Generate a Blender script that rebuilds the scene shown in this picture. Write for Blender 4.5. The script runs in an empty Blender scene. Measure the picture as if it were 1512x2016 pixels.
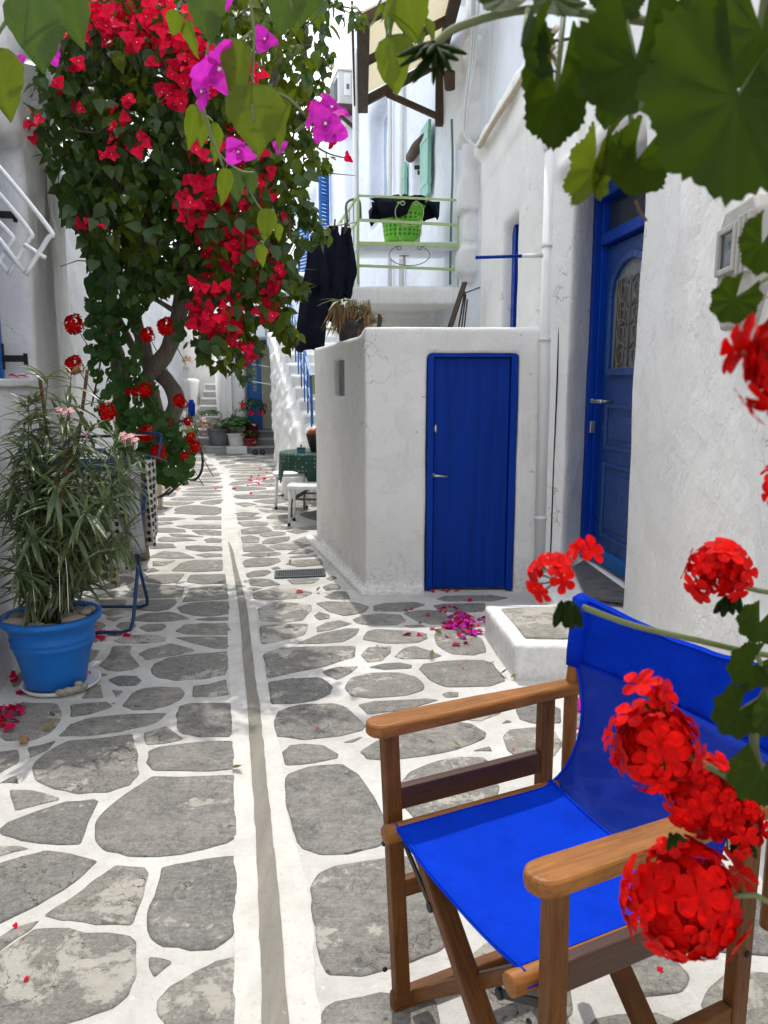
import bpy, bmesh, math, random
import numpy as np
from mathutils import Vector, Matrix, Euler, Quaternion, noise as mnoise
R = math.radians
scene = bpy.context.scene
COL = scene.collection
rnd = random.Random(7)
# ---------------------------------------------------------------- camera
CAM_H, FPX, PITCH = 1.45, 1514.0, math.atan(250/1514)
cam_d = bpy.data.cameras.new('camera'); cam = bpy.data.objects.new('camera', cam_d); COL.objects.link(cam)
cam.location = (0, 0, CAM_H); cam.rotation_euler = (math.pi/2 - PITCH, 0, 0)
cam_d.sensor_fit = 'VERTICAL'; cam_d.sensor_height = 24.0; cam_d.lens = FPX/2016*24
cam_d.clip_start = 0.02; cam_d.clip_end = 500
cam_d.dof.use_dof = True; cam_d.dof.focus_distance = 3.2; cam_d.dof.aperture_fstop = 9.0
scene.camera = cam
# ---------------------------------------------------------------- light
SUN_EL, SUN_AZ = R(66), R(-3)
world = bpy.data.worlds.new('World'); scene.world = world; world.use_nodes = True
nt = world.node_tree; bg = nt.nodes['Background']; bg.inputs['Strength'].default_value = 0.15
sky = nt.nodes.new('ShaderNodeTexSky'); sky.sky_type = 'NISHITA'; sky.sun_disc = False
sky.sun_elevation = SUN_EL; sky.sun_rotation = SUN_AZ; sky.dust_density = 1.5
tc = nt.nodes.new('ShaderNodeTexCoord'); nz = nt.nodes.new('ShaderNodeTexNoise')
nz.inputs['Scale'].default_value = 2.2; nz.inputs['Detail'].default_value = 7; nz.inputs['Roughness'].default_value = .55
mp = nt.nodes.new('ShaderNodeMapping'); mp.inputs['Scale'].default_value = (1, 1, 2.2)
cr = nt.nodes.new('ShaderNodeMapRange'); cr.inputs[1].default_value = .33; cr.inputs[2].default_value = .60
mx = nt.nodes.new('ShaderNodeMixRGB'); mx.inputs[2].default_value = (16.0, 16.5, 17.4, 1)
nt.links.new(tc.outputs['Generated'], mp.inputs[0]); nt.links.new(mp.outputs[0], nz.inputs['Vector'])
nt.links.new(nz.outputs['Fac'], cr.inputs[0]); nt.links.new(cr.outputs[0], mx.inputs[0])
nt.links.new(sky.outputs[0], mx.inputs[1]); nt.links.new(mx.outputs[0], bg.inputs['Color'])
sd = bpy.data.lights.new('sun', 'SUN'); sd.energy = 2.7; sd.angle = R(0.6); sd.color = (1, .955, .88)
so = bpy.data.objects.new('sun', sd); COL.objects.link(so)
S = Vector((math.sin(SUN_AZ)*math.cos(SUN_EL), math.cos(SUN_AZ)*math.cos(SUN_EL), math.sin(SUN_EL)))
so.rotation_mode = 'QUATERNION'; so.rotation_quaternion = S.to_track_quat('Z', 'Y'); so.location = (0, 10, 20)
scene.view_settings.view_transform = 'Standard'; scene.view_settings.look = 'None'
scene.view_settings.exposure = 0.08; scene.view_settings.gamma = 1; scene.view_settings.use_curve_mapping = False
scene.render.engine = 'CYCLES'
cy = scene.cycles; cy.max_bounces = 8; cy.diffuse_bounces = 4; cy.transmission_bounces = 6; cy.use_denoising = True
# ---------------------------------------------------------------- layout helpers
SP, CP = math.sin(PITCH), math.cos(PITCH)
def ray(px, py):
    u, v = (px-756)/FPX, (1008-py)/FPX
    return Vector((u, CP+v*SP, -SP+v*CP))
def G(px, py, z=0.0):                       # point on a level surface
    d = ray(px, py); t = (z-CAM_H)/d.z
    return Vector((d.x*t, d.y*t, z))
def W(px, py, Y):                           # point at a depth down the alley
    d = ray(px, py); t = Y/d.y
    return Vector((d.x*t, Y, CAM_H+d.z*t))
def VP(px, py, A, B):                       # point on the upright plane through two plan points
    d = ray(px, py); ax, ay = A[0], A[1]; ex, ey = B[0]-ax, B[1]-ay
    t = (ax*ey-ay*ex)/(d.x*ey-d.y*ex)
    return Vector((d.x*t, d.y*t, CAM_H+d.z*t))
# ---------------------------------------------------------------- object helpers
def props(o, label=None, cat=None, group=None, kind=None):
    if label: o['label'] = label
    if cat: o['category'] = cat
    if group: o['group'] = group
    if kind: o['kind'] = kind
    return o
def thing(name, label, cat, loc=(0, 0, 0), rz=0, group=None):
    o = bpy.data.objects.new(name, None); COL.objects.link(o); o.empty_display_size = .1
    o.location = loc; o.rotation_euler = (0, 0, rz)
    return props(o, label, cat, group)
def xf(o):
    m = Matrix.LocRotScale(o.location, o.rotation_euler if o.rotation_mode != 'QUATERNION' else o.rotation_quaternion, o.scale)
    return xf(o.parent) @ m if o.parent else m
def link(name, me, mat=None, parent=None):
    o = bpy.data.objects.new(name, me); COL.objects.link(o)
    if mat and not me.materials: me.materials.append(mat)
    if parent: o.parent = parent
    return o
def dup(o, parent=None):
    c = o.copy(); COL.objects.link(c)
    if parent: c.parent = parent
    for ch in [x for x in bpy.data.objects if x.parent == o]: dup(ch, c)
    return c
def bev(o, w=.004, seg=2, ang=35):
    m = o.modifiers.new('bevel', 'BEVEL'); m.width = w; m.segments = seg; m.limit_method = 'ANGLE'; m.angle_limit = R(ang)
    return o
class MB:
    def __init__(s): s.v = []; s.f = []; s.sm = []
    def add(s, vs, fs, smooth=False):
        n = len(s.v); s.v += [Vector(q) for q in vs]; s.f += [tuple(i+n for i in f) for f in fs]; s.sm += [smooth]*len(fs); return s
    def box(s, lo, hi, M=None):
        x0, y0, z0 = lo; x1, y1, z1 = hi
        vs = [Vector(p) for p in ((x0,y0,z0),(x1,y0,z0),(x1,y1,z0),(x0,y1,z0),(x0,y0,z1),(x1,y0,z1),(x1,y1,z1),(x0,y1,z1))]
        if M: vs = [M @ p for p in vs]
        return s.add(vs, [(0,3,2,1),(4,5,6,7),(0,1,5,4),(1,2,6,5),(2,3,7,6),(3,0,4,7)])
    def prism(s, pts, z0, z1):
        n = len(pts); a = sum(pts[i][0]*pts[(i+1) % n][1]-pts[(i+1) % n][0]*pts[i][1] for i in range(n))
        if a < 0: pts = pts[::-1]
        vs = [(p[0], p[1], z0) for p in pts]+[(p[0], p[1], z1) for p in pts]
        return s.add(vs, [tuple(range(n-1, -1, -1)), tuple(range(n, 2*n))]+[(i, (i+1) % n, n+(i+1) % n, n+i) for i in range(n)])
    def bar(s, a, b, w, h, up=(0, 0, 1)):   # square bar from a to b
        a, b = Vector(a), Vector(b); d = (b-a).normalized(); up = Vector(up)
        sd_ = d.cross(up)
        if sd_.length < .05: sd_ = d.cross(Vector((0, 1, 0)))
        sd_.normalize(); u = sd_.cross(d)
        vs = [p+sd_*i*w/2+u*j*h/2 for p in (a, b) for i, j in ((-1,-1),(1,-1),(1,1),(-1,1))]
        return s.add(vs, [(0,1,2,3),(7,6,5,4),(0,4,5,1),(1,5,6,2),(2,6,7,3),(3,7,4,0)])
    def tube(s, pts, r, n=8, cap=True):
        pts = [Vector(p) for p in pts]; rs = r if isinstance(r, (list, tuple)) else [r]*len(pts)
        vs = []; prev = None
        for i, p in enumerate(pts):
            d = (pts[min(i+1, len(pts)-1)]-pts[max(i-1, 0)])
            if d.length < 1e-9: d = Vector((0, 0, 1))
            d.normalize()
            if prev is None:
                x = d.orthogonal().normalized()
            else:
                x = prev-d*prev.dot(d)
                x = d.orthogonal().normalized() if x.length < 1e-6 else x.normalized()
            prev = x; y = d.cross(x)
            vs += [p+(x*math.cos(2*math.pi*k/n)+y*math.sin(2*math.pi*k/n))*rs[i] for k in range(n)]
        fs = [(i*n+k, i*n+(k+1) % n, (i+1)*n+(k+1) % n, (i+1)*n+k) for i in range(len(pts)-1) for k in range(n)]
        if cap: fs += [tuple(range(n-1, -1, -1)), tuple(range((len(pts)-1)*n, len(pts)*n))]
        return s.add(vs, fs, True)
    def lathe(s, prof, n=24, c=(0, 0, 0), M=None):
        vs = []; c = Vector(c)
        for r, z in prof:
            for k in range(n):
                p = Vector((r*math.cos(2*math.pi*k/n), r*math.sin(2*math.pi*k/n), z))
                vs.append((M @ p if M else p)+c)
        m = len(prof)
        fs = [(i*n+k, i*n+(k+1) % n, (i+1)*n+(k+1) % n, (i+1)*n+k) for i in range(m-1) for k in range(n)]
        fs += [tuple(range(n-1, -1, -1)), tuple(range((m-1)*n, m*n))]
        return s.add(vs, fs, True)
    def ball(s, c, r, n=10, m=6, sq=(1, 1, 1)):
        prof = [(r*math.sin(math.pi*i/m)+1e-4, -r*math.cos(math.pi*i/m)) for i in range(m+1)]
        return s.lathe(prof, n, c, Matrix.Diagonal((sq[0], sq[1], sq[2])))
    def mesh(s, name):
        me = bpy.data.meshes.new(name); me.from_pydata([tuple(p) for p in s.v], [], s.f)
        me.polygons.foreach_set('use_smooth', s.sm); me.update(); return me
    def build(s, name, mat, parent=None, local=False, b=0, seg=2):
        if parent and not local:
            Mi = xf(parent).inverted(); s.v = [Mi @ p for p in s.v]
        o = link(name, s.mesh(name), mat, parent)
        if b: bev(o, b, seg)
        return o
def smooth_path(pts, k=4, closed=False):
    pts = [Vector(p) for p in pts]; n = len(pts); out = []
    for i in range(n if closed else n-1):
        g = (lambda j: pts[j % n]) if closed else (lambda j: pts[max(0, min(n-1, j))])
        p0, p1, p2, p3 = g(i-1), g(i), g(i+1), g(i+2)
        for q in range(k):
            t = q/k
            out.append(.5*((2*p1)+(p2-p0)*t+(2*p0-5*p1+4*p2-p3)*t*t+(3*p1-p0-3*p2+p3)*t**3))
    if not closed: out.append(pts[-1])
    return out
def scatter(name, tv, tf, mats, mat, parent=None, smooth=True):
    """many copies of one small shape joined into a single mesh"""
    tv = np.array([tuple(p) for p in tv]); n = len(tv); k = len(mats)
    if k == 0: return None
    A = np.array([np.array(m) for m in mats]); vs = np.einsum('kij,nj->kni', A[:, :3, :3], tv)+A[:, None, :3, 3]
    if parent: 
        Mi = np.array(xf(parent).inverted()); vs = vs @ Mi[:3, :3].T+Mi[:3, 3]
    fs = [tuple(i+q*n for i in f) for q in range(k) for f in tf]
    me = bpy.data.meshes.new(name); me.from_pydata(vs.reshape(-1, 3).tolist(), [], fs)
    me.polygons.foreach_set('use_smooth', [smooth]*len(fs)); me.update()
    return link(name, me, mat, parent)
def pieces(name, me, mats, parent):
    """one object per piece, all sharing one mesh"""
    Mi = xf(parent).inverted() if parent else Matrix()
    out = []
    for m in mats:
        o = bpy.data.objects.new(name, me); COL.objects.link(o); o.parent = parent; o.matrix_basis = Mi @ m; out.append(o)
    return out
# ---------------------------------------------------------------- materials
def mat_new(name):
    m = bpy.data.materials.new(name); m.use_nodes = True; t = m.node_tree
    return m, t, t.nodes['Principled BSDF']
class NT:
    def __init__(s, t): s.t = t
    def n(s, typ, **kw):
        x = s.t.nodes.new('ShaderNode'+typ)
        for k, v in kw.items():
            if k.startswith('i_'):
                k = k[2:]; x.inputs[int(k) if k.isdigit() else k.replace('_', ' ')].default_value = v
            else: setattr(x, k, v)
        return x
    def l(s, a, b): s.t.links.new(a, b)
    def pos(s, scale=(1, 1, 1), obj=True):
        g = s.n('TexCoord') if obj else s.n('NewGeometry'); m = s.n('Mapping'); m.inputs['Scale'].default_value = scale
        s.l(g.outputs['Object' if obj else 'Position'], m.inputs[0]); return m.outputs[0]
    def noise(s, vec, sc, det=4, ro=.55, dist=0):
        x = s.n('TexNoise', i_Scale=sc, i_Detail=det, i_Roughness=ro, i_Distortion=dist); s.l(vec, x.inputs['Vector']); return x.outputs['Fac']
    def rng(s, f, a, b, c=0, d=1):
        x = s.n('MapRange'); x.inputs[1].default_value = a; x.inputs[2].default_value = b; x.inputs[3].default_value = c; x.inputs[4].default_value = d
        s.l(f, x.inputs[0]); return x.outputs[0]
    def mix(s, f, a, b, mode='MIX'):
        x = s.n('MixRGB', blend_type=mode)
        for i, q in ((0, f), (1, a), (2, b)):
            if isinstance(q, (int, float)): x.inputs[i].default_value = q
            elif isinstance(q, tuple): x.inputs[i].default_value = (*q[:3], 1)
            else: s.l(q, x.inputs[i])
        return x.outputs[0]
    def math(s, op, a, b=0):
        x = s.n('Math', operation=op)
        for i, q in ((0, a), (1, b)):
            if isinstance(q, (int, float)): x.inputs[i].default_value = q
            else: s.l(q, x.inputs[i])
        return x.outputs[0]
    def bump(s, h, p, st=.3, d=.01, prev=None):
        x = s.n('Bump', i_Strength=st, i_Distance=d); s.l(h, x.inputs['Height'])
        if prev: s.l(prev, x.inputs['Normal'])
        if p: s.l(x.outputs[0], p.inputs['Normal'])
        return x.outputs[0]
def whitewash(name, a=(.80, .795, .78), b=(.70, .69, .67), dirt=.35, sc=1.0, fine=1.0):
    m, t, p = mat_new(name); N = NT(t); v = N.pos(obj=False)
    big = N.rng(N.noise(v, 1.1*sc, 5, .6), .38, .66)
    c = N.mix(big, a, b)
    st = N.pos((6, 6, .7), False); strk = N.rng(N.noise(st, 1.6*sc, 6, .7), .60, .78, 0, dirt)
    c = N.mix(strk, c, (.47, .455, .43))
    sp = N.rng(N.noise(v, 26*sc, 3, .5), .71, .76, 0, dirt*1.3); c = N.mix(sp, c, (.36, .35, .33))
    # splash line: dirt thrown up from the paving, ragged upper edge
    sx = N.n('SeparateXYZ'); g = N.n('NewGeometry'); N.l(g.outputs['Position'], sx.inputs[0])
    zz = N.math('ADD', sx.outputs[2], N.rng(N.noise(v, 3.5, 6, .7), .3, .7, -.16, .22))
    sm = N.math('MULTIPLY', N.rng(zz, .30, .02), N.rng(N.noise(v, 38, 4, .7), .45, .62, 0, dirt*1.1)); c = N.mix(sm, c, (.40, .385, .36))
    coat = N.rng(N.noise(v, 1.9*sc, 7, .65, .3), .49, .515); c = N.mix(N.math('MULTIPLY', coat, .16), c, tuple(x*.78 for x in b))
    vo = N.n('TexVoronoi', feature='DISTANCE_TO_EDGE', i_Scale=1.3*sc); dv = N.n('VectorMath', operation='ADD'); ns = N.n('TexNoise', i_Scale=3.0, i_Detail=6); N.l(v, ns.inputs['Vector']); N.l(v, dv.inputs[0]); N.l(ns.outputs['Color'], dv.inputs[1]); N.l(dv.outputs[0], vo.inputs['Vector'])
    crk = N.math('MULTIPLY', N.rng(vo.outputs['Distance'], .006, .002), N.rng(N.noise(v, 1.4, 3), .54, .62)); c = N.mix(N.math('MULTIPLY', crk, .6), c, (.22, .21, .20))
    N.l(c, p.inputs['Base Color']); p.inputs['Roughness'].default_value = .92; p.inputs['Specular IOR Level'].default_value = .2
    b1 = N.bump(N.noise(v, 5.5, 6, .6), None, .42, .035)
    b1 = N.bump(coat, None, .35, .006, b1)
    b2 = N.bump(N.noise(N.pos((1, 1, .55), False), 34, 5, .65, .6), None, .5*fine, .016, b1)
    N.bump(N.noise(v, 160, 3, .6), p, .22*fine, .004, b2)
    return m
def paint(name, a, b=None, rough=.45, wear=.0, wearc=(.5, .5, .48), bump=.12, sc=1, streak=(8, 8, .6), coat=0, spec=.4):
    m, t, p = mat_new(name); N = NT(t); v = N.pos(); b = b or tuple(x*.75 for x in a)
    c = N.mix(N.rng(N.noise(N.pos(streak), 2.2*sc, 6, .6), .36, .68), a, b)
    if wear: c = N.mix(N.rng(N.noise(v, 40*sc, 5, .7), .74-.10*wear, .80-.10*wear), c, wearc)
    N.l(c, p.inputs['Base Color'])
    N.l(N.rng(N.noise(v, 14*sc, 4), .3, .7, rough-.08, rough+.14), p.inputs['Roughness'])
    p.inputs['Specular IOR Level'].default_value = spec
    if coat: p.inputs['Coat Weight'].default_value = coat; p.inputs['Coat Roughness'].default_value = .25
    N.bump(N.noise(N.pos(streak), 12*sc, 5, .65), p, bump, .01); return m
def metal(name, a, rough=.4, met=0.9):
    m = paint(name, a, rough=rough, bump=.06, streak=(1, 1, 1)); m.node_tree.nodes['Principled BSDF'].inputs['Metallic'].default_value = met; return m
def leafmat(name, a, b, trans=(.18, .30, .03), tw=.35, rough=.42, veins=True, spec=.35):
    m, t, p = mat_new(name); N = NT(t); oi = N.n('ObjectInfo'); g = N.n('NewGeometry')
    r = N.math('FRACT', N.math('ADD', oi.outputs['Random'], g.outputs['Random Per Island']))
    v = N.pos(obj=True); c = N.mix(r, a, b)
    c = N.mix(N.rng(N.noise(v, 22, 4, .6), .3, .75, 0, .45), c, tuple(x*1.7 for x in b)); c = N.mix(N.rng(N.noise(v, 2.3, 5, .6), .5, .7, 0, .5), c, (b[0]*2.6, b[1]*1.7, b[2]*1.5))
    vn = N.n('Attribute', attribute_name='vein'); c = N.mix(N.rng(vn.outputs['Fac'], 0, 1, 0, .22), c, tuple(min(.5, x*2.6+.01) for x in b))
    N.l(c, p.inputs['Base Color']); p.inputs['Roughness'].default_value = rough; p.inputs['Specular IOR Level'].default_value = spec if veins else .08
    if veins: N.bump(N.noise(v, 60, 4, .6), p, .25, .004)
    tr = N.n('BsdfTranslucent'); N.l(N.mix(r, trans, tuple(x*.6 for x in trans)), tr.inputs['Color'])
    ms = N.n('MixShader'); ms.inputs[0].default_value = tw
    N.l(p.outputs[0], ms.inputs[1]); N.l(tr.outputs[0], ms.inputs[2]); N.l(ms.outputs[0], t.nodes['Material Output'].inputs['Surface'])
    return m
def fabric(name, a, b, tw=.2, tr=None, weave=900, rough=.8, see=0.0):
    m, t, p = mat_new(name); N = NT(t); v = N.pos()
    c = N.mix(N.rng(N.noise(v, 9, 5, .6), .35, .7), a, b)
    fd = N.rng(N.noise(v, 5, 7, .7, .4), .52, .74, 0, .5); c = N.mix(fd, c, tuple(min(.8, q*1.3+.004) for q in a)); c = N.mix(N.rng(N.noise(v, 260, 2, .5), .45, .7, 0, .35), c, tuple(q*.6 for q in b))
    N.l(c, p.inputs['Base Color']); p.inputs['Roughness'].default_value = rough; p.inputs['Specular IOR Level'].default_value = .06
    w = N.n('TexNoise', i_Scale=weave, i_Detail=2); N.l(v, w.inputs['Vector'])
    w2 = N.bump(N.noise(N.pos((1, .35, 1)), 16, 5, .6, .5), None, .55, .014); N.bump(w.outputs['Fac'], p, .35, .002, w2)
    trn = N.n('BsdfTranslucent'); trn.inputs['Color'].default_value = (*(tr or a), 1)
    ms = N.n('MixShader'); ms.inputs[0].default_value = tw
    N.l(p.outputs[0], ms.inputs[1]); N.l(trn.outputs[0], ms.inputs[2]); out = ms.outputs[0]
    if see:
        tp = N.n('BsdfTransparent'); m2 = N.n('MixShader'); m2.inputs[0].default_value = see
        N.l(out, m2.inputs[1]); N.l(tp.outputs[0], m2.inputs[2]); out = m2.outputs[0]
    N.l(out, t.nodes['Material Output'].inputs['Surface']); return m
def woodmat(name, a, b, rough=.4, coat=.3, sc=1.0, dark=(.05, .025, .012)):
    m, t, p = mat_new(name); N = NT(t); tcn = N.n('TexCoord'); mpn = N.n('Mapping'); mpn.inputs['Scale'].default_value = (1, 1, 1)
    at = N.n('Attribute', attribute_name='grain'); N.l(at.outputs['Vector'], mpn.inputs[0])
    v = mpn.outputs[0]
    gr = N.noise(v, 5*sc, 8, .65, 1.2); c = N.mix(N.rng(gr, .34, .66), a, b)
    c = N.mix(N.rng(N.noise(v, 22*sc, 6, .7), .56, .78, 0, .75), c, dark)
    c = N.mix(N.rng(N.noise(tcn.outputs['Object'] if False else N.pos(), 7, 5, .6), .52, .78, 0, .5), c, tuple(min(1, x*1.5) for x in a))
    N.l(c, p.inputs['Base Color']); N.l(N.rng(gr, .3, .7, rough-.08, rough+.15), p.inputs['Roughness'])
    p.inputs['Coat Weight'].default_value = coat; p.inputs['Coat Roughness'].default_value = .3; p.inputs['Specular IOR Level'].default_value = .25
    N.bump(N.noise(v, 24*sc, 6, .7), p, .28, .003); return m
def grain(o, axis):
    """store coordinates stretched along the board so the grain follows it"""
    me = o.data; axis = Vector(axis).normalized(); x = axis.orthogonal().normalized(); y = axis.cross(x)
    at = me.attributes.new('grain', 'FLOAT_VECTOR', 'POINT'); off = rnd.random()*20
    at.data.foreach_set('vector', [q for p in me.vertices for q in (p.co.dot(axis)*1.6+off, p.co.dot(x)*22+off, p.co.dot(y)*22)])
    return o
M = {}
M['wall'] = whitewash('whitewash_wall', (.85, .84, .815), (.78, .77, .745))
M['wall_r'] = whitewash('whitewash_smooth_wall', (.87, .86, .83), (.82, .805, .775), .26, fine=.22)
M['wall_far'] = whitewash('sky_tinted_far_wall', (.72, .76, .82), (.66, .70, .77), .14)  # blue skylight on the shaded white walls is put into the base colour
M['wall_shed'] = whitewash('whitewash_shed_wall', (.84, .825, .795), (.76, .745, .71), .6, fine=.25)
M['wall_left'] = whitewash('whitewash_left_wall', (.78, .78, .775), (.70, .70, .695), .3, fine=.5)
M['blue_door'] = paint('cobalt_blue_paint', (.0005, .036, .31), (.0005, .025, .22), .40, .45, (.02, .09, .42), .35, 1, (14, 14, .5), spec=.12)
M['blue_frame'] = paint('cobalt_frame_paint', (.0005, .040, .33), (.0005, .028, .25), .38, .35, (.05, .12, .4), .2, spec=.12)
M['blue_house'] = paint('aegean_blue_paint', (.006, .050, .22), (.004, .036, .16), .32, .2, (.1, .2, .4), .12, coat=.2)
M['blue_bright'] = paint('bright_blue_paint', (.010, .13, .42), (.008, .10, .34), .42, .3, (.2, .35, .5))
M['blue_pot'] = paint('blue_pot_paint', (.005, .155, .55), (.004, .12, .45), .42, .35, (.03, .20, .55), .2, 1, (1, 1, 3))
M['blue_rack'] = paint('blue_rack_enamel', (.012, .055, .16), (.008, .035, .10), .38, .5, (.25, .2, .16))
M['mint'] = paint('mint_shutter_paint', (.25, .50, .40), (.21, .43, .35), .5, .2)
M['rail_green'] = paint('pale_green_paint', (.42, .53, .25), (.35, .45, .2), .5, .5, (.4, .3, .2))
M['white_paint'] = paint('white_enamel', (.78, .78, .77), (.70, .70, .69), .38, .15, (.4, .38, .35))
M['plastic_white'] = paint('grey_white_plastic', (.60, .61, .60), (.52, .53, .52), .45)
M['meter'] = paint('meter_box_plastic', (.44, .42, .38), (.36, .34, .30), .5, .6, (.6, .58, .54))
M['glass'] = paint('dark_glass', (.03, .04, .05), rough=.12, bump=.02)
M['frost'] = paint('frosted_glass', (.20, .22, .23), (.15, .17, .18), .3, bump=.05)
M['curtain'] = paint('curtain_cloth', (.42, .43, .34), (.33, .34, .27), .9, bump=.3, streak=(30, 30, .3))
M['steel'] = metal('worn_steel', (.55, .53, .50), .35)
M['black_iron'] = paint('black_iron', (.012, .012, .014), rough=.5)
M['grey_iron'] = paint('rusty_grey_iron', (.14, .13, .11), (.10, .08, .06), .6, .5, (.2, .12, .07))
M['old_wood'] = woodmat('weathered_brown_beam', (.085, .055, .038), (.045, .03, .022), .75, 0, .7, (.02, .014, .01))
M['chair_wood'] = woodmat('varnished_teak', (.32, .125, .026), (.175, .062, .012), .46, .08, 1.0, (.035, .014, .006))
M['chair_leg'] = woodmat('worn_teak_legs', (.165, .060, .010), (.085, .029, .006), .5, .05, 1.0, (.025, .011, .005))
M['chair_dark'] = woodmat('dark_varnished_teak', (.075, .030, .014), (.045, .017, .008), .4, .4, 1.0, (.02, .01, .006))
M['stake'] = woodmat('brown_stake', (.15, .065, .035), (.09, .04, .02), .8, 0)
M['bark'] = paint('grey_brown_bark', (.27, .22, .175), (.15, .12, .095), .9, .5, (.25, .21, .17), .9, 3, (9, 9, 1.4))
M['canvas'] = fabric('blue_canvas', (.001, .044, .60), (.001, .032, .47), .12, (.002, .07, .9), 700)
M['canvas_double'] = fabric('doubled_blue_canvas', (.001, .036, .50), (.001, .026, .38), .04, (.002, .06, .8), 700)
M['canvas_sheer'] = fabric('sheer_blue_canvas', (.012, .045, .36), (.009, .036, .30), .45, (.05, .13, .75), 700, .8, .09)
M['cream'] = fabric('cream_awning_cloth', (.62, .57, .42), (.55, .50, .36), .4, (.7, .62, .42))
M['towel'] = fabric('grey_white_towel', (.52, .51, .54), (.44, .43, .46), .3, (.6, .6, .62), 500, .9)
M['black_cloth'] = fabric('black_cloth', (.006, .008, .015), (.012, .014, .026), .03, None, 300, .75)
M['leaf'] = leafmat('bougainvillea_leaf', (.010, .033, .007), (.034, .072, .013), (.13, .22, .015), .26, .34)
M['leaf_pale'] = leafmat('pale_and_sunlit_leaf', (.040, .075, .006), (.075, .110, .010), (.20, .27, .008), .34, .4, True, .2)  # pale leaves, and also the colour that paints sunlit and backlit ones
M['leaf_ger'] = leafmat('geranium_leaf', (.025, .080, .018), (.040, .105, .024), (.12, .26, .03), .28, .55)
M['leaf_dark'] = leafmat('dark_geranium_leaf', (.007, .018, .002), (.013, .029, .0025), (.10, .17, .004), .32, .55, True, .08)
M['leaf_ole'] = leafmat('oleander_leaf', (.050, .085, .038), (.125, .170, .085), (.22, .29, .09), .24, .30)
M['leaf_aloe'] = leafmat('aloe_leaf', (.16, .22, .08), (.24, .28, .12), (.2, .25, .08), .1, .45)
M['dry'] = leafmat('dry_leaf', (.20, .12, .055), (.28, .19, .10), (.3, .2, .08), .15, .8)
M['fallen_leaf'] = leafmat('fallen_leaf', (.15, .13, .045), (.20, .16, .07), (.2, .2, .05), .15, .7)
M['bract'] = leafmat('red_bract', (.50, .005, .030), (.66, .010, .050), (.85, .012, .06), .38, .6, False)
M['magenta'] = leafmat('magenta_bract', (.40, .012, .32), (.50, .03, .40), (.75, .04, .65), .40, .6, False)
M['petal'] = leafmat('scarlet_petal', (.30, .0008, .001), (.58, .003, .0015), (.75, .003, .002), .24, .55, False)
M['petal_dry'] = leafmat('fallen_petal', (.36, .006, .05), (.48, .012, .10), (.5, .02, .1), .2, .7, False)
M['pink'] = leafmat('pink_petal', (.70, .30, .32), (.75, .42, .42), (.8, .4, .4), .3, .6, False)
M['centre'] = paint('cream_centre', (.75, .7, .5), rough=.7)
M['stem'] = paint('green_stem', (.10, .15, .045), (.14, .13, .06), .6)
M['twig'] = paint('brown_twig', (.09, .06, .04), (.13, .09, .06), .85)
M['soil'] = paint('potting_soil', (.035, .025, .018), (.06, .045, .03), .95, bump=.8)
M['pebble'] = paint('river_pebble', (.34, .30, .25), (.24, .21, .175), .6, .3, (.55, .5, .44), .2, 1, (3, 3, 9))
M['marble'] = paint('grey_marble', (.42, .42, .40), (.30, .30, .29), .5, .4, (.2, .2, .19), .2, 1, (2, 2, 10))
M['marble_dark'] = paint('dark_grey_marble', (.22, .22, .22), (.15, .15, .155), .55, .4, (.4, .4, .39), .2, 1, (1.5, 1.5, 14))
M['slate'] = paint('slate_slab', (.085, .085, .088), (.14, .135, .13), .6, .6, (.3, .29, .27), .7, 1, (5, 5, 5))
M['pot_grey'] = paint('grey_pot', (.16, .17, .19), rough=.6)
M['pot_dark'] = paint('dark_brown_pot', (.045, .038, .034), rough=.6)
M['pot_red'] = paint('dark_red_pot', (.28, .02, .03), rough=.5)
M['pot_olive'] = paint('olive_pot', (.32, .32, .07), rough=.5)
M['basket'] = paint('lime_basket_plastic', (.16, .50, .03), (.13, .43, .025), .35)
M['teal'] = paint('teal_tin', (.02, .20, .24), rough=.4)
M['fruit'] = paint('orange_fruit', (.55, .14, .03), (.42, .05, .03), .4, streak=(3, 3, 3))
M['rubber'] = paint('black_rubber', (.02, .02, .02), rough=.7)
M['beige_leg'] = paint('beige_plastic', (.55, .47, .33), rough=.6)
M['concrete'] = paint('grey_concrete', (.34, .33, .31), (.25, .24, .23), .9, .5, (.15, .14, .13), .6, 1, (3, 3, 3))
M['grate'] = paint('dark_grate', (.04, .055, .065), (.07, .08, .085), .5, .5)
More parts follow.
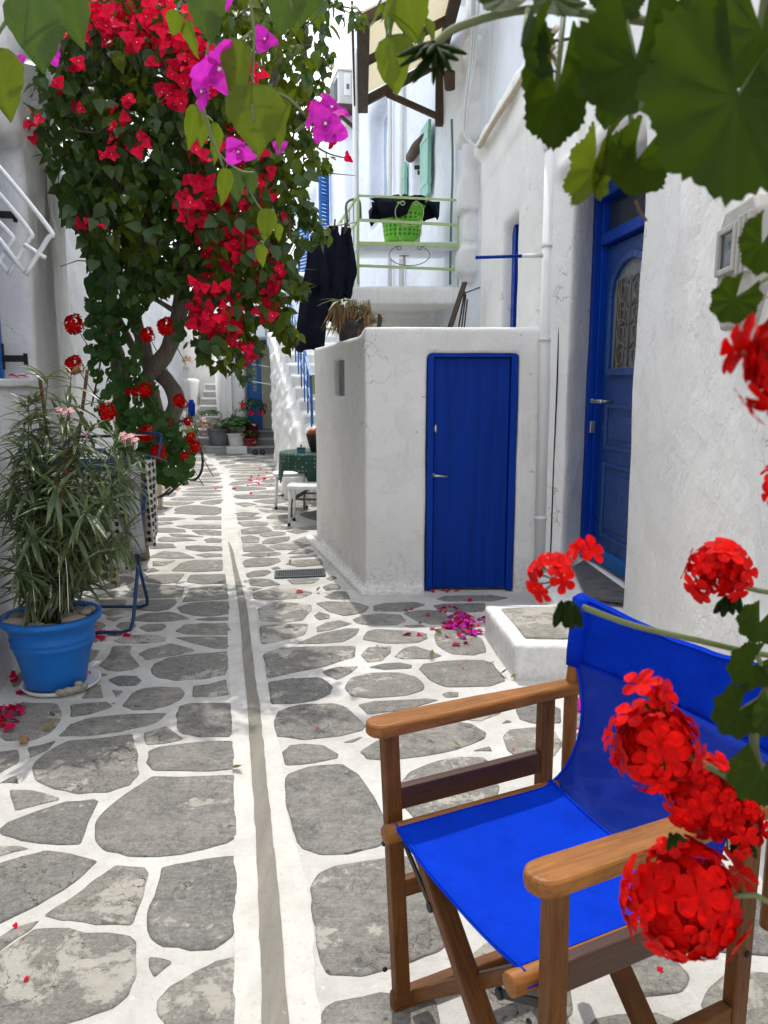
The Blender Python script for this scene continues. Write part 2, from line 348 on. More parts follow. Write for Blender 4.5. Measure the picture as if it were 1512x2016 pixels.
# paving
def stone_mat(name):
    m, t, p = mat_new(name); N = NT(t); oi = N.n('ObjectInfo'); g = N.n('NewGeometry')
    r = N.math('FRACT', N.math('ADD', oi.outputs['Random'], g.outputs['Random Per Island']))
    r2 = N.math('FRACT', N.math('MULTIPLY', r, 7.31)); r3 = N.math('FRACT', N.math('MULTIPLY', r, 13.7))
    v = N.pos(obj=False)
    off = N.n('VectorMath', operation='ADD'); cmb = N.n('CombineXYZ'); N.l(N.math('MULTIPLY', r, 40), cmb.inputs[0]); N.l(N.math('MULTIPLY', r2, 40), cmb.inputs[2])
    N.l(v, off.inputs[0]); N.l(cmb.outputs[0], off.inputs[1]); w = off.outputs[0]
    c = N.mix(r2, (.28, .27, .248), (.43, .40, .345))
    c = N.mix(N.rng(N.noise(w, 7, 8, .68, .4), .35, .68), c, N.mix(r3, (.155, .155, .15), (.27, .25, .218)))
    rot = N.n('Mapping'); N.l(w, rot.inputs[0]); rot.inputs['Scale'].default_value = (3, 24, 3); N.l(r3, rot.inputs['Rotation'])
    st = N.noise(rot.outputs[0], 2.4, 8, .7, .5); c = N.mix(N.rng(st, .40, .72, 0, .55), c, (.115, .112, .105))
    c = N.mix(N.rng(N.noise(w, 90, 4, .75), .45, .72, 0, .6), c, (.46, .445, .405))
    c = N.mix(N.rng(N.noise(w, 120, 3, .7), .58, .70, 0, .7), c, (.07, .068, .064))
    c = N.mix(N.rng(N.noise(w, 24, 7, .75, .3), .50, .66, 0, .55), c, (.10, .098, .092)); c = N.mix(N.rng(N.noise(w, 33, 7, .75), .56, .68, 0, .6), c, (.50, .475, .42))
    # worn lime wash left in patches
    lich = N.noise(w, 5.5, 12, .72, .35); th = N.rng(r3, 0, 1, .665, .50)
    lm = N.rng(N.math('SUBTRACT', lich, th), .0, .035, 0, .9)
    c = N.mix(lm, c, N.mix(N.noise(w, 30, 4), (.60, .57, .51), (.42, .39, .335)))
    pit = N.rng(N.noise(w, 13, 2, .5), .72, .74, 0, .8); c = N.mix(pit, c, (.10, .10, .10))
    p.inputs['Roughness'].default_value = .85; p.inputs['Specular IOR Level'].default_value = .3
    vo = N.n('TexVoronoi', feature='DISTANCE_TO_EDGE', i_Scale=3.2); dv = N.n('VectorMath', operation='ADD'); ns = N.n('TexNoise', i_Scale=6.0, i_Detail=5); N.l(w, ns.inputs['Vector']); N.l(w, dv.inputs[0]); N.l(ns.outputs['Color'], dv.inputs[1]); N.l(dv.outputs[0], vo.inputs['Vector'])
    crk = N.math('MULTIPLY', N.rng(vo.outputs['Distance'], .012, .004), N.rng(N.noise(w, 2.3, 3), .50, .60)); c = N.mix(crk, c, (.05, .048, .045)); N.l(c, p.inputs['Base Color'])
    b1 = N.bump(N.noise(w, 9, 9, .72, .5), None, .75, .03); b1 = N.bump(crk, None, .5, -.008, b1); b2 = N.bump(st, None, .5, .012, b1); b3 = N.bump(lm, None, .35, .004, b2)
    N.bump(N.noise(w, 110, 4, .7), p, .5, .005, b3)
    return m
M['stone'] = stone_mat('schist_paving_stone')
def joint_mat():
    m, t, p = mat_new('limewashed_joint'); N = NT(t); v = N.pos(obj=False)
    c = N.mix(N.rng(N.noise(v, 2.2, 6, .6), .35, .68), (.69, .68, .655), (.49, .475, .435))
    c = N.mix(N.rng(N.noise(v, 13, 9, .78), .48, .74, 0, .6), c, (.42, .395, .345))
    c = N.mix(N.rng(N.noise(v, 60, 6, .75), .58, .70, 0, .6), c, (.27, .255, .23)); c = N.mix(N.rng(N.noise(v, 28, 7, .75), .58, .66, 0, .5), c, (.76, .75, .73))
    N.l(c, p.inputs['Base Color']); p.inputs['Roughness'].default_value = .95; p.inputs['Specular IOR Level'].default_value = .15
    b1 = N.bump(N.noise(v, 8, 7, .65), None, .5, .02); b2 = N.bump(N.noise(v, 45, 6, .7), None, .5, .01, b1)
    N.bump(N.noise(v, 170, 3, .7), p, .4, .004, b2); return m
M['joint'] = joint_mat()
def gutter_mat():
    m, t, p = mat_new('worn_gutter_cement'); N = NT(t); v = N.pos(obj=False)
    c = N.mix(N.rng(N.noise(N.pos((7, .8, 1), False), 3, 7, .65), .35, .68), (.29, .265, .225), (.21, .195, .168))
    c = N.mix(N.rng(N.noise(v, 55, 5, .75), .55, .7, 0, .6), c, (.17, .16, .145))
    c = N.mix(N.rng(N.noise(v, 28, 6, .75), .63, .72, 0, .6), c, (.62, .6, .56))
    N.l(c, p.inputs['Base Color']); p.inputs['Roughness'].default_value = .9
    N.bump(N.noise(v, 60, 6, .7), p, .6, .008); return m
M['gutter'] = gutter_mat()
def edge_band_mat():
    m, t, p = mat_new('dusty_limewash_band'); N = NT(t); v = N.pos(obj=False)
    c = N.mix(N.rng(N.noise(v, 5, 8, .7), .38, .66), (.68, .665, .625), (.55, .53, .485))
    c = N.mix(N.rng(N.noise(v, 60, 5, .75), .58, .72, 0, .6), c, (.36, .34, .30))
    N.l(c, p.inputs['Base Color']); p.inputs['Roughness'].default_value = .95
    N.bump(N.noise(v, 40, 7, .7), p, .6, .008); return m
M['band'] = edge_band_mat()
def polka(name, back, spot, sc, th):
    m, t, p = mat_new(name); N = NT(t); v = N.pos(); vo = N.n('TexVoronoi', i_Scale=sc, i_Randomness=.25); N.l(v, vo.inputs['Vector'])
    N.l(N.mix(N.rng(vo.outputs['Distance'], th, th+.03), spot, back), p.inputs['Base Color']); p.inputs['Roughness'].default_value = .85; return m
M['polka'] = polka('spotted_cloth', (.62, .60, .55), (.03, .03, .02), 22, .36)
M['polka_g'] = polka('green_spotted_cloth', (.62, .60, .55), (.20, .20, .02), 20, .42)
M['tablecloth'] = polka('green_print_cloth', (.012, .05, .035), (.13, .20, .16), 24, .27)
# ---------------------------------------------------------------- plaster masses (rounded, uneven, hand-plastered)
def tex(name, size, depth=2):
    t = bpy.data.textures.new(name, 'CLOUDS'); t.noise_scale = size; t.noise_depth = depth; return t
TX_BIG, TX_SMALL = tex('plaster_undulation', .9), tex('plaster_lumps', .16, 3)
def plaster(name, mb, mat, parent=None, vox=.035, big=.035, small=.010, sm=4):
    o = mb.build(name, mat, parent)
    r = o.modifiers.new('remesh', 'REMESH'); r.mode = 'VOXEL'; r.voxel_size = vox; r.use_smooth_shade = True
    s = o.modifiers.new('smooth', 'SMOOTH'); s.iterations = sm; s.factor = .5
    for tx, st in ((TX_BIG, big), (TX_SMALL, small)):
        if st:
            d = o.modifiers.new('displace', 'DISPLACE'); d.texture = tx; d.strength = st; d.mid_level = .5; d.texture_coords = 'GLOBAL'
    return o
def wallrun(mb, A, B, th, z0, z1, openings=(), depth=None, left=True):
    """a straight wall from A to B, its face on AB and its thickness behind; openings (s0,s1,za,zb[,recess]) along it"""
    A, B = Vector(A[:2]), Vector(B[:2]); d = (B-A); L = d.length; d.normalize(); nrm = Vector((-d.y, d.x)) if left else Vector((d.y, -d.x))
    def blk(s0, s1, za, zb, o0=0):
        if s1-s0 < 1e-3 or zb-za < 1e-3: return
        p = [A+d*s0+nrm*o0, A+d*s1+nrm*o0, A+d*s1+nrm*th, A+d*s0+nrm*th]; mb.prism(p, za, zb)
    s = 0
    for op in sorted(openings):
        s0, s1, za, zb = op[:4]
        blk(s, s0, z0, z1); blk(s0-.02, s1+.02, z0, za); blk(s0-.02, s1+.02, zb, z1)
        if len(op) > 4: blk(s0-.02, s1+.02, za-.02, zb+.02, op[4])
        s = s1
    blk(s, L, z0, z1)
    return d, nrm
# ================================================================= PAVING
pm = MB(); pm.add([(-40, -20, 0), (40, -20, 0), (40, 70, 0), (-40, 70, 0)], [(0, 1, 2, 3)])
pavement = props(pm.build('pavement', M['joint']), kind='structure')
ZA = lambda p: (p[0]/2.816, 1300+p[1]/2.816)
ZB = lambda p: (450+p[0]/2.326, 1100+p[1]/2.326)
ZC = lambda p: (150+p[0]/3.024, 980+p[1]/3.024)
ZD = lambda p: (480+p[0]/2.9077, 1500+p[1]/2.9077)
ZE = lambda p: p
TRACED = [
(ZA, """690,250 740,190 800,160 900,153 990,157 1012,185 990,220 920,250 850,270 750,272|1080,145 1150,140 1245,112 1255,190 1180,200 1085,200
630,170 680,172 650,205|460,210 500,150 550,140 562,205|20,300 110,240 300,245 328,290 320,340 270,400 180,440 40,440 -10,400
405,310 400,250 580,233 605,262 500,295|340,420 400,360 500,325 700,305 905,298 880,335 800,365 650,395 480,415
988,300 1000,265 1050,243 1275,243 1275,420 1100,420 1020,400 990,365|805,410 910,375 940,395 1005,438 900,455 825,465
835,510 900,485 1100,460 1280,453 1295,530 1295,600 1150,612 850,605 835,570|190,600 230,550 300,490 380,455 560,440 730,415 745,520 755,640 700,690 600,725 430,735 300,705 220,660
170,490 300,455 250,500 175,535|-40,520 95,505 85,570 0,620 -40,630|20,678 60,652 90,655 95,680|65,725 180,730 320,770 90,828 85,780
10,940 60,900 200,850 350,795 510,783 530,795 470,890 435,1020 300,1012 150,990 40,965|540,940 560,880 640,800 760,710 850,655 1000,655 1290,645 1300,800 1310,970 1250,1005 1100,1045 900,1080 720,1080 600,1045 550,1000
-60,1035 80,1035 135,1052 0,1082 -60,1090|-90,1160 150,1095 250,1070 400,1085 520,1125 430,1195 330,1270 200,1350 0,1455 -90,1480
265,1410 400,1330 530,1240 640,1150 790,1155 803,1200 770,1300 725,1462 560,1450 380,1430|905,1160 980,1145 1150,1115 1300,1095 1295,1300 1280,1520 1180,1590 1050,1590 920,1570 850,1530 835,1440 845,1360 885,1280
-60,1575 60,1500 190,1458 150,1500 0,1600 -60,1630|-120,1700 80,1590 200,1505 300,1500 450,1520 700,1545 728,1570 733,1750 700,1850 600,1920 450,1970 300,2010 0,2060 -140,2080
835,1655 945,1675 850,1755|885,1890 960,1830 1080,1750 1180,1690 1290,1665 1292,1900 1290,2150 1000,2180 920,1990 890,1930"""),
(ZC, """435,85 500,85 530,100 440,110|440,120 600,118 655,125 560,138 445,138|445,150 560,145 575,155 480,165 445,165|700,125 760,112 860,112 860,132 720,132|595,170 700,160 860,162 860,185 680,185
460,185 560,180 640,190 650,205 540,208 460,205|690,195 780,192 865,200 865,225 740,222|550,215 680,222 760,235 590,232|490,245 520,235 640,240 715,255 560,262 500,260|765,250 800,240 860,245 862,265 780,268
440,290 480,275 570,275 595,298 445,305|655,290 720,285 870,292 872,315 740,320 660,305|430,355 520,320 620,325 710,360 560,362|715,340 780,333 870,335 875,350 770,355|460,380 590,375 520,405 460,405
570,435 630,390 700,372 865,370 868,435 720,440|400,430 460,420 490,435 430,445|405,480 440,462 600,455 640,455 600,505 510,512 430,500|665,500 685,460 880,455 890,510 750,515|305,585 360,520 420,515 600,525 637,535 625,590 500,595 400,598
635,620 690,545 760,530 895,528 905,600 780,610|350,640 400,610 590,608 580,640 540,665 480,675 360,665|610,655 680,630 780,622 900,622 912,660 905,690 800,705 700,700 630,680|325,725 420,690 560,683 670,720 560,735 430,738|245,765 260,748 330,745 350,760 340,785 280,785
385,775 430,755 515,755 525,770 500,790 430,797|600,795 650,760 750,750 890,752 925,800 900,815 780,815 650,810|720,725 800,715 905,712 905,728 800,732|230,850 330,820 440,818 525,835 515,855 400,865 270,865|600,835 760,830 910,832 908,895 820,895 700,865
150,995 190,955 220,890 325,888 315,940 370,1000 330,1020 240,1032 180,1020|385,930 430,905 560,872 700,910 600,935 500,950 430,962|455,1020 480,990 560,955 700,935 895,920 895,1000 880,1050 760,1075 600,1085 500,1070 465,1045|205,1085 260,1065 350,1065 378,1090 350,1115 260,1118
115,610 290,610 290,635 160,645|120,585 235,555 220,590 130,598|160,680 240,665 285,685 200,705|185,720 275,712 230,735|188,800 230,790 270,810 200,818|80,1040 180,1055 130,1070
945,35 1010,28 1080,38 1000,55|940,95 1000,85 1090,92 1050,108 945,110|950,120 1050,110 1105,118 1060,130 950,135|955,145 1050,138 1140,150 1130,165 1000,172|985,190 1060,175 1130,172 1160,195 1090,215 990,217
1095,220 1160,200 1240,205 1240,222 1120,235|985,235 1040,225 1087,240 1085,268 990,270|1115,260 1150,240 1270,232 1260,255 1180,275 1115,273|1165,170 1210,165 1285,178 1260,190 1190,190|1170,150 1220,130 1300,130 1250,155 1190,160
1135,115 1170,100 1290,100 1300,115 1220,128 1140,125|1250,200 1330,190 1380,200 1320,215|1285,262 1340,240 1430,222 1430,262 1340,270|1310,180 1430,165 1435,190 1360,190|1150,290 1220,275 1360,275 1400,282 1300,310 1200,310
990,280 1100,278 1190,318 1000,322|985,345 1050,328 1210,325 1210,340 1100,352|1260,335 1300,315 1380,308 1412,318 1370,335|1270,355 1340,342 1430,342 1420,352 1300,358|1000,390 1010,370 1080,358 1200,362 1215,378 1150,405 1010,415
1250,395 1330,370 1450,365 1465,400 1330,412|1165,418 1200,412 1215,422 1180,428|1010,455 1060,438 1140,432 1155,445 1120,465 1030,475|1030,490 1050,482 1150,488 1210,518 1120,528 1040,520|1265,490 1340,482 1445,482 1400,510 1290,515
1050,545 1100,540 1060,555|1055,570 1150,548 1300,543 1405,565 1330,598 1170,608 1060,600"""),
(ZB, """435,130 470,115 500,120 512,138 450,145|445,175 490,152 535,152 552,185 470,185|450,90 480,80 495,90 470,100|140,230 200,205 290,203 370,215 375,235 340,280 260,290 150,282|408,205 460,197 580,203 635,220 620,245 530,262 460,240
670,215 720,205 850,200 893,212 800,240 670,240|400,262 415,245 455,258 458,272 415,280|575,280 620,262 700,252 780,260 805,285 760,303 660,305 600,298|410,315 450,295 510,285 555,300 470,325 412,335|805,250 880,238 960,240 1010,270 1000,300 930,300 860,282
958,185 1000,172 1200,168 1275,180 1200,195 1000,195|940,215 1000,208 1170,205 1165,240 1050,250 970,235|150,310 240,302 360,300 340,350 240,375 155,392|320,388 430,345 530,323 598,322 570,355 520,378 420,388|622,370 640,335 680,325 840,333 900,345 905,365 860,385 720,387
815,308 880,304 895,312 840,316|950,350 960,325 1000,318 1100,340 1150,370 1175,425 1120,440 1020,435 960,395|165,440 230,412 400,405 575,402 570,450 440,490 300,520 185,545|615,440 650,408 740,402 735,430 700,465 640,473|770,450 800,415 850,403 920,425 965,445 930,458 800,457
430,520 500,500 592,497 500,553|655,498 700,485 780,478 832,488 825,503 720,507|885,510 900,485 1000,470 1160,466 1200,480 1245,535 1255,560 1200,580 1000,587 930,555|190,570 280,553 420,548 465,590 460,615 400,645 300,662 200,662|540,590 570,550 650,527 780,525 850,545 888,580 880,605 800,625 650,637 570,625
605,670 680,655 900,645 950,650 800,690 650,712|220,740 240,700 330,672 480,668 540,690 620,765 600,785 500,810 350,825 225,808|985,622 1010,612 1045,615 1045,632 1000,635|258,885 290,860 350,855 430,862 495,895 490,910 400,930 270,945|530,840 610,820 570,840
615,885 650,860 720,820 850,790 1000,750 1100,760 1165,800 1160,825 1050,870 900,900 760,915 640,915|1085,735 1230,690 1235,710 1160,740|1325,695 1360,672 1450,668 1512,690 1510,750 1420,755 1345,735|1265,820 1300,788 1400,778 1480,795 1520,850 1480,900 1360,925 1290,880|1250,755 1275,740 1295,750
1130,880 1190,862 1200,880"""),
(ZD, """240,120 270,75 380,35 560,22 650,80 740,220 800,340 825,430 760,470 600,520 430,525 350,490 300,400 260,250|400,740 440,650 550,605 850,560 1050,560 1120,640 1200,850 1220,980 1100,1070 950,1130 700,1210 490,1205 440,1050 405,850
450,1500 480,1420 560,1375 800,1345 1000,1350 1070,1370 1100,1500 1100,1650 440,1650"""),
(ZE, """789,1547 811,1523 858,1502 906,1493 949,1495 970,1513 977,1555 960,1590 920,1610 870,1622 820,1607 795,1580|1010,1586 1026,1564 1052,1549 1100,1545 1130,1570 1110,1605 1040,1615
910,1930 924,1895 962,1865 1000,1848 1070,1850 1110,1900 1120,1990 1060,2030 950,2010|1210,1929 1237,1896 1307,1875 1350,1923 1334,1950 1258,1958"""),
]
def area(p): return .5*sum(p[i].x*p[(i+1) % len(p)].y-p[(i+1) % len(p)].x*p[i].y for i in range(len(p)))
def stone_mesh(poly, k=2, h=.006, rim=.012):
    if area(poly) < 0: poly = poly[::-1]
    c = sum(poly, Vector((0, 0, 0)))/len(poly)
    if k > 1: poly = [c+(p-c)*(1+.012/max(.05, (p-c).length)) for p in poly]
    # corner cutting keeps the hewn outline, softened
    pts = []
    n = len(poly)
    for i in range(n):
        a, b = poly[i], poly[(i+1) % n]
        pts += [a.lerp(b, .08), a.lerp(b, .5), a.lerp(b, .92)] if k > 1 else [a.lerp(b, .25), a.lerp(b, .75)]
    pts = [p+Vector((mnoise.noise(p*17), mnoise.noise(p*17+Vector((9, 3, 1))), 0))*(.009 if k > 1 else .006) for p in pts]
    n = len(pts); rz = [h*(.6+.9*abs(mnoise.noise(p*6))) for p in pts]
    vs = [Vector((p.x, p.y, -.004)) for p in pts]
    vs += [Vector((p.x, p.y, .0022)) for p in pts]
    vs += [p.lerp(c, min(.5, rim/max(.02, (p-c).length)))+Vector((0, 0, z)) for p, z in zip(pts, rz)]
    vs += [c+Vector((0, 0, h*1.1))]
    f = [(i, (i+1) % n, n+(i+1) % n, n+i) for i in range(n)]+[(n+i, n+(i+1) % n, 2*n+(i+1) % n, 2*n+i) for i in range(n)]
    f += [(2*n+i, 2*n+(i+1) % n, 3*n) for i in range(n)]
    me = bpy.data.meshes.new('paving_stone'); me.from_pydata([tuple(v) for v in vs], [], f)
    me.polygons.foreach_set('use_smooth', [False]*n+[True]*(2*n)); me.materials.append(M['stone']); return me
polys = []
for Z, txt in TRACED:
    for line in txt.replace('\n', '|').split('|'):
        q = [tuple(float(x) for x in s.split(',')) for s in line.split()]
        if len(q) >= 3: polys.append([G(*Z(p)) for p in q])
for p in polys: link('paving_stone', stone_mesh(p), None, pavement)
# ---- gutter (cement line between two limewashed bands)
GL = [(1068, 449, 451), (1085, 452, 459), (1110, 456, 465), (1150, 462, 476), (1200, 469, 488), (1250, 474, 494), (1300, 477, 500), (1350, 482, 506), (1400, 486, 514), (1450, 489, 519), (1500, 492, 524),
      (1600, 499, 534), (1700, 503, 545), (1800, 507, 556), (1900, 510, 563), (2016, 513, 572), (2300, 518, 590)]
BL_ = [(893, 406, 420), (920, 424, 434), (946, 438, 452), (975, 438, 456), (994, 436, 463), (1034, 436, 468), (1060, 437, 470), (1105, 439, 474), (1178, 449, 500), (1284, 447, 512), (1345, 452, 526), (1400, 456, 534), (1500, 459, 556), (1600, 461, 566), (1755, 461, 606), (1900, 461, 618), (2016, 462, 632), (2300, 463, 660)]
def strip(name, rows, z, mat, jit=.004, sub=6):
    L = smooth_path([G(a, y) for y, a, b in rows], sub); Rr = smooth_path([G(b, y) for y, a, b in rows], sub)
    mb = MB(); vs = []
    for a, b in zip(L, Rr):
        a = a+Vector((mnoise.noise(a*15)*jit*2+mnoise.noise(a*60)*jit, 0, 0)); b = b+Vector((mnoise.noise(b*13)*jit*2+mnoise.noise(b*55)*jit, 0, 0))
        vs += [Vector((a.x, a.y, z)), Vector((b.x, b.y, z))]
    mb.add(vs, [(2*i, 2*i+1, 2*i+3, 2*i+2) for i in range(len(L)-1)]); return mb.build(name, mat)
props(strip('gutter_channel', [(y, p+(q-p)*.06, q-(q-p)*.06) for y, p, q in GL], .0085, M['gutter'], .0018), kind='structure')
props(strip('gutter_band', [(y, a, b) for y, a, b in BL_], .0045, M['band']), kind='structure')
# ---- the rest of the paving, laid between the traced stones
def clip(poly, p, n):                         # keep the side where (q-p).n <= 0
    out = []
    for i in range(len(poly)):
        a, b = poly[i], poly[(i+1) % len(poly)]; da, db = (a-p).dot(n), (b-p).dot(n)
        if da <= 0: out.append(a)
        if da*db < 0: out.append(a.lerp(b, da/(da-db)))
    return out
bandL = [(G(a, y).y, G(a, y).x) for y, a, b in BL_]; bandR = [(G(b, y).y, G(b, y).x) for y, a, b in BL_]
def interp(tab, Y):
    tab = sorted(tab)
    if Y <= tab[0][0]: return tab[0][1]
    for (a, x), (b, z) in zip(tab, tab[1:]):
        if a <= Y <= b: return x+(z-x)*(Y-a)/(b-a)
    return tab[-1][1]
def xleft(Y): return -1.80-.2*(Y-3.44) if Y < 6.2 else -2.52-.165*(Y-6.2)
def xright(Y):
    if Y < 3.4: return .93+.1*Y
    if Y < 5.29: return .60
    if Y < 7.3: return -.15-.25*(Y-5.29)
    if Y < 10.2: return -.45-.1*(Y-7.3)
    return -1.42-.155*(Y-10.9)
block = [(v.x, v.y) for p in polys for v in p]+[(sum(v.x for v in p)/len(p), sum(v.y for v in p)/len(p)) for p in polys]
block += [((v.x+w.x)/2, (v.y+w.y)/2) for p in polys for v, w in zip(p, p[1:]+p[:1])]
sites = []
r2 = random.Random(5); Y = .9
while Y < 16.6:
    dy = .20+.016*Y; dx = .34+.02*Y; x = xleft(Y)+r2.random()*dx
    while x < xright(Y):
        sx, sy = x+r2.uniform(-.3, .3)*dx, Y+r2.uniform(-.3, .3)*dy
        gl, gr = interp(bandL, sy), interp(bandR, sy)
        if not (gl-.08 < sx < gr+.08) and sx > xleft(sy)+.08 and sx < xright(sy)-.06:
            if all((sx-a)**2+(sy-b)**2 > .15**2 for a, b in block): sites.append((sx, sy))
        x += dx
    Y += dy
allp = np.array(sites+block)
cells = []
for i, (sx, sy) in enumerate(sites):
    c = Vector((sx, sy, 0)); poly = [c+Vector((a, b, 0)) for a, b in ((-.6, -.5), (.6, -.5), (.6, .5), (-.6, .5))]
    d2 = ((allp-(sx, sy))**2).sum(1); j = .028+.0016*sy
    for k in np.argsort(d2)[1:40]:
        q = Vector((*allp[k], 0)); n = (q-c); ln = n.length; n = n/ln
        off = ln/2-j if k < len(sites) else ln-j*1.9
        poly = clip(poly, c+n*max(.02, off), n)
        if len(poly) < 3: break
    if len(poly) < 3: continue
    gl, gr = interp(bandL, sy), interp(bandR, sy)
    poly = clip(poly, Vector((gl-.02, sy, 0)), Vector((1, 0, 0))) if sx < gl else clip(poly, Vector((gr+.02, sy, 0)), Vector((-1, 0, 0)))
    if len(poly) < 3: continue
    poly = clip(poly, Vector((xright(sy)-.05, sy, 0)), Vector((1, 0, 0)))
    if len(poly) < 3: continue
    poly = clip(poly, Vector((xleft(sy)+.05, sy, 0)), Vector((-1, 0, 0)))
    # drop near-duplicate corners
    pp = []
    for v in poly:
        if not pp or (v-pp[-1]).length > .03: pp.append(v)
    if len(pp) >= 3 and abs(area(pp)) > .006: cells.append(pp)
cells.sort(key=lambda p: -abs(area(p))/max(1, sum(v.y for v in p)/len(p))**2)
room = 296-len(polys)
for p in cells[:room]: link('paving_stone', stone_mesh(p, 1), None, pavement)
if cells[room:]:
    mb = MB()
    for p in cells[room:]:
        me = stone_mesh(p, 1); mb.add([v.co.copy() for v in me.vertices], [tuple(f.vertices) for f in me.polygons], True); bpy.data.meshes.remove(me)
    props(mb.build('small_paving', M['stone'], pavement), kind='stuff')
# ---- drain grate let into the paving by the shed
gp = [G(*ZC(p)) for p in ((1190, 443), (1475, 430), (1478, 470), (1188, 482))]
gr = thing('drain_grate', 'small dark metal drain grate set in the paving beside the shed', 'grate', (sum(p.x for p in gp)/4, sum(p.y for p in gp)/4, 0))
fr = MB(); 
for a, b in zip(gp, gp[1:]+gp[:1]): fr.bar(a+Vector((0, 0, .006)), b+Vector((0, 0, .006)), .022, .014)
fr.build('frame', M['grate'], gr)
bed = MB(); bed.add([p+Vector((0, 0, .0055)) for p in gp], [(0, 3, 2, 1)] if area(gp) < 0 else [(0, 1, 2, 3)]); bed.build('pit', M['rubber'], gr)
for i in range(1, 22):
    t = i/22; b = MB(); b.bar(gp[0].lerp(gp[1], t)+Vector((0, 0, .0095)), gp[3].lerp(gp[2], t)+Vector((0, 0, .0095)), .008, .007); b.build('bar', M['grate'], gr)
for i in range(1, 5):
    t = i/5; b = MB(); b.bar(gp[0].lerp(gp[3], t)+Vector((0, 0, .0125)), gp[1].lerp(gp[2], t)+Vector((0, 0, .0125)), .007, .005); b.build('bar', M['grate'], gr)
# ================================================================= BUILDINGS
V3 = Vector
# ---- near white house on the right (wall by the chair, door bay, pilaster, far wall with slit window)
HR = thing('white_house', 'near white plastered house with a panelled blue front door behind the chair', 'house', (1.3, 4.2, 0))
C0, C1 = (.78, -1.6), (1.33, 4.16)
D0, D1 = (1.50, 4.20), (1.395, 5.33)                      # door plane
J1, P1, P2, F0, F1 = (1.215, 5.12), (1.10, 5.20), (1.06, 5.36), (1.03, 5.42), (.93, 7.75)
mb = MB()
mb.prism([C0, C1, (1.95, 4.16), (1.95, -1.6)], -.1, 3.6)                      # wall beside the chair
mb.prism([(1.395, 4.10), D0, D1, (2.1, 5.6), (2.1, 4.1)], -.1, .235)           # sill mass below the door
mb.prism([(1.34, 4.10), (1.30, 5.12), (1.5, 5.9), (2.1, 5.6), (2.1, 4.1)], 2.72, 3.6)  # over the door
mb.prism([(1.62, 4.10), (1.52, 5.4), (2.1, 5.6), (2.1, 4.1)], .1, 2.9)         # back of the door bay
mb.prism([P1, J1, D1, (1.75, 5.6), (1.6, 5.95), (1.05, 5.95), P2], -.1, 3.6)   # pilaster and far jamb
wallrun(mb, F1, F0, .55, -.1, 3.6, [((V3((*F1, 0))-VP(988, 500, F0, F1)).xy.length, (V3((*F1, 0))-VP(1019, 500, F0, F1)).xy.length, 1.2, VP(1005, 432, F0, F1).z, .26)], left=True)
mb.prism([(.99, 5.6), (.92, 7.7), (2.9, 7.7), (2.9, 5.6)], 3.3, 3.56)           # flat roof
for a, b in ((C0, C1), ((1.31, 4.1), (1.25, 5.12)), (P2, F1)):                  # parapet lip
    a, b = V3((*a, 3.62)), V3((*b, 3.62)); mb.bar(a, b, .16, .14)
a, b = V3((1.335, 4.2, 2.86)), V3((1.16, 5.16, 2.80)); mb.bar(a, b, .12, .10)
plaster('wall', mb, M['wall_r'], HR, .032, .035, .004)
# slit window with a blue frame
a0, a1 = VP(1001, 640, F0, F1), VP(1016, 640, F0, F1); dn = V3((F1[0]-F0[0], F1[1]-F0[1], 0)).normalized(); nn = V3((dn.y, -dn.x, 0))
wz = VP(1005, 435, F0, F1).z
def onw(s, off, z): return V3((*F0, 0))+dn*s+nn*off+V3((0, 0, z))
sa_ = (VP(1019, 500, F0, F1)-V3((*F0, CAM_H))).xy.length; sb_ = (VP(988, 500, F0, F1)-V3((*F0, CAM_H))).xy.length
def owb(mb, s0, s1, o0, o1, z0, z1): mb.prism([(p.x, p.y) for p in (onw(s0, o0, 0), onw(s1, o0, 0), onw(s1, o1, 0), onw(s0, o1, 0))], z0, z1); return mb
w_ = owb(owb(MB(), sa_-.02, sa_+.10, .085, .20, 1.4, wz+.02), sb_-.12, sb_+.02, .085, .20, 1.4, wz+.02).build('slit_window', M['blue_frame'], HR, b=.006)
owb(MB(), sa_+.09, sb_-.11, .12, .13, 1.4, wz).build('pane', M['glass'], w_)
# threshold slab of slate and white step under it
mb = MB(); mb.prism([(1.17, 4.30), (1.39, 4.20), (1.44, 4.26), (1.385, 5.20), (1.27, 5.03)], .228, .258); bev(mb.build('threshold_slab', M['slate'], HR), .008)
# front door: frame, leaf, panels, arched glass with wrought scrolls, handle
dd = (V3((*D1, 0))-V3((*D0, 0))); DL = dd.length; dd.normalize(); dnr = V3((dd.y, -dd.x, 0))   # dnr: into the house
if dnr.x < 0: dnr = -dnr
def dpt(s, off, z): return V3((*D1, 0))-dd*s+dnr*off+V3((0, 0, z))    # s from the far jamb toward the camera
def dbox(mb, s0, s1, z0, z1, o0, o1):
    q = [dpt(s0, o0, 0), dpt(s1, o0, 0), dpt(s1, o1, 0), dpt(s0, o1, 0)]; mb.prism([(p.x, p.y) for p in q], z0, z1); return mb
ZT = 2.70
m_ = MB(); dbox(m_, 0, .075, .255, ZT, -.02, .10); dbox(m_, .075, .115, .255, ZT-.07, .012, .10); dbox(m_, 0, 1.12, ZT-.08, ZT, -.019, .10); dbox(m_, .115, 1.1, ZT-.36, ZT-.29, .0, .10)
m_.build('door_frame', M['blue_frame'], HR, b=.006)
m_ = MB(); dbox(m_, .11, 1.1, ZT-.30, ZT-.07, .06, .07); m_.build('transom_pane', M['glass'], HR)
lf = MB(); dbox(lf, .12, 1.1, .27, ZT-.37, .05, .09); leaf = lf.build('front_door', M['blue_house'], HR, b=.004)
m_ = MB(); dbox(m_, .12, 1.1, .262, .36, .022, .06); m_.build('kick_board', M['blue_bright'], leaf, b=.01)
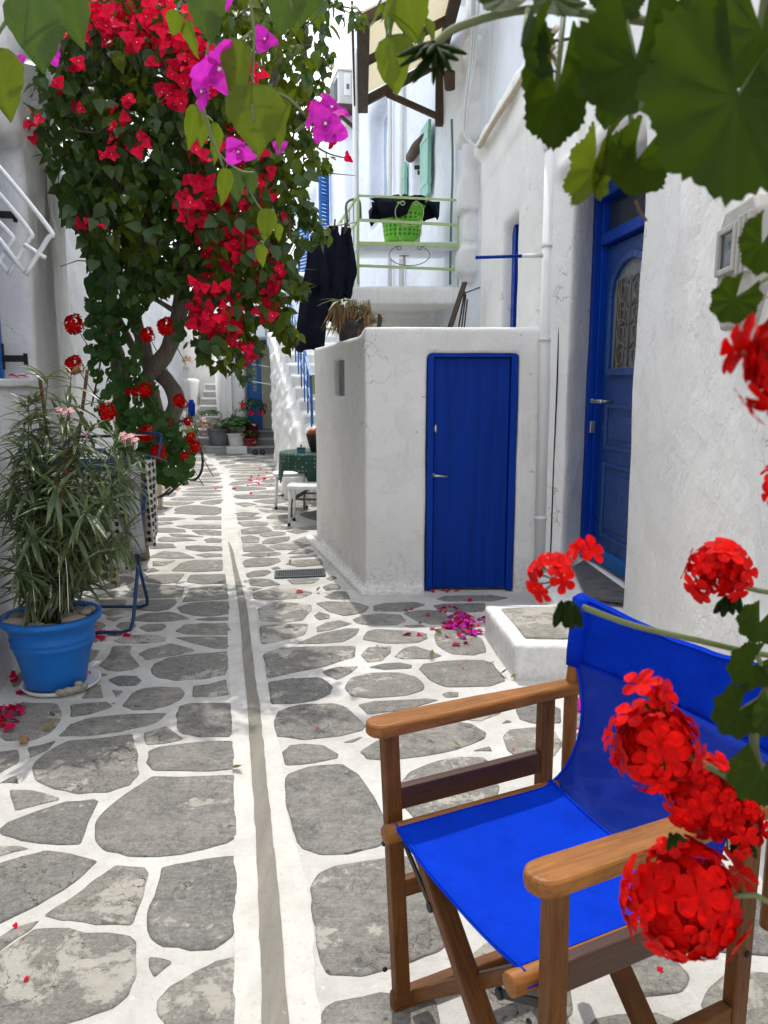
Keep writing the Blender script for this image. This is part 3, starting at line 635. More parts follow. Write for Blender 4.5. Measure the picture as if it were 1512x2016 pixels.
zg0, zg1 = 1.53, 2.22
def ring(mb, s0, s1, z0, z1, w, o0, o1):
    dbox(mb, s0, s0+w, z0, z1, o0, o1); dbox(mb, s1-w, s1, z0, z1, o0, o1); dbox(mb, s0+w-.003, s1-w+.003, z0, z0+w, o0+.002, o1); dbox(mb, s0+w-.003, s1-w+.003, z1-w, z1, o0+.002, o1)
for z0, z1 in ((.44, .95), (1.03, 1.33)):
    m_ = MB(); ring(m_, .22, .92, z0, z1, .035, .034, .06); dbox(m_, .29, .85, z0+.07, z1-.07, .038, .06); m_.build('panel', M['blue_house'], leaf, b=.012)
# arched glazing bead
arc = [dpt(.26, .045, zg0)]+[dpt(.26, .045, zg1-.22)]+[dpt(.26+.30*(1-math.cos(t)), .045, zg1-.22+.22*math.sin(t)) for t in np.linspace(.15, math.pi-.15, 12)]+[dpt(.86, .045, zg1-.22), dpt(.86, .045, zg0), dpt(.26, .045, zg0)]
m_ = MB()
for p, q in zip(arc, arc[1:]): m_.bar(p, q, .045, .05, dnr)
m_.build('glazing_bead', M['blue_house'], leaf, b=.006)
m_ = MB(); m_.add([p+dnr*.003 for p in arc[:-1]], [tuple(range(len(arc)-1))]); m_.build('glass_pane', M['frost'], leaf)
sc = MB()
for s_ in (.35, .42, .56, .70, .77): sc.tube([dpt(s_, .036, zg0+.03), dpt(s_, .036, zg1-.12)], .006, 6)
def spiral(c, r, turns, ph, sg=1, n=26): return [c+(-dd)*(sg*r*(1-.75*i/n)*math.cos(ph+turns*2*math.pi*i/n))+V3((0, 0, r*(1-.75*i/n)*math.sin(ph+turns*2*math.pi*i/n))) for i in range(n+1)]
for z_ in (zg0+.10, zg0+.24, zg1-.20, zg1-.34):
    for s_, sg in ((.45, 1), (.67, -1)): sc.tube(spiral(dpt(s_, .034, z_), .085, 1.4, .5, sg), .007, 6)
sc.build('scrollwork', M['grey_iron'], leaf)
m_ = MB(); a = dpt(.185, -.03, 1.345); m_.tube([a, a-dd*.15], [.012, .012], 10); m_.ball(a, .017); m_.ball(a-dd*.15, .015); m_.tube([a-dd*.12, a-dd*.12+dnr*.09], .009, 8); m_.build('handle', M['steel'], leaf)
m_ = MB(); dbox(m_, .085, .115, 1.13, 1.21, -.012, .02); m_.build('latch_plate', M['steel'], HR, b=.003)
# down pipe at the corner of the shed, with its brackets, crack filled beside it
m_ = MB(); pb, pt = V3((1.085, 5.215, .05)), V3((1.075, 5.26, 2.95)); m_.tube([pb, pt], .040, 14); m_.tube([pt+V3((.0, .0, -.02)), pt+V3((-.01, .02, .05)), pt+V3((-.0, .12, .09))], .042, 12)
dp = m_.build('down_pipe', M['white_paint'], HR)
for z_ in (.55, 1.75, 2.35):
    m_ = MB(); m_.lathe([(.047, -.012), (.047, .012)], 14, pb.lerp(pt, (z_-.05)/2.9)); m_.build('pipe_bracket', M['white_paint'], dp)
m_ = MB(); m_.tube([(1.146, 5.168, .1), (1.143, 5.166, .8), (1.147, 5.167, 1.5), (1.141, 5.172, 2.3)], [.006, .004, .005, .002], 6); m_.build('crack', M['rubber'], HR)
# blue rod reaching out from the pipe
q0, q1 = W(1060, 503, 5.2), W(936, 507, 5.25)
m_ = MB(); m_.tube([q0.lerp(q1, .25), q1], .011, 8); rod = m_.build('rod', M['blue_frame'], HR)
m_ = MB(); m_.tube([q0+V3((.03, 0, 0)), q0.lerp(q1, .26)], .014, 8); m_.build('socket', M['white_paint'], HR)
# meter box
mx0 = VP(1445, 560, C0, C1); mx1 = VP(1520, 560, C0, C1)
e = (mx1-mx0); e.z = 0; ml = e.length; e.normalize(); mn = V3((-abs(e.y), abs(e.x)*(1 if e.y < 0 else -1), 0)); mn = V3((e.y, -e.x, 0)); mn = -mn if mn.x > 0 else mn
zt, zb_ = VP(1440, 430, C0, C1).z, VP(1440, 655, C0, C1).z
B_ = thing('meter_box', 'grey plastic electricity meter box with a dark window on the near white wall', 'meter box', tuple(mx0.lerp(mx1, .5).xy)+((zt+zb_)/2,))
def mp_(s, o, z): return V3((mx0.x, mx0.y, 0))+e*s*ml+mn*o+V3((0, 0, z))
prof = [(0, zt-.05), (.12, zt), (.88, zt), (1, zt-.05), (1, zb_+.12), (.8, zb_), (.2, zb_), (0, zb_+.12)]
m_ = MB(); n = len(prof)
vs = [mp_(s, -.02, z) for s, z in prof]+[mp_(s, .060, z) for s, z in prof]
m_.add(vs, [tuple(range(n)), tuple(range(2*n-1, n-1, -1))]+[(i, n+i, n+(i+1) % n, (i+1) % n) for i in range(n)])
bev(m_.build('case', M['meter'], B_), .014, 3)
m_ = MB(); w0, w1 = zt-.21, zt-.06
for (s0, s1, za, zb2) in ((.06, .14, w0, w1), (.52, .6, w0, w1), (.14, .52, w0, w0+.02), (.14, .52, w1-.02, w1)):
    vs = [mp_(s, o, z) for z in (za, zb2) for s, o in ((s0, .05), (s1, .05), (s1, .075), (s0, .075))]; m_.add(vs, [(0,3,2,1),(4,5,6,7),(0,1,5,4),(1,2,6,5),(2,3,7,6),(3,0,4,7)])
m_.build('window_rim', M['meter'], B_, b=.004)
m_ = MB(); m_.add([mp_(s, .064, z) for s, z in ((.12, w0+.01), (.54, w0+.01), (.54, w1-.01), (.12, w1-.01))], [(0, 1, 2, 3)]); m_.build('window', M['glass'], B_)
m_ = MB()
for s_ in (.68, .8, .92): m_.bar(mp_(s_, .065, zb_+.16), mp_(s_, .065, zt-.05), .018, .02, mn)
m_.build('rib', M['meter'], B_, b=.005)
m_ = MB(); m_.tube([mp_(.3, .065, zb_+.14), mp_(.3, .072, zb_+.14)], .012, 10); m_.build('lock', M['grey_iron'], B_)
# ---- white step block in front of the door
ST = thing('step_block', 'low whitewashed step block with a grey stone top below the front door', 'step', (.95, 4.0, 0))
mb = MB(); mb.prism([(.585, 4.34), (.65, 3.64), (1.45, 3.60), (1.45, 4.42)], -.05, .185); mb.prism([(1.0, 4.3), (1.0, 5.05), (1.3, 5.1), (1.45, 4.2)], -.05, .20)
plaster('block', mb, M['wall'], ST, .022, .02, .010, 3)
mb = MB(); tp = [(.665, 4.24), (.715, 3.735), (.9, 3.715), (1.18, 3.72), (1.2, 4.26), (.9, 4.28)]; mb.prism(tp, .16, .196); bev(mb.build('stone_top', M['slate' if False else 'stone'], ST), .012)
# ---- shed with the cobalt door
FL, FR, BLp = (-.135, 5.29), (1.06, 5.29), (-.64, 7.22)
SH = thing('shed', 'small flat roofed white shed with a plain cobalt blue door', 'shed', (.4, 5.9, 0))
dl, dr, dt = W(841, 700, 5.29).x, W(1023, 700, 5.29).x, W(930, 686, 5.29).z
mb = MB(); mb.prism([(FL[0], 5.29), (dl, 5.29), (dl, 5.52), (FL[0]-.02, 5.52)], -.1, 1.835); mb.prism([(dr, 5.29), (1.12, 5.29), (1.12, 5.52), (dr, 5.52)], -.1, 1.835)
mb.prism([(dl-.03, 5.29), (dr+.03, 5.29), (dr+.03, 5.52), (dl-.03, 5.52)], dt, 1.835)
mb.prism([(dl-.03, 5.42), (dr+.03, 5.42), (dr+.03, 5.56), (dl-.03, 5.56)], -.1, 1.8)
sw = [VP(657, 745, FL, BLp), VP(677, 745, FL, BLp)]; Ls = (V3(BLp)-V3(FL)).length if False else math.hypot(BLp[0]-FL[0], BLp[1]-FL[1])
so0, so1 = sorted(math.hypot(p.x-FL[0], p.y-FL[1]) for p in sw)
wallrun(mb, (FL[0]-.012, FL[1]+.05), BLp, .16, -.1, 1.785, [(so0-.05, so1-.05, VP(667, 779, FL, BLp).z, VP(667, 709, FL, BLp).z)], left=False)
mb.prism([FL, (1.1, 5.29), (.95, 7.25), BLp], 1.66, 1.77); mb.prism([BLp, (.95, 7.22), (.95, 7.36), (BLp[0], 7.36)], -.1, 1.78)
mb.prism([(-.17, 5.20), (-.10, 5.20), (dl, 5.235), (dl, 5.33), (-.1, 5.33), (-.71, 7.3), (-.76, 7.2)], -.05, .035)
plaster('wall', mb, M['wall_shed'], SH, .017, .022, .003, 2)
def fbox(mb, x0, x1, y0, y1, z0, z1): mb.box((x0, y0, z0), (x1, y1, z1)); return mb
fw = .045
m_ = MB(); fbox(m_, dl+.005, dl+.005+fw, 5.30, 5.42, .015, dt-.012); fbox(m_, dr-.005-fw, dr-.005, 5.30, 5.42, .015, dt-.012); fbox(m_, dl+.005+fw-.002, dr-.005-fw+.002, 5.302, 5.42, dt-.012-fw, dt-.013)
m_.build('door_frame', M['blue_frame'], SH, b=.003)
m_ = MB(); fbox(m_, dl+fw+.008, dr-fw-.008, 5.335, 5.375, .022, dt-.016-fw); sd_leaf = m_.build('door', M['blue_door'], SH, b=.006)
hz = W(866, 937, 5.3); m_ = MB(); m_.lathe([(.017, 0), (.015, .008)], 12, (hz.x-.045, 5.335, hz.z), Matrix.Rotation(math.pi/2, 3, 'X')); m_.tube([(hz.x-.045, 5.335, hz.z), (hz.x-.045, 5.292, hz.z), (hz.x-.03, 5.285, hz.z+.002), (hz.x+.055, 5.287, hz.z-.004)], [.008, .008, .010, .007], 8); m_.build('handle', M['steel'], sd_leaf)
kz = W(858, 845, 5.3); m_ = MB(); m_.lathe([(.020, 0), (.018, .012), (.011, .02)], 14, (kz.x, 5.333, kz.z), Matrix.Rotation(math.pi/2, 3, 'X') @ Matrix.Diagonal((.75, 1.7, 1))); m_.build('lock', M['steel'], sd_leaf)
m_ = MB(); m_.lathe([(.009, 0), (.009, .004)], 10, (hz.x-.05, 5.335, hz.z-.09), Matrix.Rotation(math.pi/2, 3, 'X')); m_.build('keyhole', M['rubber'], sd_leaf)
m_ = MB(); sv = [VP(660, 779, FL, BLp), VP(679, 779, FL, BLp), VP(679, 709, FL, BLp), VP(660, 709, FL, BLp)]
nin = V3((.967, .253, 0)); m_.add([p+nin*.035 for p in sv]+[p+nin*.05 for p in sv], [(0,1,2,3),(7,6,5,4),(0,4,5,1),(1,5,6,2),(2,6,7,3),(3,7,4,0)]); m_.build('window_mesh', M['grate'], SH)
# ---- upper house behind the shed (mint shutters, canopy, balcony)
def R2(Y): return .80-.193*(Y-8)
UH = thing('upper_house', 'tall white house behind the shed with mint shutters and a ragged stone corner', 'house', (.8, 8, 0))
A2, B2 = (R2(7.95), 7.95), (R2(15.2), 15.2)
def s2(px, py=300): p = VP(px, py, A2, B2); return math.hypot(p.x-A2[0], p.y-A2[1]), p.z
mb = MB()
wA, wB = s2(839)[0], s2(812)[0]; ra, rb = s2(760)[0], s2(724)[0]
wallrun(mb, A2, B2, .5, -.1, 7.6, [(wA, wB, s2(825, 395)[1], s2(825, 285)[1], .12), (ra, rb, s2(742, 440)[1], s2(742, 196)[1], .3)], left=False)
mb.prism([(R2(7.95)-.0, 7.95), (R2(7.95)+2.6, 7.95), (R2(7.95)+2.6, 15.2), (R2(15.2), 15.2)], 7.3, 7.6)
mb.prism([(.98, 7.62), (3.0, 7.62), (3.0, 8.2), (.84, 8.2)], -.1, 8.0)                     # front return of the upper storey
mb.prism([(1.12, 5.9), (2.95, 5.9), (2.95, 7.8), (1.06, 7.8)], 3.5, 6.9) if False else None
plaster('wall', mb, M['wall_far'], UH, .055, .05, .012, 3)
# ragged quoin column down the near corner
mb = MB(); zq = 2.5; k = 0
while zq < 8.0:
    hq = rnd.uniform(.26, .44); o = .035 if k % 2 else .085; yq = 7.93+.03*(k % 2)
    mb.box((R2(7.95)-o, yq-.08, zq+.03), (R2(7.95)+.14, 8.24-.09*(k % 2), zq+hq-.03)); mb.box((R2(7.95)-.02, yq-.02, zq-.05), (R2(7.95)+.16, 8.2, zq+hq+.05)); zq += hq; k += 1
plaster('quoin', mb, M['wall_left'], UH, .028, .06, .03, 5)
# near upper storey, set back on the roof of the near house
US = thing('upper_storey', 'white upper storey set back above the roof edge of the near house', 'house', (1.6, 6.6, 3.5))
mb = MB(); mb.prism([(1.10, 5.75), (2.95, 5.75), (2.95, 7.9), (.96, 7.9)], 3.45, 7.5); plaster('wall', mb, M['wall_far'], US, .05, .06, .014, 3)
for px0, px1 in ((932, 914), (937, 919), (945, 920)):
    m_ = MB(); pts = [W(px0, -30, 7.55), W((px0+px1)/2+3, 110, 7.55), W(px1, 220, 7.55), W(px1+2, 268, 7.55), W(940, 288, 7.4), W(958, 262, 6.9)]; m_.tube(smooth_path(pts, 5), .011, 6); m_.build('cable', M['plastic_white'], US)
m_ = MB(); m_.tube(smooth_path([W(944, 288, 7.3), W(975, 236, 6.55), W(1012, 180, 6.0), W(1062, 98, 5.4), W(1096, 55, 5.12)], 6), [.022]*25, 7); m_.build('rope', M['beige_leg'], US)
# mint shutters (one open leaf each side), lintel log, boards as parts
def shutter(pa, pb_, z0, z1, nb, name='shutter', mat='mint', par=None, th=.035):
    e_ = (pb_-pa); e_.z = 0; L_ = e_.length; e_.normalize(); nrm_ = V3((e_.y, -e_.x, 0))
    o_ = None; m_ = MB(); m_.bar(pa+e_*(L_/2-L_/2)+V3((0, 0, z0+.15)), pa+e_*L_+V3((0, 0, z0+.15)), .05, .07, (0, 0, 1)); m_.bar(pa+V3((0, 0, z1-.15)), pa+e_*L_+V3((0, 0, z1-.15)), .05, .07)
    for s_ in (.03, L_-.03): m_.bar(pa+e_*s_+V3((0, 0, z0+.1)), pa+e_*s_+V3((0, 0, z1-.1)), .05, .045, nrm_)
    o_ = m_.build(name, M[mat], par, b=.004)
    for i in range(nb):
        b_ = MB(); b_.bar(pa+e_*(L_*(i+.5)/nb)+V3((0, 0, z0)), pa+e_*(L_*(i+.5)/nb)+V3((0, 0, z1)), L_/nb-.008, th, nrm_); b_.build('board', M[mat], o_, b=.003)
    return o_
zs0, zs1 = s2(836, 398)[1], s2(836, 262)[1]
pN, pF = VP(838, 330, A2, B2), VP(805, 330, A2, B2); pN.z = pF.z = 0; nw = V3((-.98, -.19, 0))
sh1 = shutter(pN+nw*.05, pN+nw*.05+V3((.07, -.42, 0)), zs0, zs1, 4, par=UH)
sh2 = shutter(pF+nw*.04, pF+nw*.10+V3((-.0, .30, 0)), zs0, zs1-.1, 3, par=UH)
m_ = MB(); wr = [A2[0]+0, 0]; dA = V3((B2[0]-A2[0], B2[1]-A2[1], 0)).normalized(); 
q = [V3((*A2, 0))+dA*s+V3((.981, .19, 0))*o for s, o in ((wA-.02, .09), (wB+.02, .09), (wB+.02, .125), (wA-.02, .125))]; m_.prism([(p.x, p.y) for p in q], s2(825, 395)[1], s2(825, 285)[1]); m_.build('window', M['frost'], UH)
m_ = MB(); q = [V3((*A2, 0))+dA*s+V3((.981, .19, 0))*o for s, o in ((ra-.02, .27), (rb+.02, .27), (rb+.02, .305), (ra-.02, .305))]; m_.prism([(p.x, p.y) for p in q], s2(742, 440)[1], s2(742, 196)[1]); m_.build('recess_shade_panel', paint('recess_shade_blue', (.36, .44, .58), rough=.6), UH)  # added panel, its blue-grey paints the sky-lit shade of the recess
m_ = MB(); lg = VP(846, 268, A2, B2), VP(812, 310, A2, B2); lg[1].z = lg[0].z; m_.tube([lg[0]+nw*.03, lg[0].lerp(lg[1], .5)+nw*.05, lg[1]+nw*.03], [.055, .07, .06], 9); m_.build('lintel_log', M['old_wood'], UH)
m_ = MB()
for p in (W(816, 330, 10.2), W(822, 340, 10.0)): m_.bar(p, p+V3((.13, -.02, 0)), .03, .045)
m_.build('hinge', M['black_iron'], UH)
m_ = MB(); m_.tube([W(886, 176, 8.02), W(884, 142, 8.02)], [.05, .06], 9); m_.build('lintel_log', M['old_wood'], UH)
for px, Y_, r_ in ((776, 11.2, .03), (800, 10.2, .035), (706, 14.6, .045)):
    p = VP(px, 300, A2, B2); m_ = MB(); m_.tube([V3((p.x-.06, p.y, 1.2)), V3((p.x-.06, p.y, 7.2))], r_, 8); m_.build('down_pipe', M['plastic_white'], UH)
m_ = MB(); p = VP(884, 300, A2, B2); m_.tube(smooth_path([W(889, 235, 8.27), W(891, 330, 8.27), W(888, 430, 8.27), W(886, 560, 8.27)], 3), .012, 6); m_.build('green_cable', paint('green_conduit', (.12, .22, .17)), UH)
# wall lamp
m_ = MB(); lp = W(868, 120, 8.75); m_.ball(lp+V3((-.08, 0, 0)), .085, 14, 8, (1, 1, .6)); m_.box((lp.x-.05, lp.y-.04, lp.z-.03), (lp.x+.12, lp.y+.04, lp.z+.05))
wl = thing('wall_lamp', 'round white wall lamp under the timber canopy', 'lamp', tuple(lp)); m_.build('housing', M['white_paint'], wl); m_ = MB(); m_.lathe([(.06, 0), (.045, -.02)], 14, lp+V3((-.08, 0, -.035))); m_.build('lens', M['plastic_white'], wl)
# ---- timber canopy with cream cloth
CN = thing('timber_canopy', 'weathered brown timber canopy lined with cream cloth over the terrace', 'canopy', (.3, 8, 4.5))
wx7, wx9 = R2(7.0)-.02, R2(8.9)-.03
far_in, far_out = V3((wx9, 8.9, 4.86)), V3((-.26, 8.9, 4.44)); near_in, near_out = V3((.66, 7.05, 4.86)), V3((-.20, 7.0, 4.44))
def beam(name, a, b, w, h, par=CN, mat='old_wood'):
    m_ = MB(); m_.bar(a, b, w, h); o = m_.build(name, M[mat], par, b=.008); grain(o, (V3(b)-V3(a))); return o
beam('rafter', far_in, far_out, .075, .085); beam('rafter', near_in, near_out, .075, .085)
beam('rafter', near_in.lerp(far_in, .5)+V3((0, 0, .03)), near_out.lerp(far_out, .5)+V3((0, 0, .03)), .06, .07)
beam('edge_beam', near_out+V3((.03, -.12, -.03)), far_out+V3((.03, .05, -.03)), .11, .10); beam('wall_beam', near_in+V3((0, -.1, .02)), far_in+V3((0, .1, .02)), .10, .10)
beam('purlin', near_in.lerp(near_out, .5)+V3((0, 0, .05)), far_in.lerp(far_out, .5)+V3((0, 0, .05)), .05, .06)
beam('post', far_in+V3((0, 0, .05)), V3((wx9, 8.9, 4.22)), .085, .085); beam('brace', V3((wx9, 8.88, 4.30)), far_in.lerp(far_out, .66)+V3((0, 0, -.04)), .06, .06)
m_ = MB(); nseg = 10; vs = []
for i in range(nseg+1):
    for j in range(nseg+1):
        s_, t_ = i/nseg, j/nseg; p = near_in.lerp(far_in, t_).lerp(near_out.lerp(far_out, t_), s_)+V3((0, 0, .075-.035*math.sin(math.pi*((s_*2) % 1))*math.sin(math.pi*((t_*2) % 1)))); vs.append(p)
m_.add(vs, [(i*(nseg+1)+j, i*(nseg+1)+j+1, (i+1)*(nseg+1)+j+1, (i+1)*(nseg+1)+j) for i in range(nseg) for j in range(nseg)], True); m_.build('cloth', M['cream'], CN)
beam('fascia', near_out+V3((-.06, -.15, .05)), far_out+V3((-.06, .08, .05)), .02, .10, mat='stake')
# ---- balcony: slab, bench, green railings
YB = 8.2; bx0, bx1 = W(690, 580, YB).x, W(912, 580, YB).x
BA = thing('balcony', 'small white balcony with a pale green iron railing above the shed', 'balcony', (.2, 8.6, 2.4))
mb = MB(); zt, zb_ = W(800, 563, YB).z, W(800, 600, YB).z
mb.prism([(bx0, YB), (bx1+.15, YB), (R2(10)+.1, 10.0), (bx0-.35, 10.0)], zb_, zt); mb.prism([(bx0+.02, 9.1), (.72, 9.1), (.60, 9.4), (bx0-.02, 9.4)], 1.6, zb_+.05)
plaster('slab', mb, M['wall'], BA, .03, .05, .012, 3)
mb = MB(); zs = W(800, 488, YB).z; bt = W(800, 470, YB).z; mb.prism([(bx0+.06, YB+.05), (bx1-.02, YB+.05), (R2(8.9), 8.75), (bx0-.02, 8.75)], zs-.02, bt-.02); mb.build('bench_slab', M['wall_far'], BA, b=.01)
rl = MB(); tl = lambda px, py: W(px, py, YB)
rails = [((705, 385), (937, 396), .016, .022), ((705, 433), (903, 443), .02, .028), ((705, 479), (903, 483), .02, .036), ((705, 523), (903, 531), .018, .028)]
for a, b, w_, h_ in rails:
    m_ = MB(); m_.bar(tl(*a), tl(*b), w_, h_); m_.build('rail', M['rail_green'], BA, b=.002)
m_ = MB(); m_.bar(tl(905, 430), W(938, 436, 7.95), .02, .03); m_.build('rail', M['rail_green'], BA)
for px, y0, y1 in ((705, 383, 560), (903, 393, 566), (689, 0, 0)):
    if y0: m_ = MB(); m_.bar(tl(px, y0), tl(px, y1), .026, .026, (0, 1, 0)); m_.build('post', M['rail_green'], BA, b=.003)
# side railing running back
rc = tl(705, 385); back = V3((rc.x-.36, 10.0, 0)); zz = [tl(705, y).z for y in (385, 433, 479, 525)]
for z_ in zz: m_ = MB(); m_.bar(V3((rc.x, YB, z_)), V3((back.x, back.y, z_)), .02, .026); m_.build('rail', M['rail_green'], BA)
for t_ in (.16, .32, .48, .64, .8, 1):
    p = V3((rc.x, YB, 0)).lerp(back, t_); m_ = MB(); m_.bar(V3((p.x, p.y, zt)), V3((p.x, p.y, zz[0])), .022 if t_ in (.48, 1) else .014, .014, (0, 1, 0)); m_.build('baluster', M['rail_green'], BA)
def scroll(cx, cy, rx, ry, mat, flip=1):      # iron scroll with curled ends, seen in the rail plane
    pts = []
    for i in range(31):
        t = i/30; a = R(118)-R(418)*0+(R(-236)-0)*0; a = R(125)+R(290)*t; pts.append(tl(cx+rx*math.cos(a), cy-flip*ry*math.sin(a)))
    endc = [(pts[0], 1), (pts[-1], -1)]; m_ = MB()
    L_ = []; 
    for i in range(15): t = i/14; a = R(125)-t*R(500); rr = .028*(1-.7*t); L_.append(pts[0]+V3((rr*(math.cos(a)-math.cos(R(125))), 0, flip*rr*(math.sin(a)-math.sin(R(125))))))
    R_ = [V3((2*tl(cx, cy).x-p.x, p.y, p.z)) for p in L_]
    m_.tube(L_[::-1]+pts+R_, .0045, 6); m_.build('scroll', M[mat], BA)
scroll(806, 418, 28, 26, 'rail_green'); scroll(806, 456, 24, 22, 'rail_green'); scroll(806, 502, 40, 21, 'grey_iron')
m_ = MB(); tp = tl(797, 500)+V3((0, .25, 0)); m_.tube([tp+V3((0, 0, .03)), tp+V3((0, 0, -.07))], .012, 8); m_.tube([tp+V3((-.05, 0, .02)), tp+V3((.05, 0, .02))], .010, 8); m_.build('tap', M['steel'], BA)
m_ = MB(); m_.tube(smooth_path([W(686, 445, 8.35), W(681, 410, 8.35), W(686, 396, 8.4), W(700, 392, 8.5), W(708, 398, 8.6), W(710, 430, 8.6)], 5), .013, 8); m_.build('hand_loop', M['grey_iron'], BA)
# leaning laths in the corner
for a, b, w_ in (((886, 640), (915, 556), .05), ((903, 640), (915, 575), .012), ((909, 640), (917, 580), .012), ((914, 640), (920, 590), .012)):
    o = props(MB().bar(W(*a, 7.3)+V3((0, 0, -.02)), W(*b, 7.5), w_, .018).build('wooden_lath', M['old_wood']), 'broad dark weathered board leaning in the corner beside the balcony' if w_ > .03 else {903: 'leftmost of the thin laths beside the broad leaning board', 909: 'middle one of the thin laths beside the leaning board', 914: 'rightmost thin lath against the grey wall corner'}[a[0]], 'lath', 'laths leaning beside the balcony'); grain(o, (0, .1, 1))
m_ = MB(); m_.tube([W(912, 578, 7.5), W(945, 566, 7.3)], .007, 6); props(m_.build('iron_rod', M['grey_iron']), 'thin rusty iron rod sticking out of the wall by the laths', 'rod')
# ---- blue shuttered house further down on the right
BH = thing('blue_shutter_house', 'white house further down the lane with blue louvred shutters', 'house', (-.7, 15.2, 0))
A3, B3 = (-.73, 15.0), (-2.55, 22.3)
def s3(px, py): p = VP(px, py, A3, B3); return math.hypot(p.x-A3[0], p.y-A3[1]), p.z
mb = MB(); ops = []
for x0, x1, y0, y1 in ((627, 609, 355, 470), (645, 636, 358, 470), (668, 643, 335, 450)):
    pass
ops = [(s3(645, 400)[0], s3(634, 400)[0], s3(640, 452)[1], s3(640, 352)[1], .25), (s3(623, 400)[0], s3(606, 400)[0], s3(615, 470)[1], s3(615, 372)[1], .25)]
wallrun(mb, A3, B3, .5, -.1, 6.6, ops, left=False)
mb.prism([A3, (A3[0]+.9, 15.0), (A3[0]+.9, 15.5), (A3[0], 15.5)], -.1, 6.6)
mb.prism([(A3[0]+.2, 15.1), (B3[0]+.2, 22.3), (3, 22.3), (3, 15.1)], 6.2, 6.5)
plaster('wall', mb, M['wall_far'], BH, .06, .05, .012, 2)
def louvred(p0, p1, z0, z1, n, par):
    e_ = p1-p0; e_.z = 0; L_ = e_.length; e_.normalize(); nr = V3((e_.y, -e_.x, 0)); m_ = MB()
    for s_ in (.03, L_-.03): m_.bar(p0+e_*s_+V3((0, 0, z0)), p0+e_*s_+V3((0, 0, z1)), .05, .045, nr)
    for z_ in (z0+.03, z1-.03, (z0+z1)/2): m_.bar(p0+V3((0, 0, z_)), p0+e_*L_+V3((0, 0, z_)), .04, .07)
    o_ = m_.build('shutter', M['blue_bright'], par)
    for i in range(n):
        z_ = z0+.08+(z1-z0-.16)*(i+.5)/n; b_ = MB(); vs = [p0+e_*s_+nr*o+V3((0, 0, z_+dz)) for s_ in (.06, L_-.06) for o, dz in ((-.02, .022), (.02, -.022), (.026, -.016), (-.014, .028))]
        b_.add(vs, [(0,1,5,4),(1,2,6,5),(2,3,7,6),(3,0,4,7),(0,3,2,1),(4,5,6,7)]); b_.build('slat', M['blue_bright'], o_)
    return o_
p = VP(650, 400, A3, B3); p.z = 0; nw3 = V3((-.97, -.24, 0))
louvred(p+nw3*.03, p+nw3*.52+V3((.30, -.10, 0)), W(655, 450, p.y).z, W(655, 338, p.y).z, 13, BH)
p = VP(606, 430, A3, B3); p.z = 0; louvred(p+nw3*.05+V3((.05, 0, 0)), p+nw3*.05+V3((-.25, .45, 0)), W(590, 535, p.y).z, W(590, 430, p.y).z, 14, BH)
for px, py in ((640, 352), (615, 372)):
    pass
m_ = MB(); p = W(590, 540, 18.2); m_.box((p.x-.25, 18.0, p.z-.12), (p.x+.35, 18.5, p.z)); m_.build('sill', M['wall_far'], BH)
# air conditioner on its shelf
axl, azt, azb = W(666, 140, 14.7).x, W(690, 138, 14.7).z, W(690, 204, 14.7).z; wA_ = W(705, 140, 14.7).x-axl; hA = azt-azb
AC = thing('air_conditioner', 'grey white outdoor air conditioning unit on a shelf high on the far house', 'air conditioner', (axl, 14.7, azb), R(13))
def lb_(name, lo, hi, mat, par=AC, b=0): return MB().box(lo, hi).build(name, M[mat], par, local=True, b=b)
lb_('casing', (0, 0, 0), (wA_, 1.35, hA), 'plastic_white', b=.02); lb_('service_cover', (.10, -.022, .25*hA), (.22, .01, hA*.92), 'white_paint', b=.01); lb_('label_plate', (.14, -.03, .45*hA), (.19, -.02, .6*hA), 'pot_grey'); lb_('top_cover', (-.02, -.02, hA), (wA_+.02, 1.37, hA+.03), 'plastic_white', b=.008)
for i in range(12): z_ = .1+i*(hA-.2)/11; MB().bar(V3((-.012, .1, z_)), V3((-.012, 1.25, z_)), .012, .016).build('grille_bar', M['pot_grey'], AC, local=True)
MB().lathe([(.26, 0), (.27, .012), (.22, .014)], 20, (-.003, .62, hA/2), Matrix.Rotation(-math.pi/2, 3, 'Y')).build('fan_ring', M['pot_grey'], AC, local=True)
SHF = thing('shelf', 'dark bracket shelf carrying the air conditioning unit', 'shelf', (axl, 14.7, azb), R(13)); lb_('board', (-.10, -.05, -.10), (wA_+.1, 1.4, -.005), 'old_wood', SHF, .008)
for y_ in (.15, 1.1): MB().bar((.02, y_, -.12), (wA_+.05, y_, -.40), .05, .06).build('strut', M['old_wood'], SHF, local=True)
axr = axl+wA_; m_ = MB(); m_.tube(smooth_path([V3((axr+.02, 14.65, azb+.2)), V3((axr+.10, 14.7, azb-.2)), V3((axr+.10, 14.93, 2.0))], 4), .025, 7); props(m_.build('drain_hose', M['plastic_white']), 'thin white drain hose running down below the air conditioner', 'hose')
# roof beyond
RB = thing('roof_block', 'white rooftop block rising behind the air conditioner', 'house', (0, 17, 6)); mb = MB(); mb.prism([(-.75, 17), (2.5, 17), (2.5, 20), (-.75, 20)], 6.4, 8.6); plaster('wall', mb, M['wall_far'], RB, .07, .05, .01, 2)
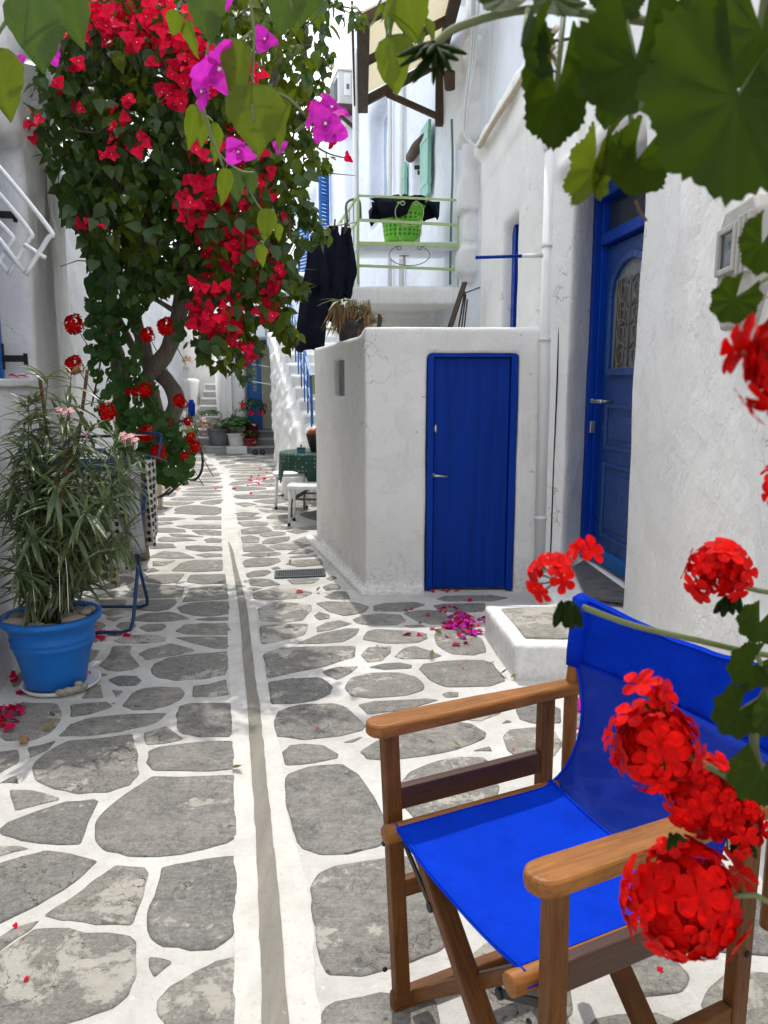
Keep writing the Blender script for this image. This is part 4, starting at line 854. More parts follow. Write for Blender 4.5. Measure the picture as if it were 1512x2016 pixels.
# ---- rough whitewashed stair on the right with blue rail
SR = thing('outside_stair', 'rough whitewashed outside stair with protruding stones and tall risers', 'stair', (-1.3, 12, 0))
mb = MB(); NS = 11; y0, z0 = 9.9, .72
def stx(Y): return -1.02-.22*(Y-10.0)
mb.prism([(stx(9.4), 9.4), (stx(9.4)+1.2, 9.4), (stx(9.9)+1.2, 9.95), (stx(9.9), 9.95)], -.1, .55)
for i in range(NS):
    y1 = y0+.50; z1 = z0+.178; xa, xb = stx(y0), stx(y1)
    mb.prism([(xa, y0), (xa+1.3, y0), (xb+1.3, y1+.7), (xb, y1+.7)], -.1, z1); y0, z0 = y1, z1
def sbase(Y): return -1.42-.157*(Y-10.6)
mb2 = [(Yq, sbase(Yq), stx(Yq)) for Yq in np.linspace(10.3, 15.8, 12)]
for (Ya, ba, ta), (Yb, bb, tb) in zip(mb2, mb2[1:]):
    h = .55+.178*((Ya-9.9)/.5); n0 = len(mb.v); h2 = .55+.178*((Yb-9.9)/.5)
    q = [(ba, Ya, -.1), (ta+.3, Ya, -.1), (tb+.3, Yb+.02, -.1), (bb, Yb+.02, -.1), (ta-.04, Ya, h), (ta+.3, Ya, h), (tb+.3, Yb+.02, h2), (tb-.04, Yb+.02, h2)]
    mb.add(q, [(0,3,2,1),(4,5,6,7),(0,1,5,4),(1,2,6,5),(2,3,7,6),(3,0,4,7)])
r3 = random.Random(11)
for i in range(90):
    Yq = r3.uniform(10.5, 15.7); t_ = r3.random(); h = .55+.178*((Yq-9.9)/.5); x_ = sbase(Yq)+(stx(Yq)-.04-sbase(Yq))*t_; r_ = r3.uniform(.05, .13); m3 = Matrix.Diagonal((.45, 1.5, 1))
    mb.lathe([(r_*math.sin(math.pi*j/6)+.001, -r_*math.cos(math.pi*j/6)) for j in range(7)], 8, (x_, Yq, h*t_), m3)
mb.prism([(sbase(15.6)-.0, 15.6), (stx(15.6)+1.0, 15.6), (stx(15.6)+1.0, 16.0), (sbase(15.9), 16.0)], -.1, 2.75)
plaster('steps', mb, M['wall'], SR, .035, .07, .02, 3)
y0, z0 = 9.9, .72
for i in range(9):
    z1 = z0+.178; m_ = MB(); xa = stx(y0); m_.box((xa+.04, y0-.012, z0-.02), (xa+1.1, y0+.0, z1-.045)); m_.build('shaded_riser', M['plastic_white'], SR); y0 += .5; z0 = z1  # grey sheets put the shade on the risers into the colour
BR = thing('stair_rail', 'bright blue iron handrail climbing the rough white stair', 'railing', (-1, 11, 1))
ra_, rb_ = W(612, 742, 10.05), W(566, 560, 13.2)
for off in (0, -.32):
    m_ = MB(); m_.bar(ra_+V3((0, 0, off)), rb_+V3((0, 0, off)), .035, .045 if off == 0 else .02); m_.build('rail', M['blue_bright'], BR)
for t_ in np.linspace(0, 1, 9):
    p = ra_.lerp(rb_, t_); m_ = MB(); m_.bar(p+V3((0, 0, -.72)), p, .02, .02, (0, 1, 0)); m_.build('baluster', M['blue_bright'], BR)
m_ = MB(); m_.bar(ra_, W(615, 836, 10.0), .03, .03, (0, 1, 0)); m_.build('post', M['blue_bright'], BR)
for t_ in (.1, .35, .6, .85):
    p = ra_.lerp(rb_, t_)+V3((0, 0, -.16)); m_ = MB(); m_.tube([p+V3((.05*math.cos(a), .03*math.cos(a), .06*math.sin(a))) for a in np.linspace(0, 2*math.pi, 13)], .006, 5); m_.build('ring', M['blue_bright'], BR)
# ---- end house: frontal wall with blue door, down pipe, curved wall, stone stairs
EH = thing('end_house', 'white house closing the lane with a barred blue double door and down pipe', 'house', (-3, 17, 0))
YE = 17.25; ex = lambda px, py=800: W(px, py, YE).x; ez = lambda py: W(500, py, YE).z
mb = MB(); d0, d1, dz0, dz1 = ex(487), ex(560), ez(846), ez(634)
wallrun(mb, (ex(440), YE-.25), (d0, YE-.25), .5, -.1, 3.7)
mb.prism([(d0-.03, YE-.25), (d1+2.6, YE-.25), (d1+2.6, YE+.3), (d0-.03, YE+.3)], dz1, 3.7); mb.prism([(d0-.03, YE+.06), (d1+.6, YE+.06), (d1+.6, YE+.4), (d0-.03, YE+.4)], -.1, 3.7); mb.prism([(d1, YE-.25), (d1+2.6, YE-.25), (d1+2.6, YE+.3), (d1, YE+.3)], -.1, 3.7)
for i in range(8):      # curved wall sweeping back along the stairs
    a, b = i/8, (i+1)/8; f = lambda t: (ex(440)-.72*t**.8, YE-.25+2.9*t)
    (xa, ya), (xb, yb) = f(a), f(b); mb.prism([(xa, ya), (xb, yb), (xb+.4, yb+.1), (xa+.4, ya+.1)], -.1, 3.7)
mb.prism([(-4.9, 20.0), (-3.2, 20.0), (-3.2, 20.4), (-4.9, 20.4)], -.1, 3.7)
mb.prism([(-7, 20.0), (-4.9, 20.0), (-4.9, 20.4), (-7, 20.4)], -.1, 3.5)
plaster('wall', mb, M['wall'], EH, .05, .05, .012, 3)
m_ = MB(); dzt = W(500, 745, 17.2); 
fr = MB(); fr.box((d0+.005, YE-.03, dz0), (d0+.06, YE+.05, dz1)); fr.box((d0+.06, YE-.028, dz1-.06), (d1, YE+.05, dz1-.003)); fr.box((d0+.06, YE-.03, ez(677)-.02), (d1, YE+.05, ez(664))); xm = ex(507); fr.box((xm-.0, YE-.026, ez(664)), (xm+.06, YE+.05, dz1-.06))
fr.build('door_frame', M['blue_bright'], EH)
# leaf with barred glazing
xl0, xl1 = d0+.06, ex(515); lz1 = ez(680)
m_ = MB(); m_.box((xl0, YE-.01, dz0+.01), (xl0+.07, YE+.04, lz1)); m_.box((xl1-.09, YE-.01, dz0+.01), (xl1, YE+.04, lz1)); m_.box((xl0+.07, YE-.008, lz1-.14), (xl1-.09, YE+.04, lz1)); m_.box((xl0+.07, YE-.008, dz0+.01), (xl1-.09, YE+.04, ez(770)))
lfE = m_.build('door_leaf', M['blue_bright'], EH)
for za, zb2 in ((ez(800)+.02, ez(780)), (dz0+.1, ez(808))):
    m_ = MB(); m_.box((xl0+.10, YE-.02, za), (xl1-.12, YE-.006, zb2)); m_.build('panel', M['blue_bright'], lfE, b=.008)
m_ = MB(); m_.box((xl0+.07, YE+.015, ez(770)), (xl1-.09, YE+.02, lz1-.14)); m_.build('curtain', M['curtain'], lfE)
for i in range(9):
    z_ = ez(766)+(lz1-.18-ez(766))*i/8; m_ = MB(); m_.box((xl0+.06, YE-.004, z_-.009), (xl1-.08, YE+.008, z_+.009)); m_.build('bar', M['blue_bright'], lfE)
m_ = MB(); m_.box((xl1+.02, YE+.01, dz0+.02), (d1, YE+.03, lz1)); m_.build('curtain', M['curtain'], EH)
m_ = MB(); m_.box((d0+.06, YE+.015, ez(664)), (d1, YE+.02, dz1-.06)); m_.build('transom_curtain', M['curtain'], EH)
# down pipe, stair soffit
m_ = MB(); x_ = ex(458); m_.box((x_-.05, YE-.36, ez(842)), (x_+.06, YE-.25, 3.5)); m_.build('down_pipe', M['white_paint'], EH, b=.01)
mb = MB()
for i in range(5): mb.box((ex(494)+.16*i, 15.9, ez(672)+.17*i-.05*i), (ex(494)+.16*i+1.2, 16.9, ez(672)+.17*i+.6))
pl = plaster('stair_soffit', mb, M['wall_far'], EH, .04, .03, .008, 2)
# marble steps to the door
for i in range(3):
    m_ = MB(); z_ = .155*(i+1); m_.box((ex(488)-.02 if i else ex(483), 16.42+.27*i, z_-.155 if i == 0 else z_-.17), (ex(560)+.3, 17.4, z_-.032)); o = m_.build('door_step', M['marble_dark'], EH)
    m_ = MB(); m_.box((ex(488)-.03 if i else ex(483)-.01, 16.40+.27*i, z_-.032), (ex(560)+.3, 17.42, z_)); m_.build('tread', M['marble'], o, b=.006)
# stairs rising on the left
LS = thing('stone_stairs', 'pale stone stairs winding up beside the curved white wall at the end', 'stairs', (-4, 16.6, 0))
for i in range(9):
    z_ = .165*(i+1); Yq = 16.45+.29*i; xa = W(372-1.5*i, 880, 16.45).x; xb = f(max(0, (Yq-17.0)/2.9))[0]+.1 if Yq > 17 else ex(446)
    if i == 0: xb = W(449, 880, 16.4).x
    m_ = MB(); m_.box((xa, Yq, -.02), (xb, 20.2, z_-.04)); o = m_.build('step', M['marble'], LS)
    m_ = MB(); m_.box((xa-.01, Yq-.022, z_-.04), (xb+.005, 20.2, z_)); m_.build('tread', M['white_paint'] if i else M['marble'], o, b=.008)
PW = thing('planter_wall', 'white parapet wall with stepped top at the left of the stone stairs', 'wall', (-4.8, 16.5, 0))
mb = MB(); a0 = W(372, 880, 16.3).x; mb.prism([(a0-1.6, 16.2), (a0, 16.2), (a0-.3, 19), (a0-1.9, 19)], -.1, .9); mb.prism([(a0-1.6, 16.7), (a0-.05, 16.7), (a0-.35, 19), (a0-1.9, 19)], .8, W(360, 745, 16.7).z); plaster('wall', mb, M['wall'], PW, .04, .03, .01, 3)
EB = thing('cream_house', 'cream coloured house wall far behind the stone stairs', 'house', (-6, 19.6, 0)); mb = MB(); mb.prism([(-8, 19.3), (-5.05, 19.3), (-5.05, 19.8), (-8, 19.8)], -.1, 3.4); plaster('wall', mb, whitewash('cream_wash', (.72, .62, .50), (.64, .54, .43), .1), EB, .06, .04, .01, 2)
PL = thing('plinth', 'small square white plinth carrying the white pot', 'plinth', tuple(G(466, 893))); c = G(466, 894); mb = MB(); mb.prism([(c.x-.22, c.y), (c.x+.22, c.y), (c.x+.22, c.y+.4), (c.x-.22, c.y+.4)], -.02, .165); plaster('block', mb, M['wall'], PL, .02, .01, .006, 2)
m_ = MB(); a, b = W(455, 735, 16.9), W(534, 757, 15.0); m_.tube(smooth_path([a, a.lerp(b, .5)+V3((0, 0, -.04)), b], 5), .008, 5); props(m_.build('washing_line', M['white_paint']), 'white washing line stretched across in front of the far blue door', 'line')
m_ = MB(); a, b = W(487, 715, 16.9), W(534, 723, 15.0); m_.tube([a, b], .005, 5); props(m_.build('washing_line', M['white_paint']), 'thin upper line crossing the glazing of the far blue door', 'line')
# ---- left house with the window by the plant
LH = thing('left_house', 'shaded white house on the left with a deep blue shuttered window', 'house', (-2, 4.5, 0))
def XL(Y): return -1.83-.2*(Y-3.44)
LA, LB = (XL(-1.5), -1.5), (XL(5.35), 5.35)
def sl(Y): return math.hypot(XL(Y)-LA[0], Y+1.5)
wt = VP(62, 330, LA, LB); wb_ = VP(75, 746, LA, LB)
mb = MB(); wallrun(mb, LA, LB, .5, -.1, 4.3, [(sl(3.1), sl(wb_.y), wb_.z-.02, wt.z+.02, .30)], left=True)
mb.prism([(XL(5.3)-.09, 5.3), (XL(6.35)-.09, 6.35), (XL(6.35)-.6, 6.35), (XL(5.3)-.6, 5.3)], -.1, 4.3)
mb.prism([(-2.55-.2, 6.2), (-4.35, 17), (-5, 17), (-3.2, 6.2)], -.1, 3.6)
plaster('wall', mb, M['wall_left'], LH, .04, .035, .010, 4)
dL = V3((LB[0]-LA[0], LB[1]-LA[1], 0)).normalized(); nL = V3((-dL.y, dL.x, 0))
m_ = MB(); q = [V3((*LA, 0))+dL*s_+nL*o for s_, o in ((sl(3.1), -.025), (sl(wb_.y)-.01, -.025), (sl(wb_.y)-.01, .28), (sl(3.1), .28))]; m_.prism([(p.x, p.y) for p in q], wb_.z-.045, wb_.z-.005); m_.build('sill', M['white_paint'], LH, b=.008)
yq = wb_.y-.03
p0_ = V3((*LA, 0))+dL*(sl(yq)-.02)+nL*.20; p1_ = V3((*LA, 0))+dL*(sl(3.15))+nL*.20
m_ = MB(); m_.bar(p0_-dL*.03+V3((0, 0, wb_.z)), p0_-dL*.03+V3((0, 0, wt.z-.02)), .05, .06, nL); m_.build('window_frame', M['blue_bright'], LH, b=.004)
shL = shutter(p0_-dL*.07, p0_-dL*.55, wb_.z+.03, wt.z-.05, 4, par=LH, mat='blue_bright'); shL2 = shutter(p0_-dL*.56, p0_-dL*1.1, wb_.z+.03, wt.z-.05, 4, par=LH, mat='blue_bright')
for py in (395, 703):
    hz_ = W(32, py, 4.25).z; h0 = p0_-nL*.03-dL*.02; m_ = MB(); m_.bar(h0+V3((0, 0, hz_)), h0-nL*.13+V3((0, 0, hz_)), .035, .03); m_.bar(h0+V3((0, 0, hz_+.018)), h0-nL*.12+V3((0, 0, hz_+.018)), .02, .01); m_.bar(h0-nL*.0+V3((0, 0, hz_-.06)), h0+V3((0, 0, hz_+.09)), .02, .012, dL); m_.bar(h0-nL*.125+V3((0, 0, hz_-.035)), h0-nL*.125+V3((0, 0, hz_+.035)), .015, .03); m_.build('hinge', M['black_iron'], LH, b=.003)
# white tube airer hooked on the window
AR = thing('window_airer', 'folding white tube airer hooked outside the left window', 'airer', tuple(W(40, 440, 4.0)))
YA = 3.95
def az(px, py, dy=0): return W(px, py, YA+dy)
for pts, dy in ((((-30, 300), (6, 338), (98, 452), (94, 470), (50, 541)), 0), (((-40, 340), (0, 384), (60, 457), (57, 472), (17, 541)), .05), (((-60, 370), (-30, 410), (22, 463), (20, 480), (-20, 541)), .10)):
    m_ = MB(); m_.tube(smooth_path([az(*p, dy) for p in pts], 4), .0120, 10); m_.build('tube', M['white_paint'], AR)
for a, b, dy in (((52, 540), (-25, 440), .02), ((90, 512-4), (48, 482), .0), ((55, 540), (8, 492), .03), ((20, 540), (-30, 480), .06)):
    m_ = MB(); m_.tube([az(*a, dy), az(*b, dy)],   .0110, 10); m_.build('cross_tube', M['white_paint'], AR)
m_ = MB(); m_.tube([az(-20, 300), az(-20, 300)+V3((-.2, .05, -.05))], .009, 8); m_.build('hook', M['white_paint'], AR)
# ================================================================= THINGS IN THE LANE
def pot_mesh(r0, r1, h, rim=.012, foot=False):
    pr = [(r0*.96, 0), (r0, .006), (r0+(r1-r0)*.5, h*.5), (r1, h-.04), (r1+rim, h-.035), (r1+rim, h), (r1+rim-.01, h+.004), (r1-.012, h), (r1-.02, h-.05), (.01, h-.055)]
    return pr
def potted(name, label, base, r0, r1, h, mat, soil=True, cat='pot', group=None):
    t = thing(name, label, cat, tuple(base), group=group)
    MB().lathe(pot_mesh(r0, r1, h), 24, base).build('pot', M[mat], t)
    MB().lathe([(.002, h-.045), (r1-.015, h-.042), (r1-.015, h-.05)], 16, base).build('soil', M['soil'], t)
    return t
# drying rack
DR = thing('drying_rack', 'blue metal drying rack standing behind the oleander pot', 'drying rack', (-1.8, 4.65, 0))
tA0, tA1 = W(272, 905, 4.42), V3((-2.02, 4.42, 0)); zR = .985
def frm(name, yb, yt, x1, mat='blue_rack'):
    xr = x1; xl_ = -2.02
    pts = [(xl_, yt, zR), (xl_, yb, .02), (xr, yb, .02), (xr, yt, zR)]
    pp = [V3(pts[0])]+[V3(pts[1]).lerp(V3(pts[0]), .05), V3(pts[1]).lerp(V3(pts[2]), .06)]+[V3(pts[2]).lerp(V3(pts[1]), .12), V3(pts[2])+V3((0, 0, .015)).lerp(V3((0, 0, .015)), 0)+V3((-.012, 0, 0)), V3(pts[2]).lerp(V3(pts[3]), .07)]+[V3(pts[3])]
    MB().tube(pp, .011, 9).build(name, M[mat], DR)
frm('leg_frame', 4.33, 4.78, -1.475); frm('leg_frame', 4.86, 4.36, -1.535)
def tb(name, pts, r=.010): return MB().tube(pts, r, 8).build(name, M['blue_rack'], DR)
tb('top_rail', [(-2.06, 4.36, zR), (-1.49, 4.36, zR), (-1.46, 4.40, zR+.002)]); tb('top_rail', [(-2.06, 4.80, zR), (-1.49, 4.80, zR)])
tb('side_rail', [(-1.485, 4.30, zR+.006), (-1.485, 4.88, zR+.006)]); tb('side_rail', [(-2.05, 4.30, zR+.006), (-2.05, 4.88, zR+.006)])
wg = smooth_path([V3((-1.50, 4.36, zR)), V3((-1.52, 4.20, zR+.10)), V3((-1.56, 4.14, zR+.12)), V3((-2.0, 4.14, zR+.12)), V3((-2.05, 4.2, zR+.1)), V3((-2.06, 4.36, zR))], 4); tb('wing', wg)
wg = smooth_path([V3((-1.49, 4.80, zR)), V3((-1.47, 5.02, zR+.09)), V3((-1.5, 5.06, zR+.13)), V3((-1.98, 5.06, zR+.13)), V3((-2.05, 4.98, zR+.1)), V3((-2.06, 4.80, zR))], 4); tb('wing', wg)
tb('end_loop', [(-1.485, 4.80, zR), (-1.42, 4.84, zR+.02), (-1.40, 4.86, zR+.16), (-1.55, 4.9, zR+.17)])
for i in range(11):
    y_ = 4.38+.41*i/10; MB().tube([(-2.05, y_, zR+.008), (-1.485, y_, zR+.008)], .003, 5).build('wire', M['blue_rack'], DR)
for i in range(4): MB().tube([(-2.03, 4.18+.045*i, zR+.10-.025*i), (-1.53, 4.18+.045*i, zR+.10-.025*i)], .003, 5).build('wire', M['blue_rack'], DR)
def cloth(name, label, top, dn, nu, nv, mat, fold=.012, hem=.01, cat='cloth', group=None, side=None):
    """cloth hanging from the line a-b, falling dn metres"""
    a, b = top; a, b = V3(a), V3(b); e_ = b-a; n_ = V3((e_.y, -e_.x, 0)).normalized(); mb = MB(); vs = []
    for j in range(nv+1):
        for i in range(nu+1):
            s_, t_ = i/nu, j/nv; d_ = dn*(1+.06*math.sin(5*s_+a.x*9))
            w_ = fold*(.3+t_)*math.sin(s_*11+2*math.sin(s_*3)+a.y*3)+.5*fold*t_*math.sin(s_*23+1)
            vs.append(a+e_*(s_*(1-.05*t_)+.025*t_)+V3((0, 0, -d_*t_-.010*math.sin(math.pi*s_)))+n_*w_)
    mb.add(vs, [(j*(nu+1)+i, j*(nu+1)+i+1, (j+1)*(nu+1)+i+1, (j+1)*(nu+1)+i) for j in range(nv) for i in range(nu)], True)
    o = mb.build(name, M[mat]); s = o.modifiers.new('thickness', 'SOLIDIFY'); s.thickness = .004
    return props(o, label, cat, group)
cloth('towel', 'grey white towel hanging over the end of the blue drying rack', ((-1.478, 4.30, zR+.02), (-1.462, 4.64, zR+.02)), .50, 18, 14, 'towel', .03)
cloth('spotted_cloth', 'white cloth with small dark dots hanging on the far end of the drying rack', ((-1.46, 4.66, zR+.02), (-1.45, 4.86, zR+.02)), .52, 14, 12, 'polka', .02)
cloth('spotted_cloth', 'white spotted cloth hanging on the rack behind the oleander', ((-1.84, 4.47, zR+.02), (-1.52, 4.46, zR+.02)), .64, 20, 14, 'polka', .02)
cloth('green_spotted_cloth', 'cloth with green spotted hem hanging low on the drying rack', ((-1.95, 4.55, zR+.01), (-1.60, 4.53, zR+.01)), .76, 20, 14, 'polka_g', .02)
# table and stools
TC_ = V3((-.73, 8.62, 0)); ZTb = .715
TB = thing('garden_table', 'round iron garden table with curved legs beside the shed', 'table', tuple(TC_))
MB().lathe([(.42, 0), (.43, .012), (.42, .024)], 32, TC_+V3((0, 0, ZTb-.024))).build('table_top', M['white_paint'], TB)
for k in range(4):
    a = R(35+90*k); u_ = V3((math.cos(a), math.sin(a), 0)); pts = smooth_path([TC_+u_*.10+V3((0, 0, ZTb-.03)), TC_+u_*.08+V3((0, 0, .45)), TC_+u_*.16+V3((0, 0, .30)), TC_+u_*.34+V3((0, 0, .20)), TC_+u_*.36+V3((0, 0, .0))], 4)
    MB().tube(pts, .011, 7).build('leg', M['grey_iron'], TB)
    b_ = R(125+90*k); MB().bar(TC_+u_*.33+V3((0, 0, .205)), TC_+V3((math.cos(b_), math.sin(b_), 0))*.33+V3((0, 0, .205)), .012, .02).build('stretcher', M['grey_iron'], TB)
mb = MB(); na = 72; rings = []
vs = [TC_+V3((0, 0, ZTb+.006))]; prof = [(.2, .006), (.41, .006), (.435, .0), (.445, -.03), (.45, -.10), (.452, -.20), (.45, -.30)]
for j, (r_, z_) in enumerate(prof):
    for k in range(na):
        a = 2*math.pi*k/na; dr_ = max(0, j-3)*.011*math.sin(a*9+.6*math.sin(3*a)); extra = (1 if j > 3 else 0)*(.30 if abs(((a+.55) % (math.pi/2))-math.pi/4) < .42 else 0)*(j-3)/3*.62
        vs.append(TC_+V3(((r_+dr_)*math.cos(a), (r_+dr_)*math.sin(a), ZTb+z_*(.62 if j > 3 else 1)-extra*.75)))
fs = [(0, 1+k, 1+(k+1) % na) for k in range(na)]+[(1+j*na+k, 1+(j+1)*na+k, 1+(j+1)*na+(k+1) % na, 1+j*na+(k+1) % na) for j in range(len(prof)-1) for k in range(na)]
mb.add(vs, fs, True); props(mb.build('tablecloth', M['tablecloth']), 'dark green printed tablecloth draped over the garden table', 'tablecloth')
def stool(c, rz, label):
    t = thing('stool', label, 'stool', tuple(c), rz, 'white stools at the garden table')
    pts = [(.21*math.copysign(abs(math.cos(a))**.5, math.cos(a)), .19*math.copysign(abs(math.sin(a))**.5, math.sin(a))) for a in np.linspace(0, 2*math.pi, 24, endpoint=False)]
    m_ = MB(); m_.prism(pts, .385, .425); m_.build('seat', M['white_paint'], t, local=True, b=.01)
    for sx in (-1, 1):
        for sy in (-1, 1):
            m_ = MB(); m_.tube([(sx*.165, sy*.145, .39), (sx*.18, sy*.16, .0)], .014, 8); l_ = m_.build('leg', M['white_paint'], t, local=True)
            MB().tube([(sx*.1795, sy*.1595, .035), (sx*.1805, sy*.1605, .0)], .0165, 8).build('rubber_foot', M['rubber'], l_, local=True)
stool(V3((-1.12, 9.15, 0)), .15, 'white stool on the far side of the garden table, mostly in view'); stool(V3((-.80, 8.02, 0)), -.05, 'white stool nearer the camera, half hidden by the shed corner')
tin = thing('teal_tin', 'small teal patterned tin with a knob on the garden table', 'tin', (-.93, 8.35, ZTb+.007)); tp0 = W(593, 896, 8.35)
m_ = MB(); m_.box((tp0.x-.042, 8.31, ZTb+.007), (tp0.x+.042, 8.39, ZTb+.062)); m_.build('box', M['teal'], tin, b=.004); m_ = MB(); m_.box((tp0.x-.044, 8.308, ZTb+.055), (tp0.x+.044, 8.392, ZTb+.066)); ld = m_.build('lid', M['black_iron'], tin); MB().tube([(tp0.x, 8.35, ZTb+.066), (tp0.x, 8.35, ZTb+.095)], [.006, .009], 8).build('knob', M['black_iron'], ld)
bw = W(627, 895, 8.5); bw.z = ZTb+.007; BW = thing('bowl', 'tapered dark brown planter pot on the garden table', 'bowl', tuple(bw)); MB().lathe([(.085, 0), (.135, .195), (.14, .20), (.125, .20), (.08, .03)], 24, bw).build('body', M['pot_dark'], BW)
for i, (dx, dy, dz, r_) in enumerate(((-.055, -.03, .215, .05), (.02, -.04, .235, .055), (-.005, .05, .225, .05), (.075, .02, .22, .05), (-.085, .03, .205, .042))):
    pf = bw+V3((dx, dy, dz)); MB_ = MB(); MB_.ball(pf, r_, 12, 8, (1, 1, .92)); props(MB_.build('fruit', M['fruit']), 'round orange and red fruit piled in the brown pot', 'fruit', 'fruit piled in the brown pot')
wb2 = thing('white_bench', 'low whitewashed block behind the stools', 'bench', (-1.1, 10, 0)); mb = MB(); mb.prism([(-1.28, 9.75), (-.3, 9.6), (-.2, 10.3), (-1.38, 10.3)], -.05, .30); plaster('block', mb, M['wall'], wb2, .03, .03, .01, 3)
# green planter on the stair, dark clothes, basket
gp_ = W(618, 776, 10.9); GPt = thing('olive_planter', 'olive green box planter on the white stair above the table', 'planter', tuple(gp_))
m_ = MB(); m_.box((gp_.x-.07, gp_.y-.1, gp_.z), (gp_.x+.3, gp_.y+.15, gp_.z+.27)); m_.build('box', M['pot_olive'], GPt, b=.012)
for (dx, dz, rx) in ((-.02, .75, -.5), (.05, .62, .3), (.1, .8, .1)):
    a = gp_+V3((.05, 0, .25)); b = a+V3((dx, 0, dz)); m_ = MB(); m_.tube(smooth_path([a, a.lerp(b, .5)+V3((.03, 0, 0)), b], 3), .01, 6); st_ = m_.build('stem', M['stem'], GPt)
    vs = []; L_ = .34; dirv = V3((rx, -.2, .1)).normalized(); sdv = V3((0, 1, .3)).normalized()
    for i in range(7): t = i/6; w_ = .085*math.sin(math.pi*t**.8)+.002; c_ = b+dirv*L_*t+V3((0, 0, -.12*t*t)); vs += [c_-sdv*w_, c_+V3((0, 0, -.015)), c_+sdv*w_]
    m_ = MB(); m_.add(vs, [(3*i+j, 3*i+j+1, 3*i+4+j, 3*i+3+j) for i in range(6) for j in range(2)], True); m_.build('leaf', M['leaf_pale'], GPt)
# washing pole and black clothes
WP = thing('washing_pole', 'thin pale pole holding the black clothes beside the balcony', 'pole', tuple(W(665, 450, 8.0))); MB().tube([W(636, 448, 7.95), W(702, 437, 8.2)], .010, 7).build('pole', M['plastic_white'], WP)
CLG = 'black clothes hanging by the balcony'
def garment(name, label, cols, Y, mat='black_cloth', fold=.03, bot=0):
    """cols: (px left, px right, py) rows from the pegs down"""
    nu = 14; vs = []; rows = []
    for k in range(len(cols)-1):
        for q in range(4): t = q/4; rows.append([cols[k][i]+(cols[k+1][i]-cols[k][i])*t for i in range(3)])
    rows.append(list(cols[-1])); nv = len(rows)
    for j, (a, b, y) in enumerate(rows):
        for i in range(nu+1):
            s_ = i/nu; p = W(a+(b-a)*s_, y+(4*math.sin(s_*9) if j == nv-1 else 0), Y); wd = abs(b-a)/1514*Y
            p.y += -fold*(j/nv)*math.sin(s_*9+1.5*math.sin(j*.3+a))-.5*fold*math.sin(s_*17+j*.2)-wd*.30*math.sin(math.pi*s_); vs.append(p)
    m_ = MB(); m_.add(vs, [(j*(nu+1)+i, j*(nu+1)+i+1, (j+1)*(nu+1)+i+1, (j+1)*(nu+1)+i) for j in range(nv-1) for i in range(nu)], True); o = m_.build(name, M[mat]); s = o.modifiers.new('thickness', 'SOLIDIFY'); s.thickness = .05; s.offset = 1; o.modifiers.new('smooth', 'SUBSURF').levels = 1; o.modifiers['smooth'].render_levels = 1
    props(o, label, 'clothing', CLG)
    return o
garment('trousers', 'long black trousers, leftmost and lowest of the hanging clothes', [(612, 626, 470), (603, 644, 510), (594, 650, 560), (585, 646, 620), (578, 640, 692)], 7.85)
garment('shirt', 'black shirt pegged in front of the hanging trousers', [(614, 626, 462), (604, 642, 485), (601, 648, 540), (600, 648, 566)], 7.75)
garment('shirt', 'black shirt hanging in the middle of the dark clothes', [(652, 662, 444), (636, 674, 470), (624, 680, 520), (620, 678, 560), (624, 672, 600), (636, 662, 632)], 7.92)
garment('shirt', 'small black top nearest the green railing', [(678, 687, 447), (668, 694, 465), (661, 701, 510), (662, 700, 550), (668, 690, 585)], 8.02)
for px, py in ((620, 462), (658, 443), (682, 445), (678, 450)):
    p = W(px, py, 7.9); props(MB().bar(p+V3((0, -.02, -.05)), p+V3((.01, -.02, .05)), .012, .016).build('clothes_peg', M['old_wood']), 'small dark clothes peg gripping the hanging black clothes', 'peg', 'pegs on the washing pole')
bz = tl(793, 469); BKc = V3((bz.x, YB+.32, bt+.0)); BK = thing('laundry_basket', 'lime green pierced plastic laundry basket on the balcony bench', 'basket', tuple(BKc))
mb = MB(); na, nr = 36, 9; r0, r1, hB = .185, .235, .37
# pierced wall: real holes
vs, fs = [], []
for j in range(nr*2+1):
    t = j/(nr*2); r_ = r0+(r1-r0)*t
    for k in range(na*2): a = math.pi*k/na; vs.append(BKc+V3((r_*math.cos(a), r_*.78*math.sin(a), .01+hB*t)))
n2 = na*2
for j in range(nr*2):
    for k in range(n2):
        hole = (j % 2 == 1) and (k % 3 == 1) and 1 < j < nr*2-3
        if not hole: fs.append((j*n2+k, j*n2+(k+1) % n2, (j+1)*n2+(k+1) % n2, (j+1)*n2+k))
mb.add(vs, fs, True); o = mb.build('basket_wall', M['basket'], BK); so_ = o.modifiers.new('thickness', 'SOLIDIFY'); so_.thickness = .006
MB().lathe([(.002, .0), (.18, .0), (.185, .012), (.002, .012)], 24, BKc, Matrix.Diagonal((1, .78, 1))).build('base', M['basket'], BK)
MB().tube([BKc+V3((.238*math.cos(a), .238*.78*math.sin(a), .01+hB)) for a in np.linspace(0, 2*math.pi, 37)], .012, 7, False).build('rim', M['basket'], BK)
for sx in (-1, 1): MB().tube(smooth_path([BKc+V3((sx*.2, -.1, .01+hB)), BKc+V3((sx*.27, -.06, hB+.07)), BKc+V3((sx*.27, .06, hB+.07)), BKc+V3((sx*.2, .1, .01+hB))], 4), .010, 7).build('handle', M['basket'], BK)
MB().lathe([(.002, .02), (.17, .02), (.19, .19), (.002, .2)], 20, BKc, Matrix.Diagonal((1, .78, 1))).build('lining', M['teal'], BK)
mb = MB(); r4 = random.Random(3); vs = []; nn_ = 26
